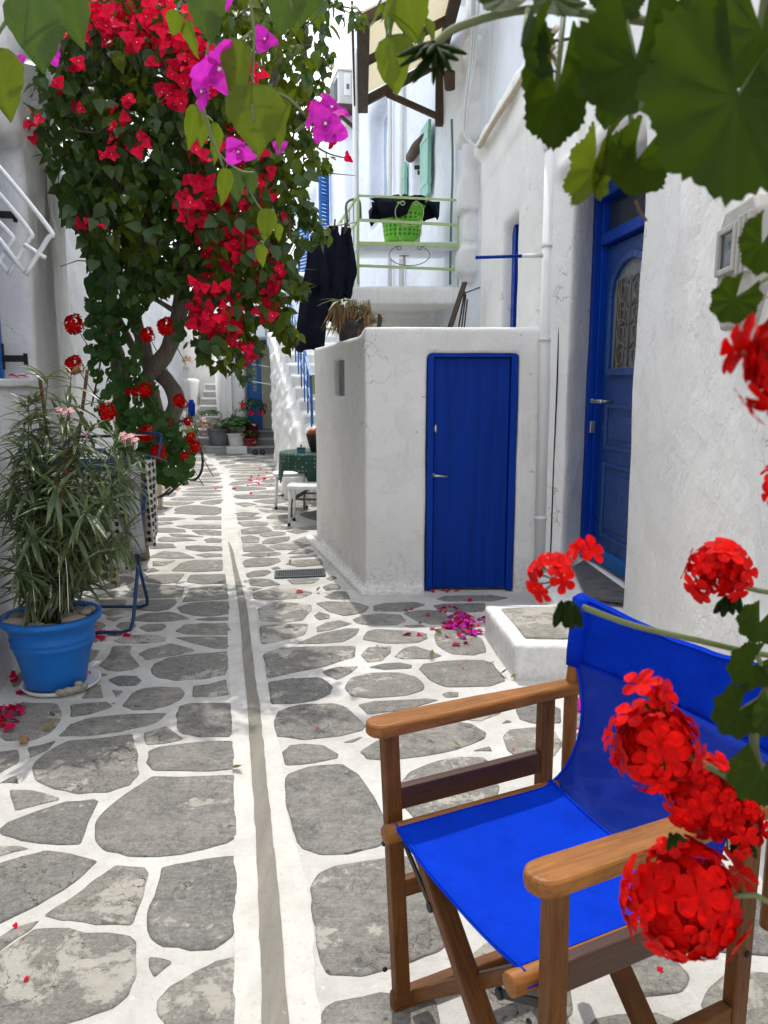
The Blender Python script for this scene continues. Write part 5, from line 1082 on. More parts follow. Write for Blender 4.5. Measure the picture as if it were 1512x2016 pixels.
for j in range(7):
    for k in range(nn_):
        a = 2*math.pi*k/nn_; t = j/6; wob = 1+.16*math.sin(5*a+1)+.10*math.sin(11*a+j); r_ = (.03+.25*min(1, t*1.3))*wob; z_ = hB+.075*(1-t*.7)+.03*math.sin(4*a)+.02*math.sin(9*a+j)-(.14 if (t > .85 and math.sin(3*a+.4) > .1) else 0)*t
        vs.append(BKc+V3((r_*math.cos(a)*1.18, r_*.8*math.sin(a), z_)))
mb.add(vs, [(j*nn_+k, j*nn_+(k+1) % nn_, (j+1)*nn_+(k+1) % nn_, (j+1)*nn_+k) for j in range(6) for k in range(nn_)]+[tuple(range(nn_-1, -1, -1))], True); o = props(mb.build('laundry', M['black_cloth']), 'black laundry heaped over the rim of the lime basket', 'laundry'); o.modifiers.new('thickness', 'SOLIDIFY').thickness = .012
# sandals, bicycle
for k, (px, lab) in enumerate(((503, 'left one of the dark sandals below the marble steps'), (517, 'right one of the dark sandals below the marble steps'))):
    c = G(px, 895); t = thing('sandal', lab, 'sandal', tuple(c), .3, 'pair of dark sandals'); pts = [(.048*math.cos(a)*(1+.12*math.sin(a)), .135*math.sin(a)) for a in np.linspace(0, 2*math.pi, 18, endpoint=False)]
    MB().prism(pts, 0.004, .03).build('sole', M['rubber'], t, local=True, b=.006); MB().tube(smooth_path([(-.05, .03, .02), (-.03, .04, .08), (.03, .04, .08), (.05, .03, .02)], 4), [.016]*13, 7).build('strap', M['black_iron'], t, local=True)
BKL = thing('bicycle', 'old bicycle leaning left of the lane behind the geraniums', 'bicycle', (-2.97, 11.75, .335), R(138))
def wheel(c):
    ring_ = lambda r_, n=33: [V3(c)+V3((r_*math.cos(a), 0, r_*math.sin(a))) for a in np.linspace(0, 2*math.pi, n)]
    w_ = MB().tube(ring_(.318), .012, 6, False).build('wheel', M['steel'], BKL, local=True); MB().tube(ring_(.332), .020, 8, False).build('tyre', M['rubber'], w_, local=True)
    s_ = MB(); 
    for k in range(20): a = 2*math.pi*k/20; s_.tube([V3(c)+V3((.02*math.cos(a+1.3), .02*(-1)**k, .02*math.sin(a+1.3))), V3(c)+V3((.315*math.cos(a), 0, .315*math.sin(a)))], .0022, 4)
    s_.build('spokes', M['steel'], w_, local=True); MB().tube([V3(c)+V3((0, -.05, 0)), V3(c)+V3((0, .05, 0))], .022, 8).build('hub', M['steel'], w_, local=True)
wheel((-.0, 0, 0)); wheel((1.05, 0, 0))
f_ = MB(); bbk, st_, hd = V3((.43, 0, -.05)), V3((.28, 0, .48)), V3((.86, 0, .50))
for a, b, r_ in ((bbk, st_, .015), (st_, hd, .015), (bbk, hd-V3((-.02, 0, .1)), .017), (V3((0, 0, 0)), bbk, .010), (V3((0, 0, 0)), st_-V3((0, 0, .04)), .009), (hd, V3((1.05, 0, 0)), .012), (hd, hd+V3((-.04, 0, .14)), .012)): f_.tube([a, b], r_, 7)
f_.build('frame', M['pot_grey'], BKL, local=True); MB().tube(smooth_path([(.70, -.28, .66), (.84, -.2, .66), (.82, 0, .64), (.84, .2, .66), (.70, .28, .66)], 4), .011, 7).build('handlebar', M['steel'], BKL, local=True)
m_ = MB(); m_.ball((.25, 0, .58), .1, 12, 8, (1.3, .8, .35)); m_.tube([(.28, 0, .48), (.26, 0, .57)], .012, 7); m_.build('saddle', M['black_iron'], BKL, local=True)
m_ = MB(); m_.lathe([(.09, -.003), (.09, .003)], 20, bbk+V3((0, -.04, 0)), Matrix.Rotation(math.pi/2, 3, 'X')); m_.bar(bbk+V3((0, -.06, 0)), bbk+V3((.05, -.06, -.16)), .016, .012); m_.build('crank', M['steel'], BKL, local=True)
# ================================================================= PLANTS
def orient(p, d, n, s, roll=0):
    d = V3(d).normalized(); n = V3(n); x = d.cross(n)
    if x.length < 1e-3: x = d.orthogonal()
    x.normalize(); z = x.cross(d)
    if roll: q = Quaternion(d, roll); x = q @ x; z = q @ z
    m = Matrix((x, d, z)).transposed().to_4x4() @ Matrix.Diagonal((s, s, s, 1)); m.translation = p; return m
def leaf_tpl(rows, fold=.18, droop=.18, wave=0.0, base=.0):
    """rows: (position along the leaf, half width); a leaf folded on its midrib and drooping to the tip"""
    vs = []
    for k, (y, w) in enumerate(rows): 
        z = -droop*y*y; wv = wave*math.sin(k*2.1)
        vs += [V3((-w, y-.1*w, z+fold*w+wv)), V3((0, y, z)), V3((w, y-.1*w, z+fold*w-wv))]
    n = len(rows); fs = [(3*i+j, 3*i+j+1, 3*i+4+j, 3*i+3+j) for i in range(n-1) for j in range(2)]
    return vs, fs
def grid_leaf(prof, rows=13, cols=7, fold=.2, droop=.2, vein=.012, nv=5, wave=.02, ruff=0.0, seed=0):
    vs = []
    for i in range(rows):
        t = i/(rows-1); w = np.interp(t, [p[0] for p in prof], [p[1] for p in prof])
        for j in range(cols):
            s = 2*j/(cols-1)-1; y = t-.12*w*abs(s); z = -droop*t*t+fold*w*abs(s)**1.3+vein*math.cos((t*nv-abs(s)*1.1)*2*math.pi)*(1-abs(s)**4)*(abs(s) > .01)+wave*abs(s)**2*math.sin(t*13+s*3+seed)
            z += ruff*abs(s)*math.sin(t*17+seed*2+s)+ruff*.6*math.sin(s*7+t*5+seed)
            vs.append(V3((s*w*(1+.04*math.sin(t*29+s)), y, z)))
    return vs, [(i*cols+j, i*cols+j+1, (i+1)*cols+j+1, (i+1)*cols+j) for i in range(rows-1) for j in range(cols-1)]
LEAF = leaf_tpl([(0, .015), (.10, .22), (.30, .34), (.55, .30), (.80, .14), (1, .006)], .22, .22, .02)
NARROW = leaf_tpl([(0, .02), (.3, .062), (.65, .055), (1, .004)], .5, .30)
BLADE = leaf_tpl([(0, .10), (.25, .085), (.5, .066), (.75, .04), (1, .004)], .5, .9)
def tplmesh(name, tpl, mat, vein=None):
    me = bpy.data.meshes.new(name); me.from_pydata([tuple(v) for v in tpl[0]], [], tpl[1]); me.polygons.foreach_set('use_smooth', [True]*len(tpl[1])); me.materials.append(M[mat])
    if vein and len(vein) == len(tpl[0]): me.attributes.new('vein', 'FLOAT', 'POINT').data.foreach_set('value', [float(q) for q in vein])
    return me
def bract_tpl(op=.75):
    vs, fs = [], []
    for k in range(3):
        a = 2*math.pi*k/3; q = Matrix.Rotation(a, 3, 'Z') @ Matrix.Rotation(op, 3, 'X')
        v, f = leaf_tpl([(0, .08), (.2, .36), (.5, .50), (.78, .38), (.93, .18), (1, .03)], .30, .45, .07); n = len(vs); vs += [q @ p for p in v]; fs += [tuple(i+n for i in g) for g in f]
    return vs, fs
BRACT = bract_tpl(.65)
def bract_mesh(mat):
    vs, fs = BRACT; n = len(vs); c = MB(); c.lathe([(.02, 0), (.025, .3), (.09, .38), (.02, .40)], 5); allv = list(vs)+c.v; allf = list(fs)+[tuple(i+n for i in f) for f in c.f]
    me = bpy.data.meshes.new('flower'); me.from_pydata([tuple(v) for v in allv], [], allf); me.materials.append(M[mat]); me.materials.append(M['centre'])
    me.polygons.foreach_set('material_index', [0]*len(fs)+[1]*len(c.f)); me.polygons.foreach_set('use_smooth', [True]*len(allf)); return me
def rdir(rg): return V3((rg.gauss(0, 1), rg.gauss(0, 1), rg.gauss(0, 1))).normalized()
def inpoly(x, y, pg):
    c = False
    for (x0, y0), (x1, y1) in zip(pg, pg[1:]+pg[:1]):
        if (y0 > y) != (y1 > y) and x < (x1-x0)*(y-y0)/(y1-y0)+x0: c = not c
    return c
rg = random.Random(21)
BG = thing('bougainvillea', 'large red flowering bougainvillea climbing the left house with twisted grey trunks', 'bougainvillea', (-1.9, 5.7, 0))
# trunks, twisted
def trunk(name, pts, r, mat='bark'):
    p = smooth_path(pts, 6); n = len(p); rr = [r[0]+(r[1]-r[0])*i/(n-1) for i in range(n)]
    p = [q+V3((mnoise.noise(q*5), mnoise.noise(q*5+V3((3, 1, 2))), 0))*.03 for q in p]
    rr = [a*(1+.22*mnoise.noise(q*11)) for a, q in zip(rr, p)]
    return MB().tube(p, rr, 10).build(name, M[mat], BG)
YT = 5.7
w_ = lambda x, y, Y=YT: W(x, y, Y)
g0 = G(258, 1105); g0.z = -.05
trunk('trunk', [g0, w_(262, 1010, 6.0), w_(296, 930), w_(316, 865), w_(346, 805, 5.6), w_(334, 752, 5.6), w_(294, 720), w_(272, 660), w_(262, 590), w_(275, 500), w_(300, 380)], (.070, .040))
trunk('trunk', [g0+V3((.04, .1, 0)), w_(280, 980, 6.0), w_(318, 870, 5.9), w_(300, 790, 5.8), w_(292, 745, 5.55), w_(330, 695, 5.5), w_(350, 620, 5.5), w_(360, 540, 5.5), w_(372, 430, 5.5), w_(390, 250, 5.4), w_(400, 60, 5.3)], (.068, .046))
trunk('trunk', [g0+V3((-.1, .15, 0)), w_(250, 900, 6.0), w_(238, 780, 6.0), w_(222, 650, 6.0), w_(200, 500, 6.0), w_(180, 380, 5.9), w_(160, 250, 5.6)], (.065, .035))
trunk('branch', [w_(236, 760, 5.95), w_(262, 700, 5.8), w_(225, 600, 5.7), w_(205, 540, 5.5), w_(180, 440, 5.4), w_(150, 330, 5.2)], (.03, .012))
trunk('branch', [w_(352, 620, 5.5), w_(310, 590, 5.4), w_(240, 570, 5.3), w_(205, 545, 5.2)], (.022, .008))
trunk('branch', [w_(372, 430, 5.5), w_(450, 360, 5.5), w_(520, 240, 5.4), w_(545, 100, 5.3), w_(560, -40, 5.2)], (.035, .016))
trunk('branch', [w_(372, 430, 5.5), w_(440, 430, 5.5), w_(500, 430, 5.5), w_(560, 430, 5.5)], (.03, .010))
trunk('branch', [w_(275, 500), w_(220, 330, 5.4), w_(190, 180, 5.2), w_(160, 40, 5.0)], (.03, .012))
trunk('branch', [w_(350, 640, 5.5), w_(420, 600, 5.5), w_(480, 620, 5.5), w_(540, 630, 5.5)], (.022, .008))
trunk('branch', [w_(532, 200, 5.2), w_(540, 330, 5.1), w_(545, 430, 5.0)], (.011, .006), 'twig')
trunk('branch', [w_(560, -30, 5.1), w_(600, 60, 5.0), w_(590, 200, 5.0), w_(575, 320, 5.0)], (.012, .005), 'twig')
trunk('branch', [w_(560, -40, 5.0), w_(640, 5, 4.9), w_(705, 18, 4.8)], (.009, .003), 'twig')
trunk('branch', [w_(590, 260, 5), w_(640, 300, 5), w_(690, 312, 5)], (.007, .003), 'twig')
trunk('branch', [w_(330, 960, 5.4), w_(350, 940, 5.2), w_(372, 905, 5.1), w_(385, 880, 5.1)], (.012, .006), 'twig')
CROWN = [(62, 215), (70, 120), (110, 30), (170, -60), (660, -60), (652, 40), (632, 120), (622, 190), (640, 250), (628, 320), (606, 350), (592, 430), (600, 470), (580, 520), (588, 580), (560, 610), (572, 650), (545, 660), (500, 640), (455, 690), (395, 700), (375, 600), (352, 560), (250, 600), (185, 560), (165, 480), (140, 430), (100, 360), (85, 300)]
BIG = []
tries = 0
def okpos(p): return p.x > XL(min(p.y, 6.3))+.10 and p.z > .3
while len(BIG) < 5200 and tries < 90000:
    tries += 1; x, y = rg.uniform(40, 700), rg.uniform(-60, 720)
    if not inpoly(x, y, CROWN): continue
    right = max(0, (x-520)/120)
    if right > 0 and rg.random() < .72*min(1, right)+.1: continue
    if y > 560 and rg.random() < .35: continue
    Yd = rg.uniform(4.55, 6.1) if x < 520 else rg.uniform(4.6, 5.4)
    p = W(x, y, Yd)
    # clumps: leaves gather where the noise is high, gaps between
    if mnoise.noise(p*3.1)+.55*mnoise.noise(p*7.3) < (-.18 if x < 470 else -.02): continue
    if not okpos(p): continue
    BIG.append(p)
def leafm(p, s=None, rg=rg, hang=.9):
    d = V3((rg.gauss(0, .6), rg.gauss(-.25, .6), -hang+rg.gauss(0, .45))); n = V3((rg.gauss(0, .9), -.6+rg.gauss(0, .7), .7+rg.gauss(0, .5)))
    return orient(p, d, n, s or rg.uniform(.065, .115))
n_ = 0
while n_ < 3400:
    x, y = rg.uniform(60, 560), rg.uniform(-50, 590)
    if not inpoly(x, y, CROWN) or not (inpoly(x+22, y, CROWN) and inpoly(x, y+30, CROWN)): continue
    p = W(x, y, rg.uniform(5.7, 6.55))
    if p.x < XL(p.y)+.0: p.x = XL(p.y)+.12
    BIG.append(p); n_ += 1
# trailing sprays on the open side
SPR = [((628, 30), (632, 150)), ((600, 40), (612, 200)), ((585, 180), (598, 330)), ((640, 330), (600, 260)), ((560, 330), (570, 470)), ((590, 380), (625, 470)), ((548, 480), (590, 560)), ((520, 560), (560, 650)), ((560, 610), (578, 660)), ((440, 680), (478, 735)), ((395, 690), (450, 720)), ((660, 8), (712, 22)), ((640, 120), (655, 260)), ((605, 420), (640, 460)), ((480, 650), (505, 700)), ((570, 540), (582, 580)), ((540, 590), (560, 680))]
SPRAY = []
for (a, b) in SPR:
    Yd = rg.uniform(4.7, 5.2); pa, pb_ = W(*a, Yd), W(*b, Yd-.1); tw = smooth_path([pa+V3((0, .1, .12)), pa, pa.lerp(pb_, .5)+rdir(rg)*.05, pb_], 4)
    MB().tube(tw, .0035, 5).build('twig', M['twig'], BG)
    for q in tw[2:]:
        for _ in range(3): SPRAY.append(q+rdir(rg)*.035)
lm = [leafm(p) for p in BIG]+[leafm(p, rg.uniform(.05, .085)) for p in SPRAY]
mats_ = [m for m in lm]
# nearest ones become parts of their own
order = sorted(range(len(lm)), key=lambda i: lm[i].translation.y); own = set(order[:180])
ml_, mp2 = tplmesh('leaf', LEAF, 'leaf'), tplmesh('leaf_pale', LEAF, 'leaf_pale')
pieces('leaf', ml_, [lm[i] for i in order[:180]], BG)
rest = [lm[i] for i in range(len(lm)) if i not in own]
pal = [m for m in rest if mnoise.noise(m.translation*2.3+V3((5, 0, 0)))+(.50 if m.translation.x > -1.15 else (.10 if m.translation.z > 3 else -.14)) > .22 and rg.random() < .85]; pid = set(id(m) for m in pal)  # sunlight painted in: leaves to the right and top turn paler more often
props(scatter('foliage', *LEAF, [m for m in rest if id(m) not in pid], M['leaf'], BG), kind='stuff'); props(scatter('sunlit_foliage', *LEAF, pal, M['leaf_pale'], BG), kind='stuff')
# inner twigs
mb = MB()
for _ in range(170):
    p = rg.choice(BIG); q = p+rdir(rg)*rg.uniform(.12, .35); mb.tube([p+V3((0, .06, 0)), p.lerp(q, .5)+rdir(rg)*.03+V3((0, .06, 0)), q+V3((0, .06, 0))], [.006, .004, .002], 4)
props(mb.build('twigs', M['twig'], BG), kind='stuff')
# red bracts in clumps
RED = [(250, 20, 95, 55, 70), (330, 70, 70, 60, 55), (205, 50, 60, 45, 40), (290, 100, 40, 30, 20), (370, 100, 45, 60, 32), (385, 160, 45, 35, 22), (350, 150, 40, 60, 18), (340, 190, 30, 30, 12), (120, 70, 14, 12, 3), (155, 128, 14, 12, 4), (116, 165, 12, 10, 3), (162, 210, 12, 10, 3), (238, 255, 26, 30, 9), (212, 295, 16, 20, 5), (268, 280, 22, 26, 8), (232, 205, 30, 12, 4), (55, 245, 26, 34, 10), (178, 443, 26, 10, 6), (400, 385, 45, 45, 34), (430, 430, 60, 60, 46), (385, 420, 30, 25, 14), (465, 400, 40, 40, 22), (440, 490, 40, 40, 26), (480, 500, 45, 35, 26), (520, 490, 35, 45, 24), (545, 540, 20, 30, 14), (430, 600, 55, 45, 42), (445, 640, 42, 40, 34), (415, 635, 40, 30, 18), (400, 560, 30, 25, 10), (525, 600, 25, 30, 12), (520, 560, 20, 20, 6), (480, 290, 50, 45, 18), (515, 335, 25, 35, 10), (410, 300, 40, 25, 12), (390, 295, 15, 25, 5), (505, 160, 22, 40, 10), (520, 390, 20, 30, 8), (565, 430, 10, 10, 3), (478, 700, 14, 26, 7), (495, 690, 10, 20, 5), (690, 312, 5, 5, 1), (652, 280, 4, 4, 1), (610, 210, 4, 4, 1), (360, 385, 16, 40, 6), (345, 205, 12, 12, 3)]
bm = []
for x, y, rx, ry, n in RED:
    for _ in range(n):
        a, r_ = rg.uniform(0, 6.283), rg.random()**.5; px, py = x+rx*r_*math.cos(a), y+ry*r_*math.sin(a); Yd = rg.uniform(4.45, 4.85) if x < 420 or y < 200 else rg.uniform(4.6, 4.95); p = W(px, py, Yd)
        if p.x < XL(p.y)+.07: p.x = XL(p.y)+.08
        d = V3((rg.gauss(0, .6), -.9+rg.gauss(0, .35), .1+rg.gauss(0, .6))); bm.append(Matrix.Translation(p) @ d.to_track_quat('Z', 'Y').to_matrix().to_4x4() @ Matrix.Rotation(rg.random()*6, 4, 'Z') @ Matrix.Scale(rg.uniform(.030, .046), 4))
rg.shuffle(bm); fm = bract_mesh('bract'); pieces('flower', fm, bm[:290], BG)
if bm[290:]: props(scatter('flowers', *BRACT, bm[290:], M['bract'], BG), kind='stuff')
# ---------------- magenta bougainvillea spray close to the lens, hanging in from above
MS = thing('magenta_bougainvillea', 'magenta bougainvillea sprays with pale leaves hanging in close at the top', 'bougainvillea', tuple(W(500, -200, 1.1)))
BASES = []
def px_leaf(name, me, b, t, Y, par, wn=1.0, tilt=0.0, dY=0.0):
    pb_, pt = W(*b, Y), W(*t, Y+dY); BASES.append(pb_); d = pt-pb_; L_ = d.length; n = V3((tilt, -1, .35)); m = orient(pb_, d, n, L_) @ Matrix.Diagonal((wn, 1, 1, 1))
    return pieces(name, me, [m], par)[0]
hl = grid_leaf([(0, .02), (.06, .24), (.18, .37), (.35, .43), (.55, .36), (.75, .22), (.9, .09), (1, .004)], 17, 9, .22, .16, .011, 6, .03); hv = [max((1-abs(2*j/8-1)*3.5) if abs(2*j/8-1) < .28 else 0, .55*max(0, math.cos((i/16*6-abs(2*j/8-1)*1.1)*2*math.pi))**6)*(1-i/24) for i in range(17) for j in range(9)]; nb_d, nb_p = tplmesh('leaf', hl, 'leaf', hv), tplmesh('leaf', hl, 'leaf_pale', hv)
for (b, t, Y, wn, pale, tl_) in [((62, -18), (85, 148), .95, .95, 0, .3), ((130, -60), (152, 100), 1.0, .95, 0, -.3), ((-14, 92), (26, 243), 1.05, .8, 1, .5), ((500, 165), (508, 312), 1.05, 1.05, 1, .1), ((478, 80), (452, 210), 1.05, .75, 1, -.2), ((535, 170), (560, 300), 1.1, .65, 1, .9), ((400, -30), (418, 90), 1.15, .9, 0, .2), ((575, -40), (545, 72), 1.15, 1.05, 0, .1), ((610, -40), (592, 55), 1.2, .8, 0, .3),
    ((385, 205), (372, 300), 1.5, .5, 1, .5), ((400, 225), (395, 295), 1.6, .6, 1, .2), ((420, 240), (428, 330), 1.5, .45, 1, .8), ((445, 330), (437, 410), 1.7, .5, 1, .4), ((460, 330), (468, 402), 1.8, .75, 0, .1), ((492, 330), (497, 385), 1.8, .8, 0, -.2), ((528, 410), (520, 480), 1.8, .7, 1, .3), ((545, 440), (552, 480), 1.9, .6, 1, .4), ((350, 20), (338, 75), 1.3, .8, 1, .4), ((370, 40), (385, 120), 1.3, .6, 1, -.4), ((510, 480), (520, 530), 2.0, .6, 1, .3),
    ((765, 70), (790, 192), .85, .95, 1, .2), ((800, -30), (815, 92), .85, .95, 1, -.3), ((745, 10), (732, 62), .9, .75, 1, .4), ((770, -30), (758, 50), .9, .6, 1, .7), ((835, 40), (868, 108), .9, .5, 1, .5), ((820, 60), (835, 120), .9, .6, 0, .2), ((780, 20), (752, 110), .88, .5, 1, -.8)]:
    px_leaf('leaf', nb_p if pale else nb_d, b, t, Y, MS, wn, tl_, .03)
TW = []
for pts, Y in (([(440, -80), (415, 60), (398, 160), (395, 230)], 1.52), ([(395, 230), (430, 300), (470, 335), (500, 340)], 1.7), ([(470, 335), (505, 400), (535, 440), (515, 485)], 1.85), ([(600, -80), (590, -40), (580, 0)], 1.18), ([(480, -60), (500, 60), (495, 170), (500, 240)], 1.06), ([(560, -60), (575, 20)], 1.15), ([(130, -80), (60, -20), (0, 60), (-10, 95)], 1.0), ([(780, -60), (765, 20), (766, 75)], .87), ([(500, 60), (440, 110), (400, 200), (440, 330)], 1.35), ([(580, 260), (620, 230), (645, 205)], 1.1), ([(495, 170), (560, 190), (600, 225)], 1.1)):
    tw_ = smooth_path([W(*p, Y) for p in pts], 5); TW += tw_; MB().tube(tw_, .0022, 6).build('twig', M['stem'], MS)
def ruffled():
    vs, fs = [], []
    for k in range(3):
        q = Matrix.Rotation(2*math.pi*k/3+.2*k, 3, 'Z') @ Matrix.Rotation(.85-.1*k, 3, 'X'); v, f = grid_leaf([(0, .10), (.15, .36), (.45, .54), (.75, .44), (.92, .22), (1, .05)], 13, 9, .30, .45, .012, 5, .06, .055, k*1.7); n = len(vs); vs += [q @ p for p in v]; fs += [tuple(i+n for i in g) for g in f]
    return vs, fs
for b_ in BASES:
    q_ = min(TW, key=lambda t: (t-b_).length)
    if .004 < (q_-b_).length < .30: MB().tube(smooth_path([q_, q_.lerp(b_, .5)+V3((0, 0, .006)), b_], 4), .0013, 5).build('twig', M['stem'], MS)
B0 = BRACT; BRACT = ruffled(); mmesh = bract_mesh('magenta'); BRACT = B0
for x, y, s_, Y, dd_ in ((428, 125, 80, 1.08, (.3, -.6, -.7)), (408, 178, 55, 1.1, (-.6, -.5, -.3)), (640, 250, 72, 1.05, (.1, -.8, .1)), (648, 222, 70, 1.07, (.4, -.6, .5)), (628, 228, 60, 1.08, (-.6, -.6, .3)), (467, 288, 55, 1.15, (.2, -.5, -.9)), (520, 82, 40, 1.3, (.2, -.8, .1)), (428, 8, 45, 1.2, (.1, -.7, -.4)), (95, 95, 48, 1.1, (.4, -.8, -.2)), (38, 122, 26, 1.1, (0, -1, 0)), (552, 290, 24, 1.3, (0, -1, 0)), (655, 255, 60, 1.09, (.5, -.5, -.4))):
    d = V3(dd_).normalized(); s = s_/1514*Y/(2.0 if x > 600 else 1.55); pieces('flower', mmesh, [Matrix.Translation(W(x, y, Y)) @ d.to_track_quat('Z', 'Y').to_matrix().to_4x4() @ Matrix.Rotation(rg.random()*6, 4, 'Z') @ Matrix.Scale(s, 4)], MS)
# ---------------- geraniums: rounded scalloped leaf, flower heads of many florets
def RINGS(n): return ((1, .55), (2, 1.0)) if n < 30 else ((1, .3), (1, .6), (1, .85), (2, 1.0))
VEIN = []
def ger_leaf(n=26, cup=.16, lobes=7):
    vs = [V3((0, 0, 0))]; VEIN.clear(); VEIN.append(1)
    for ring, rr in RINGS(n):
        for k in range(n+1):
            a = R(-160)+R(320)*k/n; sc_ = 1-.12*abs(math.sin(a*lobes/2))**2*(ring == 2)+(.035*math.sin(k*2.3)+.013*(-1)**k if ring == 2 else 0); r_ = rr*sc_
            VEIN.append(max(0, abs(math.cos(a*lobes/2)))**14*(1-.7*rr)+(.25 if ring == 2 and n > 30 else 0)*0); vs.append(V3((r_*math.sin(a), r_*math.cos(a), cup*r_*r_+(.06 if n < 30 else .03)*r_*math.cos(a*lobes)+((.008*math.cos(a*lobes*2+r_*9)+.09*r_*mnoise.noise(V3((2.2*math.sin(a)*r_, 2.2*math.cos(a)*r_, lobes)))) if n >= 30 else 0))))
    m = n+1; fs = [(0, 1+k, 2+k) for k in range(n)]+[(1+q*m+k, 1+(q+1)*m+k, 2+(q+1)*m+k, 2+q*m+k) for q in range(len(RINGS(n))-1) for k in range(n)]
    return vs, fs
GLEAF = ger_leaf(); GLEAF_S = ger_leaf(14)
def floret_mesh(mat='petal'):
    vs, fs = [], []
    for k in range(5):
        q = Matrix.Rotation(2*math.pi*k/5, 3, 'Z') @ Matrix.Rotation(.28+.12*(k % 2), 3, 'X'); v, f = leaf_tpl([(0, .05), (.35, .22), (.65, .36), (.88, .32), (1, .12)], .12, .25, .03); n = len(vs); vs += [q @ p for p in v]; fs += [tuple(i+n for i in g) for g in f]
    return vs, fs
FLO = floret_mesh(); flo_me = tplmesh('floret', FLO, 'petal')
def head_mats(c, r, n, up=(0, 0, 1), fs=.42, hemi=-.25, jit=.12, rg=rg):
    out = []; up = V3(up).normalized(); k = 0
    for i in range(n):
        t = (i+.5)/n; z = 1-(1-hemi)*t; a = i*2.39996+rg.uniform(-.25, .25); rr = math.sqrt(max(0, 1-z*z)); d = V3((rr*math.cos(a), rr*math.sin(a), z)); d = up.to_track_quat('Z', 'Y') @ d; d = (d+rdir(rg)*.42).normalized()
        p = V3(c)+d*r*(.82+rg.uniform(-jit, jit)+(.22 if rg.random() < jit*.6 else 0)); out.append(Matrix.Translation(p) @ d.to_track_quat('Z', 'Y').to_matrix().to_4x4() @ Matrix.Rotation(rg.random()*6, 4, 'Z') @ Matrix.Scale(r*fs*rg.uniform(.72, 1.2), 4))
    return out
def joined_head_mesh(n=26):
    vs, fs = [], []
    for m in head_mats((0, 0, 0), 1, n, fs=.46, hemi=-.45):
        k = len(vs); vs += [m @ p for p in FLO[0]]; fs += [tuple(i+k for i in f) for f in FLO[1]]
    return vs, fs
HEAD = joined_head_mesh(); head_me = tplmesh('flower_head', HEAD, 'petal')
# mid-distance geranium below the bougainvillea
GM = thing('geranium', 'bushy red geranium climbing among the bougainvillea trunks', 'geranium', (-1.45, 5.2, 0))
lf_ = []
for x, y, rx, ry, n, Y in ((332, 900, 46, 50, 120, 5.2), (300, 870, 70, 60, 130, 5.3), (245, 790, 60, 70, 90, 5.35), (225, 690, 52, 90, 100, 5.4), (230, 600, 55, 60, 80, 5.4), (280, 800, 40, 50, 30, 5.5), (385, 650, 40, 40, 30, 5.2), (345, 940, 34, 18, 26, 5.2), (195, 640, 30, 70, 40, 5.3), (290, 555, 40, 40, 24, 5.75)):
    for _ in range(n):
        a, r_ = rg.uniform(0, 6.283), rg.random()**.5; p = W(x+rx*r_*math.cos(a), y+ry*r_*math.sin(a), Y+rg.uniform(-.25, .2)); nrm = V3((rg.gauss(0, .5), -.7+rg.gauss(0, .4), .6+rg.gauss(0, .4))); lf_.append(orient(p, V3((rg.gauss(0, .6), -.3, -.6)), nrm, rg.uniform(.022, .046)))
glm = tplmesh('leaf', GLEAF_S, 'leaf_ger'); lf_.sort(key=lambda m: m.translation.y); pieces('leaf', glm, lf_[:220], GM); props(scatter('foliage', *GLEAF_S, lf_[220:], M['leaf_ger'], GM), kind='stuff')
HD = [(145, 640, 19, 5.0), (146, 720, 18, 5.0), (290, 660, 14, 5.0), (326, 644, 17, 4.95), (210, 812, 18, 4.9), (352, 788, 12, 5.0), (288, 855, 16, 4.95), (312, 892, 16, 4.9), (360, 795, 10, 5.1), (375, 862, 10, 5.1), (385, 880, 12, 5.05), (365, 900, 11, 5.05), (285, 768, 14, 5.05), (268, 772, 9, 5.1), (255, 772, 8, 5.15), (200, 680, 8, 5.3), (370, 830, 9, 5.15), (330, 830, 8, 5.2), (450, 645, 20, 5.0), (435, 660, 18, 5.0)]
for x, y, r_, Y in HD:
    p = W(x, y, Y); p.x = max(p.x, XL(p.y)+.06); m = Matrix.Translation(p) @ V3((rg.gauss(0, .3), -.8, .5)).to_track_quat('Z', 'Y').to_matrix().to_4x4() @ Matrix.Scale(r_/1514*Y, 4); pieces('flower_head', head_me, [m], GM)
    MB().tube(smooth_path([p+V3((0, .02, 0)), p+V3((.02, .1, -.08)), p+V3((.06, .22, -.22))], 3), .003, 5).build('flower_stalk', M['stem'], GM)
for x0, y0, x1, y1 in ((300, 960, 310, 850), (345, 955, 350, 880), (250, 900, 240, 700), (330, 975, 372, 930), (315, 980, 350, 955), (300, 985, 335, 962), (180, 800, 205, 640)): MB().tube(smooth_path([W(x0, y0, 5.5), W((x0+x1)/2+4, (y0+y1)/2, 5.45), W(x1, y1, 5.35)], 4), .007, 6).build('stem', M['twig'], GM)
m_ = MB(); c = W(301, 992, 9.0); 
for dx in (-.05, .08): m_.box((c.x+dx-.022, 9.0, 0), (c.x+dx+.022, 9.05, .35))
m_.box((c.x-.2, 8.9, .33), (c.x+.2, 9.3, .38)); props(m_.build('plant_stand', M['beige_leg']), 'beige plant stand with two visible legs behind the geraniums', 'stand')
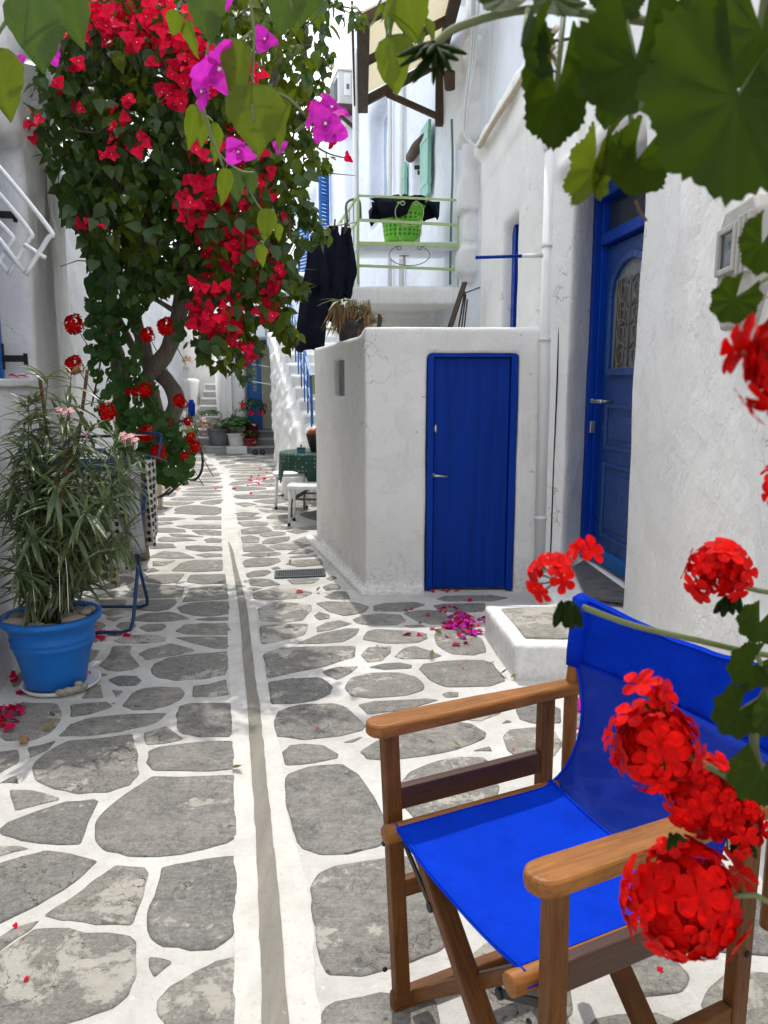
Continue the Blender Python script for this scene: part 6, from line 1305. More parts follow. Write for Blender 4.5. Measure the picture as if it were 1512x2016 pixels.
# ---------------- oleander in the blue pot
PB = V3((-1.60, 3.57, 0))
OL = thing('blue_pot', 'large blue ribbed terracotta pot planted with an oleander', 'pot', tuple(PB))
MB().lathe([(.130, .02), (.142, .03), (.150, .09), (.168, .17), (.186, .222), (.190, .226), (.192, .236), (.188, .246), (.192, .252), (.196, .262), (.190, .272), (.204, .325), (.226, .338), (.232, .352), (.228, .368), (.212, .372), (.198, .36), (.192, .33), (.01, .325)], 48, PB).build('pot', M['blue_pot'], OL)
MB().lathe([(.002, .300), (.196, .305), (.196, .325), (.10, .338), (.002, .342)], 28, PB).build('soil', M['soil'], OL)
MB().lathe([(.15, .0), (.175, .006), (.185, .022), (.178, .024), (.165, .012), (.002, .012)], 40, PB+V3((.02, .01, .004))).build('saucer', M['white_paint'], OL)
PEBL = ['large speckled pebble at the left of the blue pot, flattest end to the wall', 'round pale pebble at the front middle of the blue pot', 'small tan pebble at the front, right of the middle one', 'long smooth white pebble at the front right of the blue pot', 'pale oval pebble behind the long white one', 'grey white pebble at the back right of the pot soil', 'small pinkish pebble nearest the oleander stems', 'small round pebble at the right rim of the blue pot', 'small pebble lying on top of the white pebbles', 'brown pebble half hidden at the left back of the pot']
SAUL = ['nearest long pebble in the white saucer', 'largest oval pebble in the white saucer', 'rear pebble in the white saucer, furthest right', 'leftmost little pebble in the white saucer', 'small pebble lying on top of the others in the saucer']
for dx, dy, dz, sx, sy, sz, rz in ((-.115, -.13, .355, .062, .042, .032, .3), (.0, -.165, .35, .045, .032, .026, .1), (.06, -.155, .345, .036, .026, .02, .4), (.145, -.09, .362, .062, .036, .026, .6), (.10, -.05, .365, .04, .03, .024, .2), (.135, .0, .372, .045, .03, .024, 1.2), (.10, .06, .365, .035, .03, .02, 0), (.16, .05, .368, .035, .026, .022, .7), (.17, -.02, .380, .03, .024, .02, .3), (-.16, -.02, .352, .045, .036, .024, 1.4)):
    m_ = MB(); m3 = Matrix.Rotation(rz, 3, 'Z') @ Matrix.Diagonal((sx, sy, sz)); m_.lathe([(math.sin(math.pi*i/7)+.001, -math.cos(math.pi*i/7)) for i in range(8)], 12, PB+V3((dx, dy, dz)), m3); props(m_.build('pebble', M['pebble']), PEBL.pop(0), 'pebble', 'pebbles on the soil of the blue pot')
for dx, dy, sx, rz in ((.115, -.135, .028, .3), (.145, -.115, .03, .8), (.165, -.08, .026, 1.2), (.085, -.155, .026, .1), (.15, -.10, .02, .2)):
    m_ = MB(); m3 = Matrix.Rotation(rz, 3, 'Z') @ Matrix.Diagonal((sx, sx*.7, sx*.62)); m_.lathe([(math.sin(math.pi*i/7)+.001, -math.cos(math.pi*i/7)) for i in range(8)], 12, PB+V3((dx, dy, .03+(.022 if sx == .02 else 0))), m3); props(m_.build('pebble', M['pebble']), SAUL.pop(0), 'pebble', 'pebbles in the saucer')
OP = thing('oleander', 'grey green oleander with pale pink buds growing in the blue pot', 'oleander', tuple(PB+V3((0, 0, .33))))
ro = random.Random(8); ol = []; tips = []
for i in range(30):
    x, y = ro.uniform(-10, 262), ro.triangular(760, 1160, 960)
    tips.append(W(x, y, PB.y+ro.uniform(-.22, .25)))
tips += [W(x, y, Y) for x, y, Y in ((135, 800, 3.4), (350/3.73, 745, 3.5), (140, 735, 3.5), (232, 870, 3.4), (60, 830, 3.45), (175, 850, 3.45), (45, 880, 3.4), (255, 930, 3.35), (235, 1080, 3.3), (60, 1060, 3.25), (20, 950, 3.35), (110, 960, 3.2), (170, 1010, 3.2), (30, 1130, 3.3), (215, 985, 3.3))]
for tp_ in tips:
    tp_.x = max(tp_.x, XL(tp_.y)+.07); st0 = PB+V3((ro.uniform(-.1, .1), ro.uniform(-.1, .1), .33)); mid = st0.lerp(tp_, .55)+V3((0, 0, .10)); path = smooth_path([st0, mid, tp_], 9)
    MB().tube(path, [.006-.004*k/(len(path)-1) for k in range(len(path))], 5).build('stem', M['stem'], OP)
    L_ = (tp_-st0).length
    for j, q in enumerate(path[4:]):
        t = (j+4)/(len(path)-1); n = 3 if j % 2 == 0 else 2; dirs = (path[min(len(path)-1, j+5)]-path[max(0, j+3)]).normalized()
        for k in range(n+(5 if t > .95 else 0)):
            a = ro.uniform(0, 6.283); s_ = dirs.orthogonal().normalized(); s_ = Quaternion(dirs, a) @ s_; up_ = ro.uniform(-.1, .6) if t < .9 else ro.uniform(.3, 1.6); d = (s_+dirs*up_+V3((0, 0, -.25))).normalized(); nv_ = V3((0, 0, 1))-d*d.z+rdir(ro)*.25
            ol.append(orient(q, d, nv_, ro.uniform(.095, .185)*(.72 if t > .95 else 1)))
ole_me = tplmesh('leaf', NARROW, 'leaf_ole'); ol.sort(key=lambda m: m.translation.y); pieces('leaf', ole_me, ol[:260], OP); props(scatter('foliage', *NARROW, ol[260:], M['leaf_ole'], OP), kind='stuff')
for x, y, Y in ((128, 812, 3.35), (116, 806, 3.35), (140, 808, 3.36), (246, 862, 3.35), (258, 858, 3.35), (266, 866, 3.36), (242, 855, 3.36), (170, 852, 3.4)):
    p = W(x, y, Y)
    pieces('blossom', tplmesh('blossom', FLO, 'pink'), [Matrix.Translation(p) @ V3((ro.gauss(0, .4), -.5, .7)).to_track_quat('Z', 'Y').to_matrix().to_4x4() @ Matrix.Scale(.017, 4)], OP); MB().tube([p, p+V3((0, .0, -.04))], .003, 5).build('bud_stalk', M['pink'], OP)
for a, b, Y, r_ in (((172, 728), (128, 1010), 3.55, .008), ((78, 742), (100, 960), 3.6, .008), ((140, 880), (85, 1190), 3.42, .009)):
    m_ = MB().tube(smooth_path([W(*a, Y), W((a[0]+b[0])/2+3, (a[1]+b[1])/2, Y), PB+V3((.02, .0, .34)) if b[1] > 1100 else W(*b, Y), PB+V3(((b[0]-110)/900, .03, .34))], 5), r_, 7); o = m_.build('stake', M['stake'], OP); grain(o, (0, 0, 1))
MB().tube([W(99, 1215, 3.42), W(100, 1150, 3.42)], .009, 8).build('tube_stake', M['steel'], OP)
for x0, x1, x2 in ((70, 62, 50), (118, 117, 115), (135, 132, 128)): MB().tube(smooth_path([W(x0, 1205, 3.36), W(x1, 1130, 3.33), W(x2, 1090, 3.33)], 4), .0016, 5).build('wire', M['white_paint'], OP)
# ---------------- aloe on the shed roof
AL = V3((W(690, 640, 6.2).x, 6.2, 1.775)); AT = potted('aloe_pot', 'dark pot with a dried shaggy aloe standing on the shed roof', AL, .085, .11, .17, 'pot_dark')
lfm = []
blm, drm = tplmesh('leaf', BLADE, 'leaf_aloe'), tplmesh('dry_leaf', NARROW, 'dry')
for cx, cy in ((672, 596), (705, 610), (722, 625)):
    c = W(cx, cy, 6.15)
    MB().tube([AL+V3((0, 0, .12)), c+V3((0, 0, -.02))], .018, 6).build('stem', M['dry'], AT)
    for k in range(11):
        a = k*2.4; d = V3((math.cos(a), math.sin(a), rg.uniform(.35, 1.1))).normalized(); lfm.append(orient(c, d, V3((0, 0, 1)), rg.uniform(.11, .17)))
pieces('leaf', blm, lfm, AT)
dr_ = [orient(W(rg.uniform(655, 730), rg.uniform(588, 615), 6.15)+V3((0, rg.uniform(-.06, .1), 0)), V3((rg.gauss(0, .22), rg.gauss(-.1, .22), -1)), V3((rg.gauss(0, 1), -1, 0)), rg.uniform(.12, .25)) @ Matrix.Diagonal((.45, 1, 1, 1)) for _ in range(190)]; pieces('dry_leaf', drm, dr_, AT)
fe = [orient(W(rg.uniform(712, 738), 637, 6.05), V3((rg.gauss(.5, .5), rg.gauss(0, .3), .35)), V3((0, 0, 1)), rg.uniform(.08, .13)) for _ in range(22)]; FW = thing('dry_weed', 'dry drooping weed on the shed roof beside the aloe', 'weed', tuple(W(725, 640, 6.05))); pieces('leaf', drm, fe, FW)
pk = W(746, 640, 6.0); m_ = MB().tube(smooth_path([pk+V3((0, 0, -.02)), pk+V3((.008, 0, .05)), pk+V3((-.004, 0, .085))], 4), [.018]*5+[.014, .012, .008, .004], 7); props(m_.build('dark_spike', M['pot_dark']), 'dark curved spike standing up from the shed roof edge', 'spike')
# ---------------- pots at the end of the lane
def bush(t, c, r, n, mat='leaf_ger', tplx=None, sq=.7, s=(.03, .055), flowers=0, fmat='petal'):
    tp_ = tplx or GLEAF_S; ms = []
    for _ in range(n): d = rdir(rg); d.z = abs(d.z)*.9-.15; p = V3(c)+V3((d.x, d.y, d.z*sq))*r*rg.uniform(.55, 1); ms.append(orient(p, V3((d.x, d.y, -.4)), d+V3((0, 0, .5)), rg.uniform(*s)))
    props(scatter('foliage', *tp_, ms, M[mat], t), kind='stuff')
    for _ in range(flowers): d = rdir(rg); d.y = -abs(d.y); pieces('flower', tplmesh('flower', FLO, fmat), [Matrix.Translation(V3(c)+d*r) @ d.to_track_quat('Z', 'Y').to_matrix().to_4x4() @ Matrix.Scale(.06, 4)], t)
c = G(466, 884); c.z = .165; c = W(466, 880, 16.55); c.z = .165; t = potted('flower_pot', 'round white pot of leafy green geranium on the white plinth', c, .16, .19, .27, 'white_paint'); bush(t, c+V3((0, 0, .42)), .40, 170, s=(.05, .085))
c = W(432, 878, 16.62); c.z = .165; t = potted('flower_pot', 'large dark grey pot of flowers on the lowest stone stair', c, .19, .24, .36, 'pot_grey'); bush(t, c+V3((.04, 0, .45)), .24, 90, 'leaf_ole', LEAF, s=(.07, .12), flowers=4, fmat='pink'); bush(t, c+V3((-.26, 0, .42)), .2, 60, 'dry', LEAF, s=(.05, .08), flowers=7, fmat='pink')
c = W(420, 843, 17.0); c.z = .495; t = potted('flower_pot', 'square looking white bucket with trailing plant on the fourth stone stair', c, .12, .15, .27, 'white_paint'); bush(t, c+V3((-.06, 0, .34)), .26, 80, 'leaf', LEAF, .5, s=(.06, .1))
c = W(496, 861, 16.75); c.z = .31; t = potted('flower_pot', 'dark red pot with red flowers beside the far blue door', c, .12, .15, .3, 'pot_red'); bush(t, c+V3((0, 0, .62)), .34, 130, 'leaf', LEAF, 1.1, s=(.06, .11), flowers=6)
c = W(493, 880, 16.5); c.z = .155; t = potted('flower_pot', 'low brick red pot of small pink plants on the marble steps', c, .11, .14, .17, 'pot_red'); bush(t, c+V3((0, 0, .26)), .22, 90, 'leaf', LEAF, .6, s=(.05, .08), flowers=4, fmat='pink')
c = W(370, 862, 16.4); c.z = .165; t = potted('flower_pot', 'olive green pot with grey foliage at the left of the stairs', c, .15, .2, .36, 'pot_olive'); bush(t, c+V3((0, 0, .5)), .36, 120, 'leaf_ole', LEAF, .8, s=(.05, .1))
c = W(358, 757, 16.9); c.z = W(360, 745, 16.7).z; t = potted('flower_pot', 'white pot of dry brown flowers on top of the white parapet', c, .14, .17, .26, 'white_paint'); bush(t, c+V3((0, 0, .38)), .32, 90, 'dry', LEAF, .6, s=(.05, .08))
m_ = MB(); p = W(377, 800, 16.5); m_.lathe([(.07, -.25), (.08, .05), (.05, .1), (.05, .14)], 12, p); props(m_.build('bottle', M['blue_frame']), 'blue bottle standing on the parapet beside the stone stairs', 'bottle')
for c, r_, n, lab in ((V3((-1.32, 9.9, .02)), .12, 26, 'dark little weed growing beside the white block'), (V3((-.9, 9.75, .32)), .26, 60, 'low green weed growing on the white block behind the stools')):
    t = thing('weed', lab, 'weed', tuple(c)); ms = [orient(c, V3((rg.gauss(0, 1), rg.gauss(0, 1), .6)), V3((0, 0, 1)), rg.uniform(.6, 1.1)*r_) for _ in range(n)]; pieces('leaf', tplmesh('leaf', NARROW, 'leaf'), ms, t)
# ================================================================= CHAIR
CH = thing('directors_chair', 'wooden folding chair with bright blue canvas seat and back by the right wall', 'chair', (.090, 1.304, 0), math.atan2(.902, -.433))
def cpart(name, mb, mat, axis=None, par=CH, b=.004):
    o = mb.build(name, M[mat], par, local=True, b=b, seg=3)
    if axis: grain(o, axis)
    return o
AX, ZA_, ZS = .290, .730, .500
for sx in (1, -1):
    # arm: rounded front end, narrowing to the back
    out = []
    for t in np.linspace(0, math.pi, 11): out.append((sx*AX+.034*math.cos(t)*.98, -.032+.034*math.sin(t)))
    out = [(sx*AX+.034, -.05)]+out+[(sx*AX-.034, -.05), (sx*AX-.031, -.30), (sx*AX-.024, -.45), (sx*AX-.024, -.585), (sx*AX+.024, -.585), (sx*AX+.024, -.45), (sx*AX+.031, -.30)]
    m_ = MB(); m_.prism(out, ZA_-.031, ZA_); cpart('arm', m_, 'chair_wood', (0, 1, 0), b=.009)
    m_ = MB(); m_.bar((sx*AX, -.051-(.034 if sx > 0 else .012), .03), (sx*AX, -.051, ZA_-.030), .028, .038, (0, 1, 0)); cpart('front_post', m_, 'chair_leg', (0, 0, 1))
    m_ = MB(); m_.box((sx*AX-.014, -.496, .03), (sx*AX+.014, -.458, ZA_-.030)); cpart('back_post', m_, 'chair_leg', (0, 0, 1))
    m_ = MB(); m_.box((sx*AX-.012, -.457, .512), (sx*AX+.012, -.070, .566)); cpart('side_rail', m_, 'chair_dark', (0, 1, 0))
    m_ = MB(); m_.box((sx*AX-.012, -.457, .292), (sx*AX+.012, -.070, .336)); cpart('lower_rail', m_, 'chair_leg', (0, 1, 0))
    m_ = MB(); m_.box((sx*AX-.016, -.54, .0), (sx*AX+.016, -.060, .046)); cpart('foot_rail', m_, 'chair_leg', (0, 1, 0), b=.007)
    m_ = MB(); m_.tube([(sx*AX, -.553, .46), (sx*AX, -.553, .70), (sx*AX, -.562, .80), (sx*AX, -.575, .925)], [.017, .017, .015, .014], 12); cpart('back_stick', m_, 'chair_wood', (0, 0, 1), b=0)
    m_ = MB(); m_.tube([(sx*.232, -.012, ZS-.006), (sx*.232, -.48, ZS-.006)], .020, 12); cpart('seat_rail', m_, 'chair_wood', (0, 1, 0), b=.003)
    for yy, k in ((-.105, 1), (-.41, -1)):
        off = .016*sx*k
        m_ = MB(); m_.bar((sx*.222, yy+off, ZS-.012), (-sx*.262, yy+off, .045), .028, .044, (0, 1, 0)); cpart('cross_leg', m_, 'chair_leg', (-sx*.5, 0, -.45))
        m_ = MB(); a, b = V3((sx*.256, yy+.035, ZS-.045)), V3((sx*.128, yy+.035, ZS-.125)); m_.bar(a, b, .015, .005, (0, 1, 0)); m_.tube([a+V3((0, -.004, 0)), a+V3((0, .006, 0))], .011, 10); m_.tube([b+V3((0, -.004, 0)), b+V3((0, .006, 0))], .011, 10); cpart('brace', m_, 'black_iron', b=.001)
    for yy, z_ in ((-.05, .44), (-.05, .10), (-.478, .44)):
        m_ = MB(); m_.tube([(sx*(AX+.015), yy, z_), (sx*(AX+.019), yy, z_)], .006, 10); cpart('screw', m_, 'black_iron', b=0)
    m_ = MB(); m_.tube([(sx*.268, -.029, ZS-.05), (sx*.268, -.025, ZS-.05)], .006, 8); cpart('screw', m_, 'black_iron', b=0)
def sheet(name, f, nu, nv, mat, th=.003):
    mb = MB(); vs = [V3(f(i/nu, j/nv)) for j in range(nv+1) for i in range(nu+1)]
    mb.add(vs, [(j*(nu+1)+i, j*(nu+1)+i+1, (j+1)*(nu+1)+i+1, (j+1)*(nu+1)+i) for j in range(nv) for i in range(nu)], True); o = mb.build(name, M[mat], CH, local=True); s = o.modifiers.new('thickness', 'SOLIDIFY'); s.thickness = th; s.offset = 0; return o
def seat_f(u, v):
    x = -.252+.504*u; y = -.035-.425*v; e_ = abs(2*u-1); z = ZS+.016-.028*(1-e_**2.2)-(.022*((e_-.93)/.07) if e_ > .93 else 0)
    z += .003*math.sin(v*9+u*4)*(1-e_)+(.05*(v-.9) if v > .9 else 0)
    return (x, y, z)
se = sheet('seat', seat_f, 36, 20, 'canvas')
for v_ in (.012, .988):
    MB().tube([V3(seat_f(u, v_))+V3((0, 0, .003)) for u in np.linspace(.03, .97, 24)], .0028, 5).build('hem', M['canvas'], se, local=True)
for u_ in (.06, .94): MB().tube([V3(seat_f(u_, v))+V3((0, 0, .002)) for v in np.linspace(.02, .98, 16)], .0018, 5).build('seam', M['canvas'], se, local=True)
def back_f(u, v):        # thin lower cloth between seat and the doubled back
    hw = .256-.052*math.sin(math.pi*v)**.8+.026*v; x = -hw+2*hw*u; s_ = 2*u-1
    y = -.452-.105*v**.7-.020*(1-s_*s_)*(.3+.7*v); z = ZS-.006+.285*v**1.2-.014*(1-s_*s_)*(1-v)
    y += .008*math.sin(u*21+3*v)*(1-v)*v*3
    return (x, y, z)
lb = sheet('lower_back', back_f, 32, 18, 'canvas_sheer', .002)
for u_ in (0, 1): MB().tube([V3(back_f(u_, v)) for v in np.linspace(0, 1, 16)], .004, 6).build('hem', M['canvas'], lb, local=True)
def top_f(u, v):
    x = -.299+.598*u; s_ = 2*u-1; z = .765+.175*v-.030*(1-s_*s_)*(v-.2)-.006*math.cos(s_*3)
    y = -.566-.034*(1-s_*s_)-.014*v+.004*math.sin(u*30+v*4)*(1-abs(s_))*v
    return (x, y, z)
bk = sheet('backrest', top_f, 36, 10, 'canvas_double', .010)
for sx in (1, -1): MB().tube([(sx*.290, -.560, .768), (sx*.292, -.566, .80), (sx*.292, -.578, .936), (sx*.289, -.579, .942)], [.021, .024, .024, .014], 14).build('sleeve', M['canvas_double'], bk, local=True)
for v_ in (.03, .97): MB().tube([V3(top_f(u, v_))+V3((0, .007, 0)) for u in np.linspace(.02, .98, 24)], .0025, 5).build('hem', M['canvas'], bk, local=True)
# ================================================================= NEAR GERANIUM (right foreground)
GN = thing('foreground_geranium', 'scarlet geranium reaching in close from the right edge over the chair', 'geranium', (.62, .72, .95))
root = V3((.58, .70, 1.02))
rn = random.Random(4)
def nstem(pts, Y, r=.0035, mat='stem'): 
    Ys = Y if isinstance(Y, (list, tuple)) else [Y]*len(pts)
    p = [W(*q, y) for q, y in zip(pts, Ys)]; return MB().tube(smooth_path(p, 5), r, 8).build('stem', M[mat], GN)
nstem([(1147, 1195), (1250, 1232), (1380, 1262), (1530, 1292), (1750, 1300)], .62, .0026); nstem([(1300, 1455), (1400, 1512), (1530, 1565), (1750, 1500)], .60, .0030); nstem([(1395, 1768), (1480, 1762), (1560, 1758), (1800, 1500)], .58, .0024)
nstem([(1455, 1152), (1500, 1164), (1560, 1170), (1750, 1200)], .62, .0022); nstem([(852, 92), (905, 52), (1040, 18), (1200, 32), (1380, 62), (1560, 130)], [.60, .60, .58, .55, .52, .5], .0030)
nstem([(1520, -60), (1500, 150), (1560, 400), (1600, 700)], .46, .004); nstem([(1560, 1300), (1500, 1380), (1490, 1500), (1580, 1600)], .58, .004); nstem([(1490, 1290), (1512, 1330), (1560, 1360)], .58, .002)
def fhead(x, y, rpx, Y, n, up, hemi=-.25, loose=0, stalk=None):
    c = W(x, y, Y); r = rpx/1514*Y*.98; n = int(n*1.3) if n > 12 else n
    hd_ = MB(); hub = c-V3(up).normalized()*r*.15
    ms = head_mats(c, r, n, up, .42 if not loose else loose, hemi, .20, rn)
    for m in ms: p = m.translation; hd_.tube([hub, hub.lerp(p, .5)+rdir(rn)*r*.05, p], .0009, 4, False)
    h = hd_.build('flower_head', M['stem'], GN); pieces('floret', flo_me, ms, h)
    if n >= 14: props(scatter('inner_florets', *FLO, head_mats(c, r*.74, n, up, .52, hemi-.2, .2, rn)+head_mats(c, r*.5, n//2, up, .6, hemi-.2, .2, rn), M['petal'], h), kind='stuff')
    return h
fhead(1285, 1470, 92, .60, 30, (-.1, -.8, .5), -.35); fhead(1380, 1560, 88, .62, 26, (.2, -.8, .3), -.3); fhead(1345, 1772, 118, .585, 40, (0, -.75, .55), -.5); fhead(1440, 1610, 66, .61, 18, (.3, -.8, .3), -.2)
fhead(1090, 1140, 50, .62, 8, (-.5, -.5, .6), .15, .62); fhead(1150, 1092, 24, .63, 2, (.2, -.6, .8), .6, 1.3); fhead(1415, 1130, 62, .62, 14, (-.3, -.6, .6), -.1, .50); fhead(1275, 1372, 42, .60, 3, (0, -.5, .9), .4, 1.0)
fhead(1602, 712, 142, .36, 20, (-.6, -.8, .2), -.3); fhead(1556, 965, 60, .5, 10, (-.5, -.8, .3), -.2)
# buds under the loose heads
budm = MB(); budm.lathe([(.02, 0), (.16, .2), (.2, .55), (.1, .9), (.01, 1)], 7); bud_me = bpy.data.meshes.new('bud'); bud_me.from_pydata([tuple(v) for v in budm.v], [], budm.f); bud_me.polygons.foreach_set('use_smooth', [True]*len(budm.f)); bud_me.materials.append(M['leaf_dark'])
for x, y, Y, s_, n in ((1118, 1185, .62, .022, 9), (1440, 1170, .62, .020, 7), (1283, 1395, .59, .012, 4), (1290, 1475, .575, .014, 6), (1460, 1650, .6, .016, 6), (1330, 1640, .56, .012, 5)):
    for _ in range(n): d = V3((rn.gauss(0, .5), rn.gauss(-.2, .4), -1 if y > 1100 and x != 1283 else 1)).normalized(); pieces('bud', bud_me, [Matrix.Translation(W(x+rn.uniform(-12, 12), y+rn.uniform(-4, 4), Y)) @ d.to_track_quat('Z', 'Y').to_matrix().to_4x4() @ Matrix.Scale(s_*rn.uniform(.8, 1.15), 4)], GN)
# hairy calyx at the end of the high stem
for k in range(18):
    a = k*2.4; d = V3((math.cos(a)*.8-.3, -.5+.3*math.sin(a), -.7*abs(math.sin(a*.7))-.35)).normalized(); pieces('sepal', bud_me, [Matrix.Translation(W(858+rn.uniform(-6, 10), 88+rn.uniform(-8, 10), .60)) @ d.to_track_quat('Z', 'Y').to_matrix().to_4x4() @ Matrix.Diagonal((.013, .013, rn.uniform(.020, .034), 1))], GN)
# leaves
gl_big = tplmesh('leaf', ger_leaf(100, .10, 9), 'leaf_dark', VEIN); gl_cup = tplmesh('leaf', ger_leaf(84, .55, 7), 'leaf_dark', VEIN); gl_backlit = tplmesh('leaf', ger_leaf(84, .40, 7), 'leaf_pale', VEIN)
def gleaf(x, y, rpx, Y, n, d=(0, -.1, -1), me=gl_big, sx=1.0, stalk=None):
    m = orient(W(x, y, Y), V3(d), V3(n), rpx/1514*Y) @ Matrix.Diagonal((sx, 1, 1, 1)); o = pieces('leaf', me, [m], GN)[0]
    if stalk: MB().tube(smooth_path([W(x, y, Y+.003), W(*stalk, Y+.02)], 2), .0018, 6).build('leaf_stalk', M['stem'], GN)
    return o
gleaf(1455, 190, 200, .42, (.05, -1, .2), (-.15, -.1, -1), gl_big, 1.0, (1540, 60)); gleaf(1500, 60, 130, .44, (.3, -1, .3), (.2, 0, -1)); gleaf(1250, 120, 130, .50, (-.4, -.8, .3), (-.05, -.1, -1), gl_cup, .75, (1230, 30)); gleaf(1030, 90, 75, .52, (.9, -.6, .2), (.05, 0, -1), gl_cup, .6, (1040, 18)); gleaf(1095, 185, 105, .54, (-.2, -1, .3), (.0, .1, -1), gl_cup, .60, (1110, 24))
gleaf(1250, 320, 70, .54, (.1, -.9, .3), (-.3, 0, -1), gl_cup, .95, (1240, 200)); gleaf(1200, 190, 60, .56, (.5, -.8, .2), (-.2, 0, -1), gl_big, .7)
gleaf(1170, 330, 75, .57, (-.5, -.7, .2), (-.3, .2, -1), gl_backlit, .55, (1215, 230)); gleaf(1195, 285, 62, .56, (.6, -.7, .3), (-.4, .1, -.8), gl_backlit, .5); gleaf(1175, 355, 40, .56, (.2, -.9, .2), (0, 0, -1), gl_backlit, .5)  # backlight put into the colour: these leaves take the yellow-green material
gleaf(1090, -5, 60, .55, (.2, -.6, .8), (0, -.5, -.8)); gleaf(1000, -10, 55, .57, (-.2, -.6, .8), (-.2, -.5, -.8)); gleaf(1330, 20, 55, .50, (.1, -.8, .5), (0, -.3, -1)); gleaf(1210, 0, 55, .52, (0, -.5, .8), (.2, -.3, -1)); gleaf(1320, 140, 45, .55, (-.3, -.6, .7), (-.5, 0, -.5))
gleaf(1448, 590, 52, .50, (-.3, -.9, .2), (-.5, 0, -.8), gl_big, .9, (1520, 540)); gleaf(1500, 480, 60, .47, (.3, -.9, .2), (-.2, 0, -1)); gleaf(1496, 1225, 46, .58, (-.3, -.9, .3), (-.3, 0, -1), gl_big); gleaf(1480, 1310, 55, .58, (.1, -.9, .4), (-.5, 0, -.5), gl_big, .9, (1520, 1330)); gleaf(1455, 1400, 62, .57, (-.4, -.8, .5), (-.5, -.1, -.6), gl_big, .85, (1520, 1360)); gleaf(1500, 1520, 75, .56, (-.2, -.9, .3), (.1, 0, -1), gl_big); gleaf(1520, 1400, 60, .55, (.3, -.9, .2), (.1, 0, -1))
# dry tendrils among the top leaves
for pts in ([(1055, 70), (1090, 80), (1130, 75), (1165, 68), (1180, 95)], [(1065, 50), (1080, 95), (1085, 110)], [(1190, 10), (1200, 60), (1208, 90)], [(1285, 0), (1270, 60), (1268, 85)], [(1360, 60), (1380, 40), (1420, 38)], [(1250, 395), (1262, 420), (1273, 435)]):
    MB().tube(smooth_path([W(*p, .58) for p in pts], 4), .0012, 5).build('tendril', M['twig'], GN)
mdry = [orient(W(1075+rn.uniform(-16, 16), 108+rn.uniform(-12, 14), .58), rdir(rn), rdir(rn), .012) for _ in range(40)]; props(scatter('dry_umbel', *NARROW, mdry, M['dry'], GN), kind='stuff')
for x0, y0, x1, y1 in ((938, 116, 985, 120), (948, 168, 985, 152)): MB().tube(smooth_path([W(x0, y0, 5.6), W((x0+x1)/2, (y0+y1)/2+3, 5.6), W(x1, y1, 5.6)], 3), .004, 5); 
# the pot it grows from, just outside the picture
mb = MB(); pc = V3((.60, .62, .86)); mb.lathe(pot_mesh(.09, .12, .2), 24, pc); mb.build('pot', M['blue_pot'], GN)
MB().bar((.6, .62, .85), (.95, .62, .85), .2, .02).build('bracket', M['grey_iron'], GN)
for q in (W(1750, 1300, .62), W(1750, 1500, .6), W(1800, 1500, .58), W(1600, 700, .46), W(1750, 1200, .62)): MB().tube(smooth_path([q, q.lerp(pc+V3((0, 0, .2)), .6)+V3((0, 0, .05)), pc+V3((0, 0, .17))], 4), .004, 6).build('stem', M['stem'], GN)
# ================================================================= FALLEN BRACTS AND LEAVES
rp = random.Random(9)
PET = leaf_tpl([(0, .06), (.2, .34), (.5, .46), (.8, .32), (1, .05)], .55, .55, .05)
pm_d, pm_m = tplmesh('fallen_petal', PET, 'petal_dry'), tplmesh('fallen_petal', PET, 'magenta')
pm_r = tplmesh('fallen_petal', PET, 'bract')
fl_l = tplmesh('fallen_leaf', leaf_tpl([(0, .02), (.25, .2), (.55, .24), (.85, .1), (1, .01)], .6, -.35, .03), 'fallen_leaf')
def ground_piece(px, py, s, me, label, group, z=.010, name='fallen_petal', cat='petal', zl=0):
    p = G(px, py); p.z = z+zl; a = rp.uniform(0, 6.283); d = V3((math.cos(a), math.sin(a), rp.uniform(.05, .5))); o = link(name, me); o.matrix_world = orient(p, d, V3((rp.gauss(0, .4), rp.gauss(0, .4), 1)), s); return props(o, label, cat, group)
for _ in range(62):
    a, r_ = rp.uniform(0, 6.283), rp.random()**.6; x, y = 913+40*r_*math.cos(a), 1236+26*r_*math.sin(a)
    ground_piece(x, y, rp.uniform(.035, .055), pm_m if rp.random() < .45 else pm_d, 'crumpled bract in the pile of petals beside the white step block', 'pile of petals by the white step', zl=.035*(1-r_)*rp.random()*1.5)
for x, y in ((878, 1205), (893, 1200), (868, 1200), (884, 1198), (839, 1214), (824, 1228), (852, 1241), (809, 1252), (828, 1252), (815, 1200), (905, 1272), (912, 1268), (880, 1258), (930, 1183), (850, 1165), (871, 1165), (888, 1165), (907, 1165), (935, 1252), (862, 1203), (800, 1205)): ground_piece(x, y, rp.uniform(.03, .05), pm_d if rp.random() < .8 else pm_r, 'single dark red bract lying between the shed door and the step', 'scattered bracts before the shed door')
for _ in range(20): ground_piece(rp.uniform(-20, 40), rp.uniform(1385, 1440), rp.uniform(.04, .055), pm_r if rp.random() < .4 else pm_d, 'crimson bract in the drift at the left edge below the blue pot', 'drift of bracts at the left edge', zl=rp.uniform(0, .02))
for x, y in ((50, 1458), (180, 1332), (38, 1368), (28, 1340), (20, 1330), (45, 1362), (192, 1250), (200, 1255), (210, 1258), (190, 1240), (243, 1254), (255, 1252), (12, 1400), (205, 1245), (240, 1252)): ground_piece(x, y, rp.uniform(.038, .052), pm_r if rp.random() < .5 else pm_d, 'crimson bract lying on the paving around the blue pot', 'bracts around the blue pot')
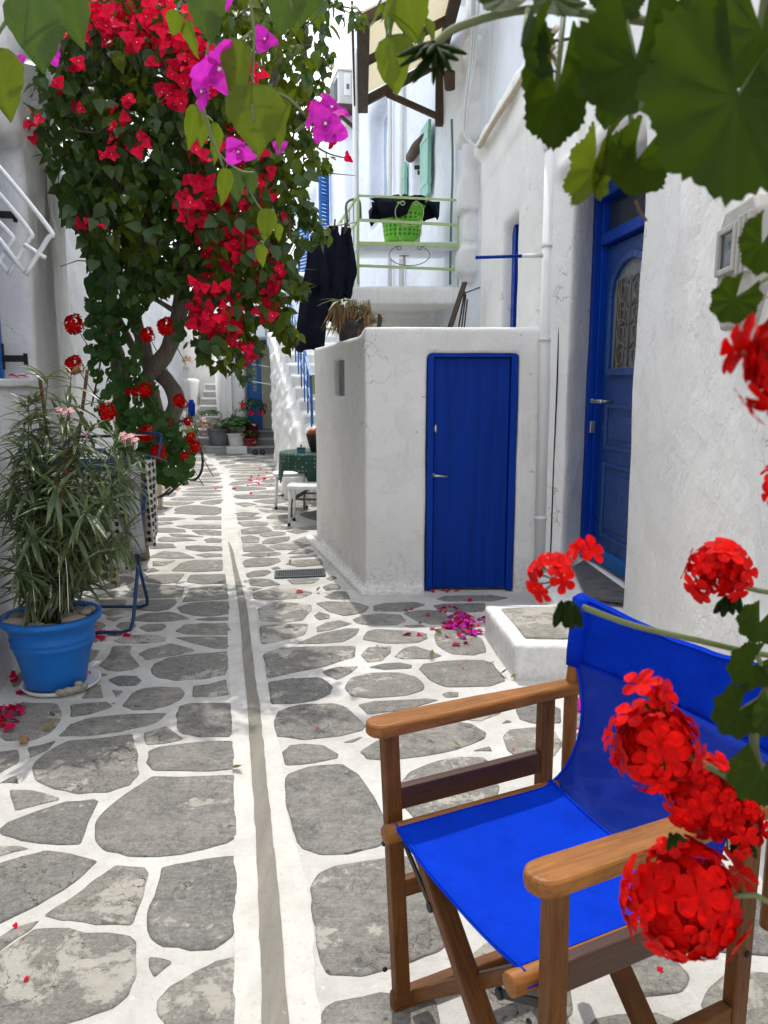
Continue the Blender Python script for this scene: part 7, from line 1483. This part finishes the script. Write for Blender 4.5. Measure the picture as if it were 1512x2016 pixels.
for _ in range(16): ground_piece(rp.gauss(505, 14), rp.gauss(946, 4), rp.uniform(.045, .06), pm_r, 'red bract in the small cluster far down the lane', 'bracts far down the lane')
for x, y in ((422, 964), (345, 967), (497, 972), (458, 964), (533, 956), (490, 957), (515, 925), (527, 932), (511, 938), (583, 1168)): ground_piece(x, y, .05, pm_r, 'single red bract lying far apart on the lane paving', 'lone bracts on the lane')
for x, y in ((1125, 1385), (1135, 1395), (1145, 1390), (1150, 1375), (1140, 1405), (1120, 1400), (1138, 1442), (1150, 1458), (1080, 1388), (1130, 1375), (1115, 1385), (1155, 1405), (1148, 1368)): ground_piece(x, y, rp.uniform(.035, .048), pm_m if rp.random() < .5 else pm_d, 'magenta bract on the paving behind the blue canvas chair', 'bracts behind the chair', zl=rp.uniform(0, .012))
for x, y in ((59, 1931), (28, 1826), (376, 1375), (220, 1390), (628, 1436), (735, 1228), (758, 1230), (740, 1275), (910, 1320), (972, 1308), (1013, 1480), (1301, 1911)): ground_piece(x, y, rp.uniform(.010, .018), pm_r, 'tiny red petal fragment on the foreground stones', 'tiny petal fragments on the stones')
FLG = 'fallen leaves on the paving'
for x, y, lab in ((458, 1516, 'fallen olive leaf lying on the edge of the gutter'), (850, 1301, 'curled olive leaf on the large stone before the step'), (870, 1252, 'round brown green leaf beside the petal pile'), (920, 1252, 'pale green leaf tip in the petal pile'), (985, 1330, 'dark narrow leaf at the foot of the step'), (1005, 1338, 'yellowing curled leaf by the corner of the step'), (85, 1442, 'long green leaf beside the drift of petals'), (54, 1470, 'small green leaf under a red bract at the left'), (570, 1112, 'brown red dry leaf next to the drain grate'), (105, 1415, 'brown dry leaf on the stone below the blue pot'), (905, 1473, 'tiny dark leaf behind the chair arm'), (625, 1166, 'small dark leaf near the shed foot')): ground_piece(x, y, .055 if x != 905 else .03, fl_l, lab, FLG, name='fallen_leaf', cat='leaf')
for x in (20, 38): 
    p = VP(x+15, 742, LA, LB)+V3((-.05, 0, .005)); o = link('fallen_petal', pm_d); o.matrix_world = orient(p, (1, .3, .3), (0, 0, 1), .05); props(o, 'dark red bract resting on the left window sill', 'petal', 'bracts on the window sill')
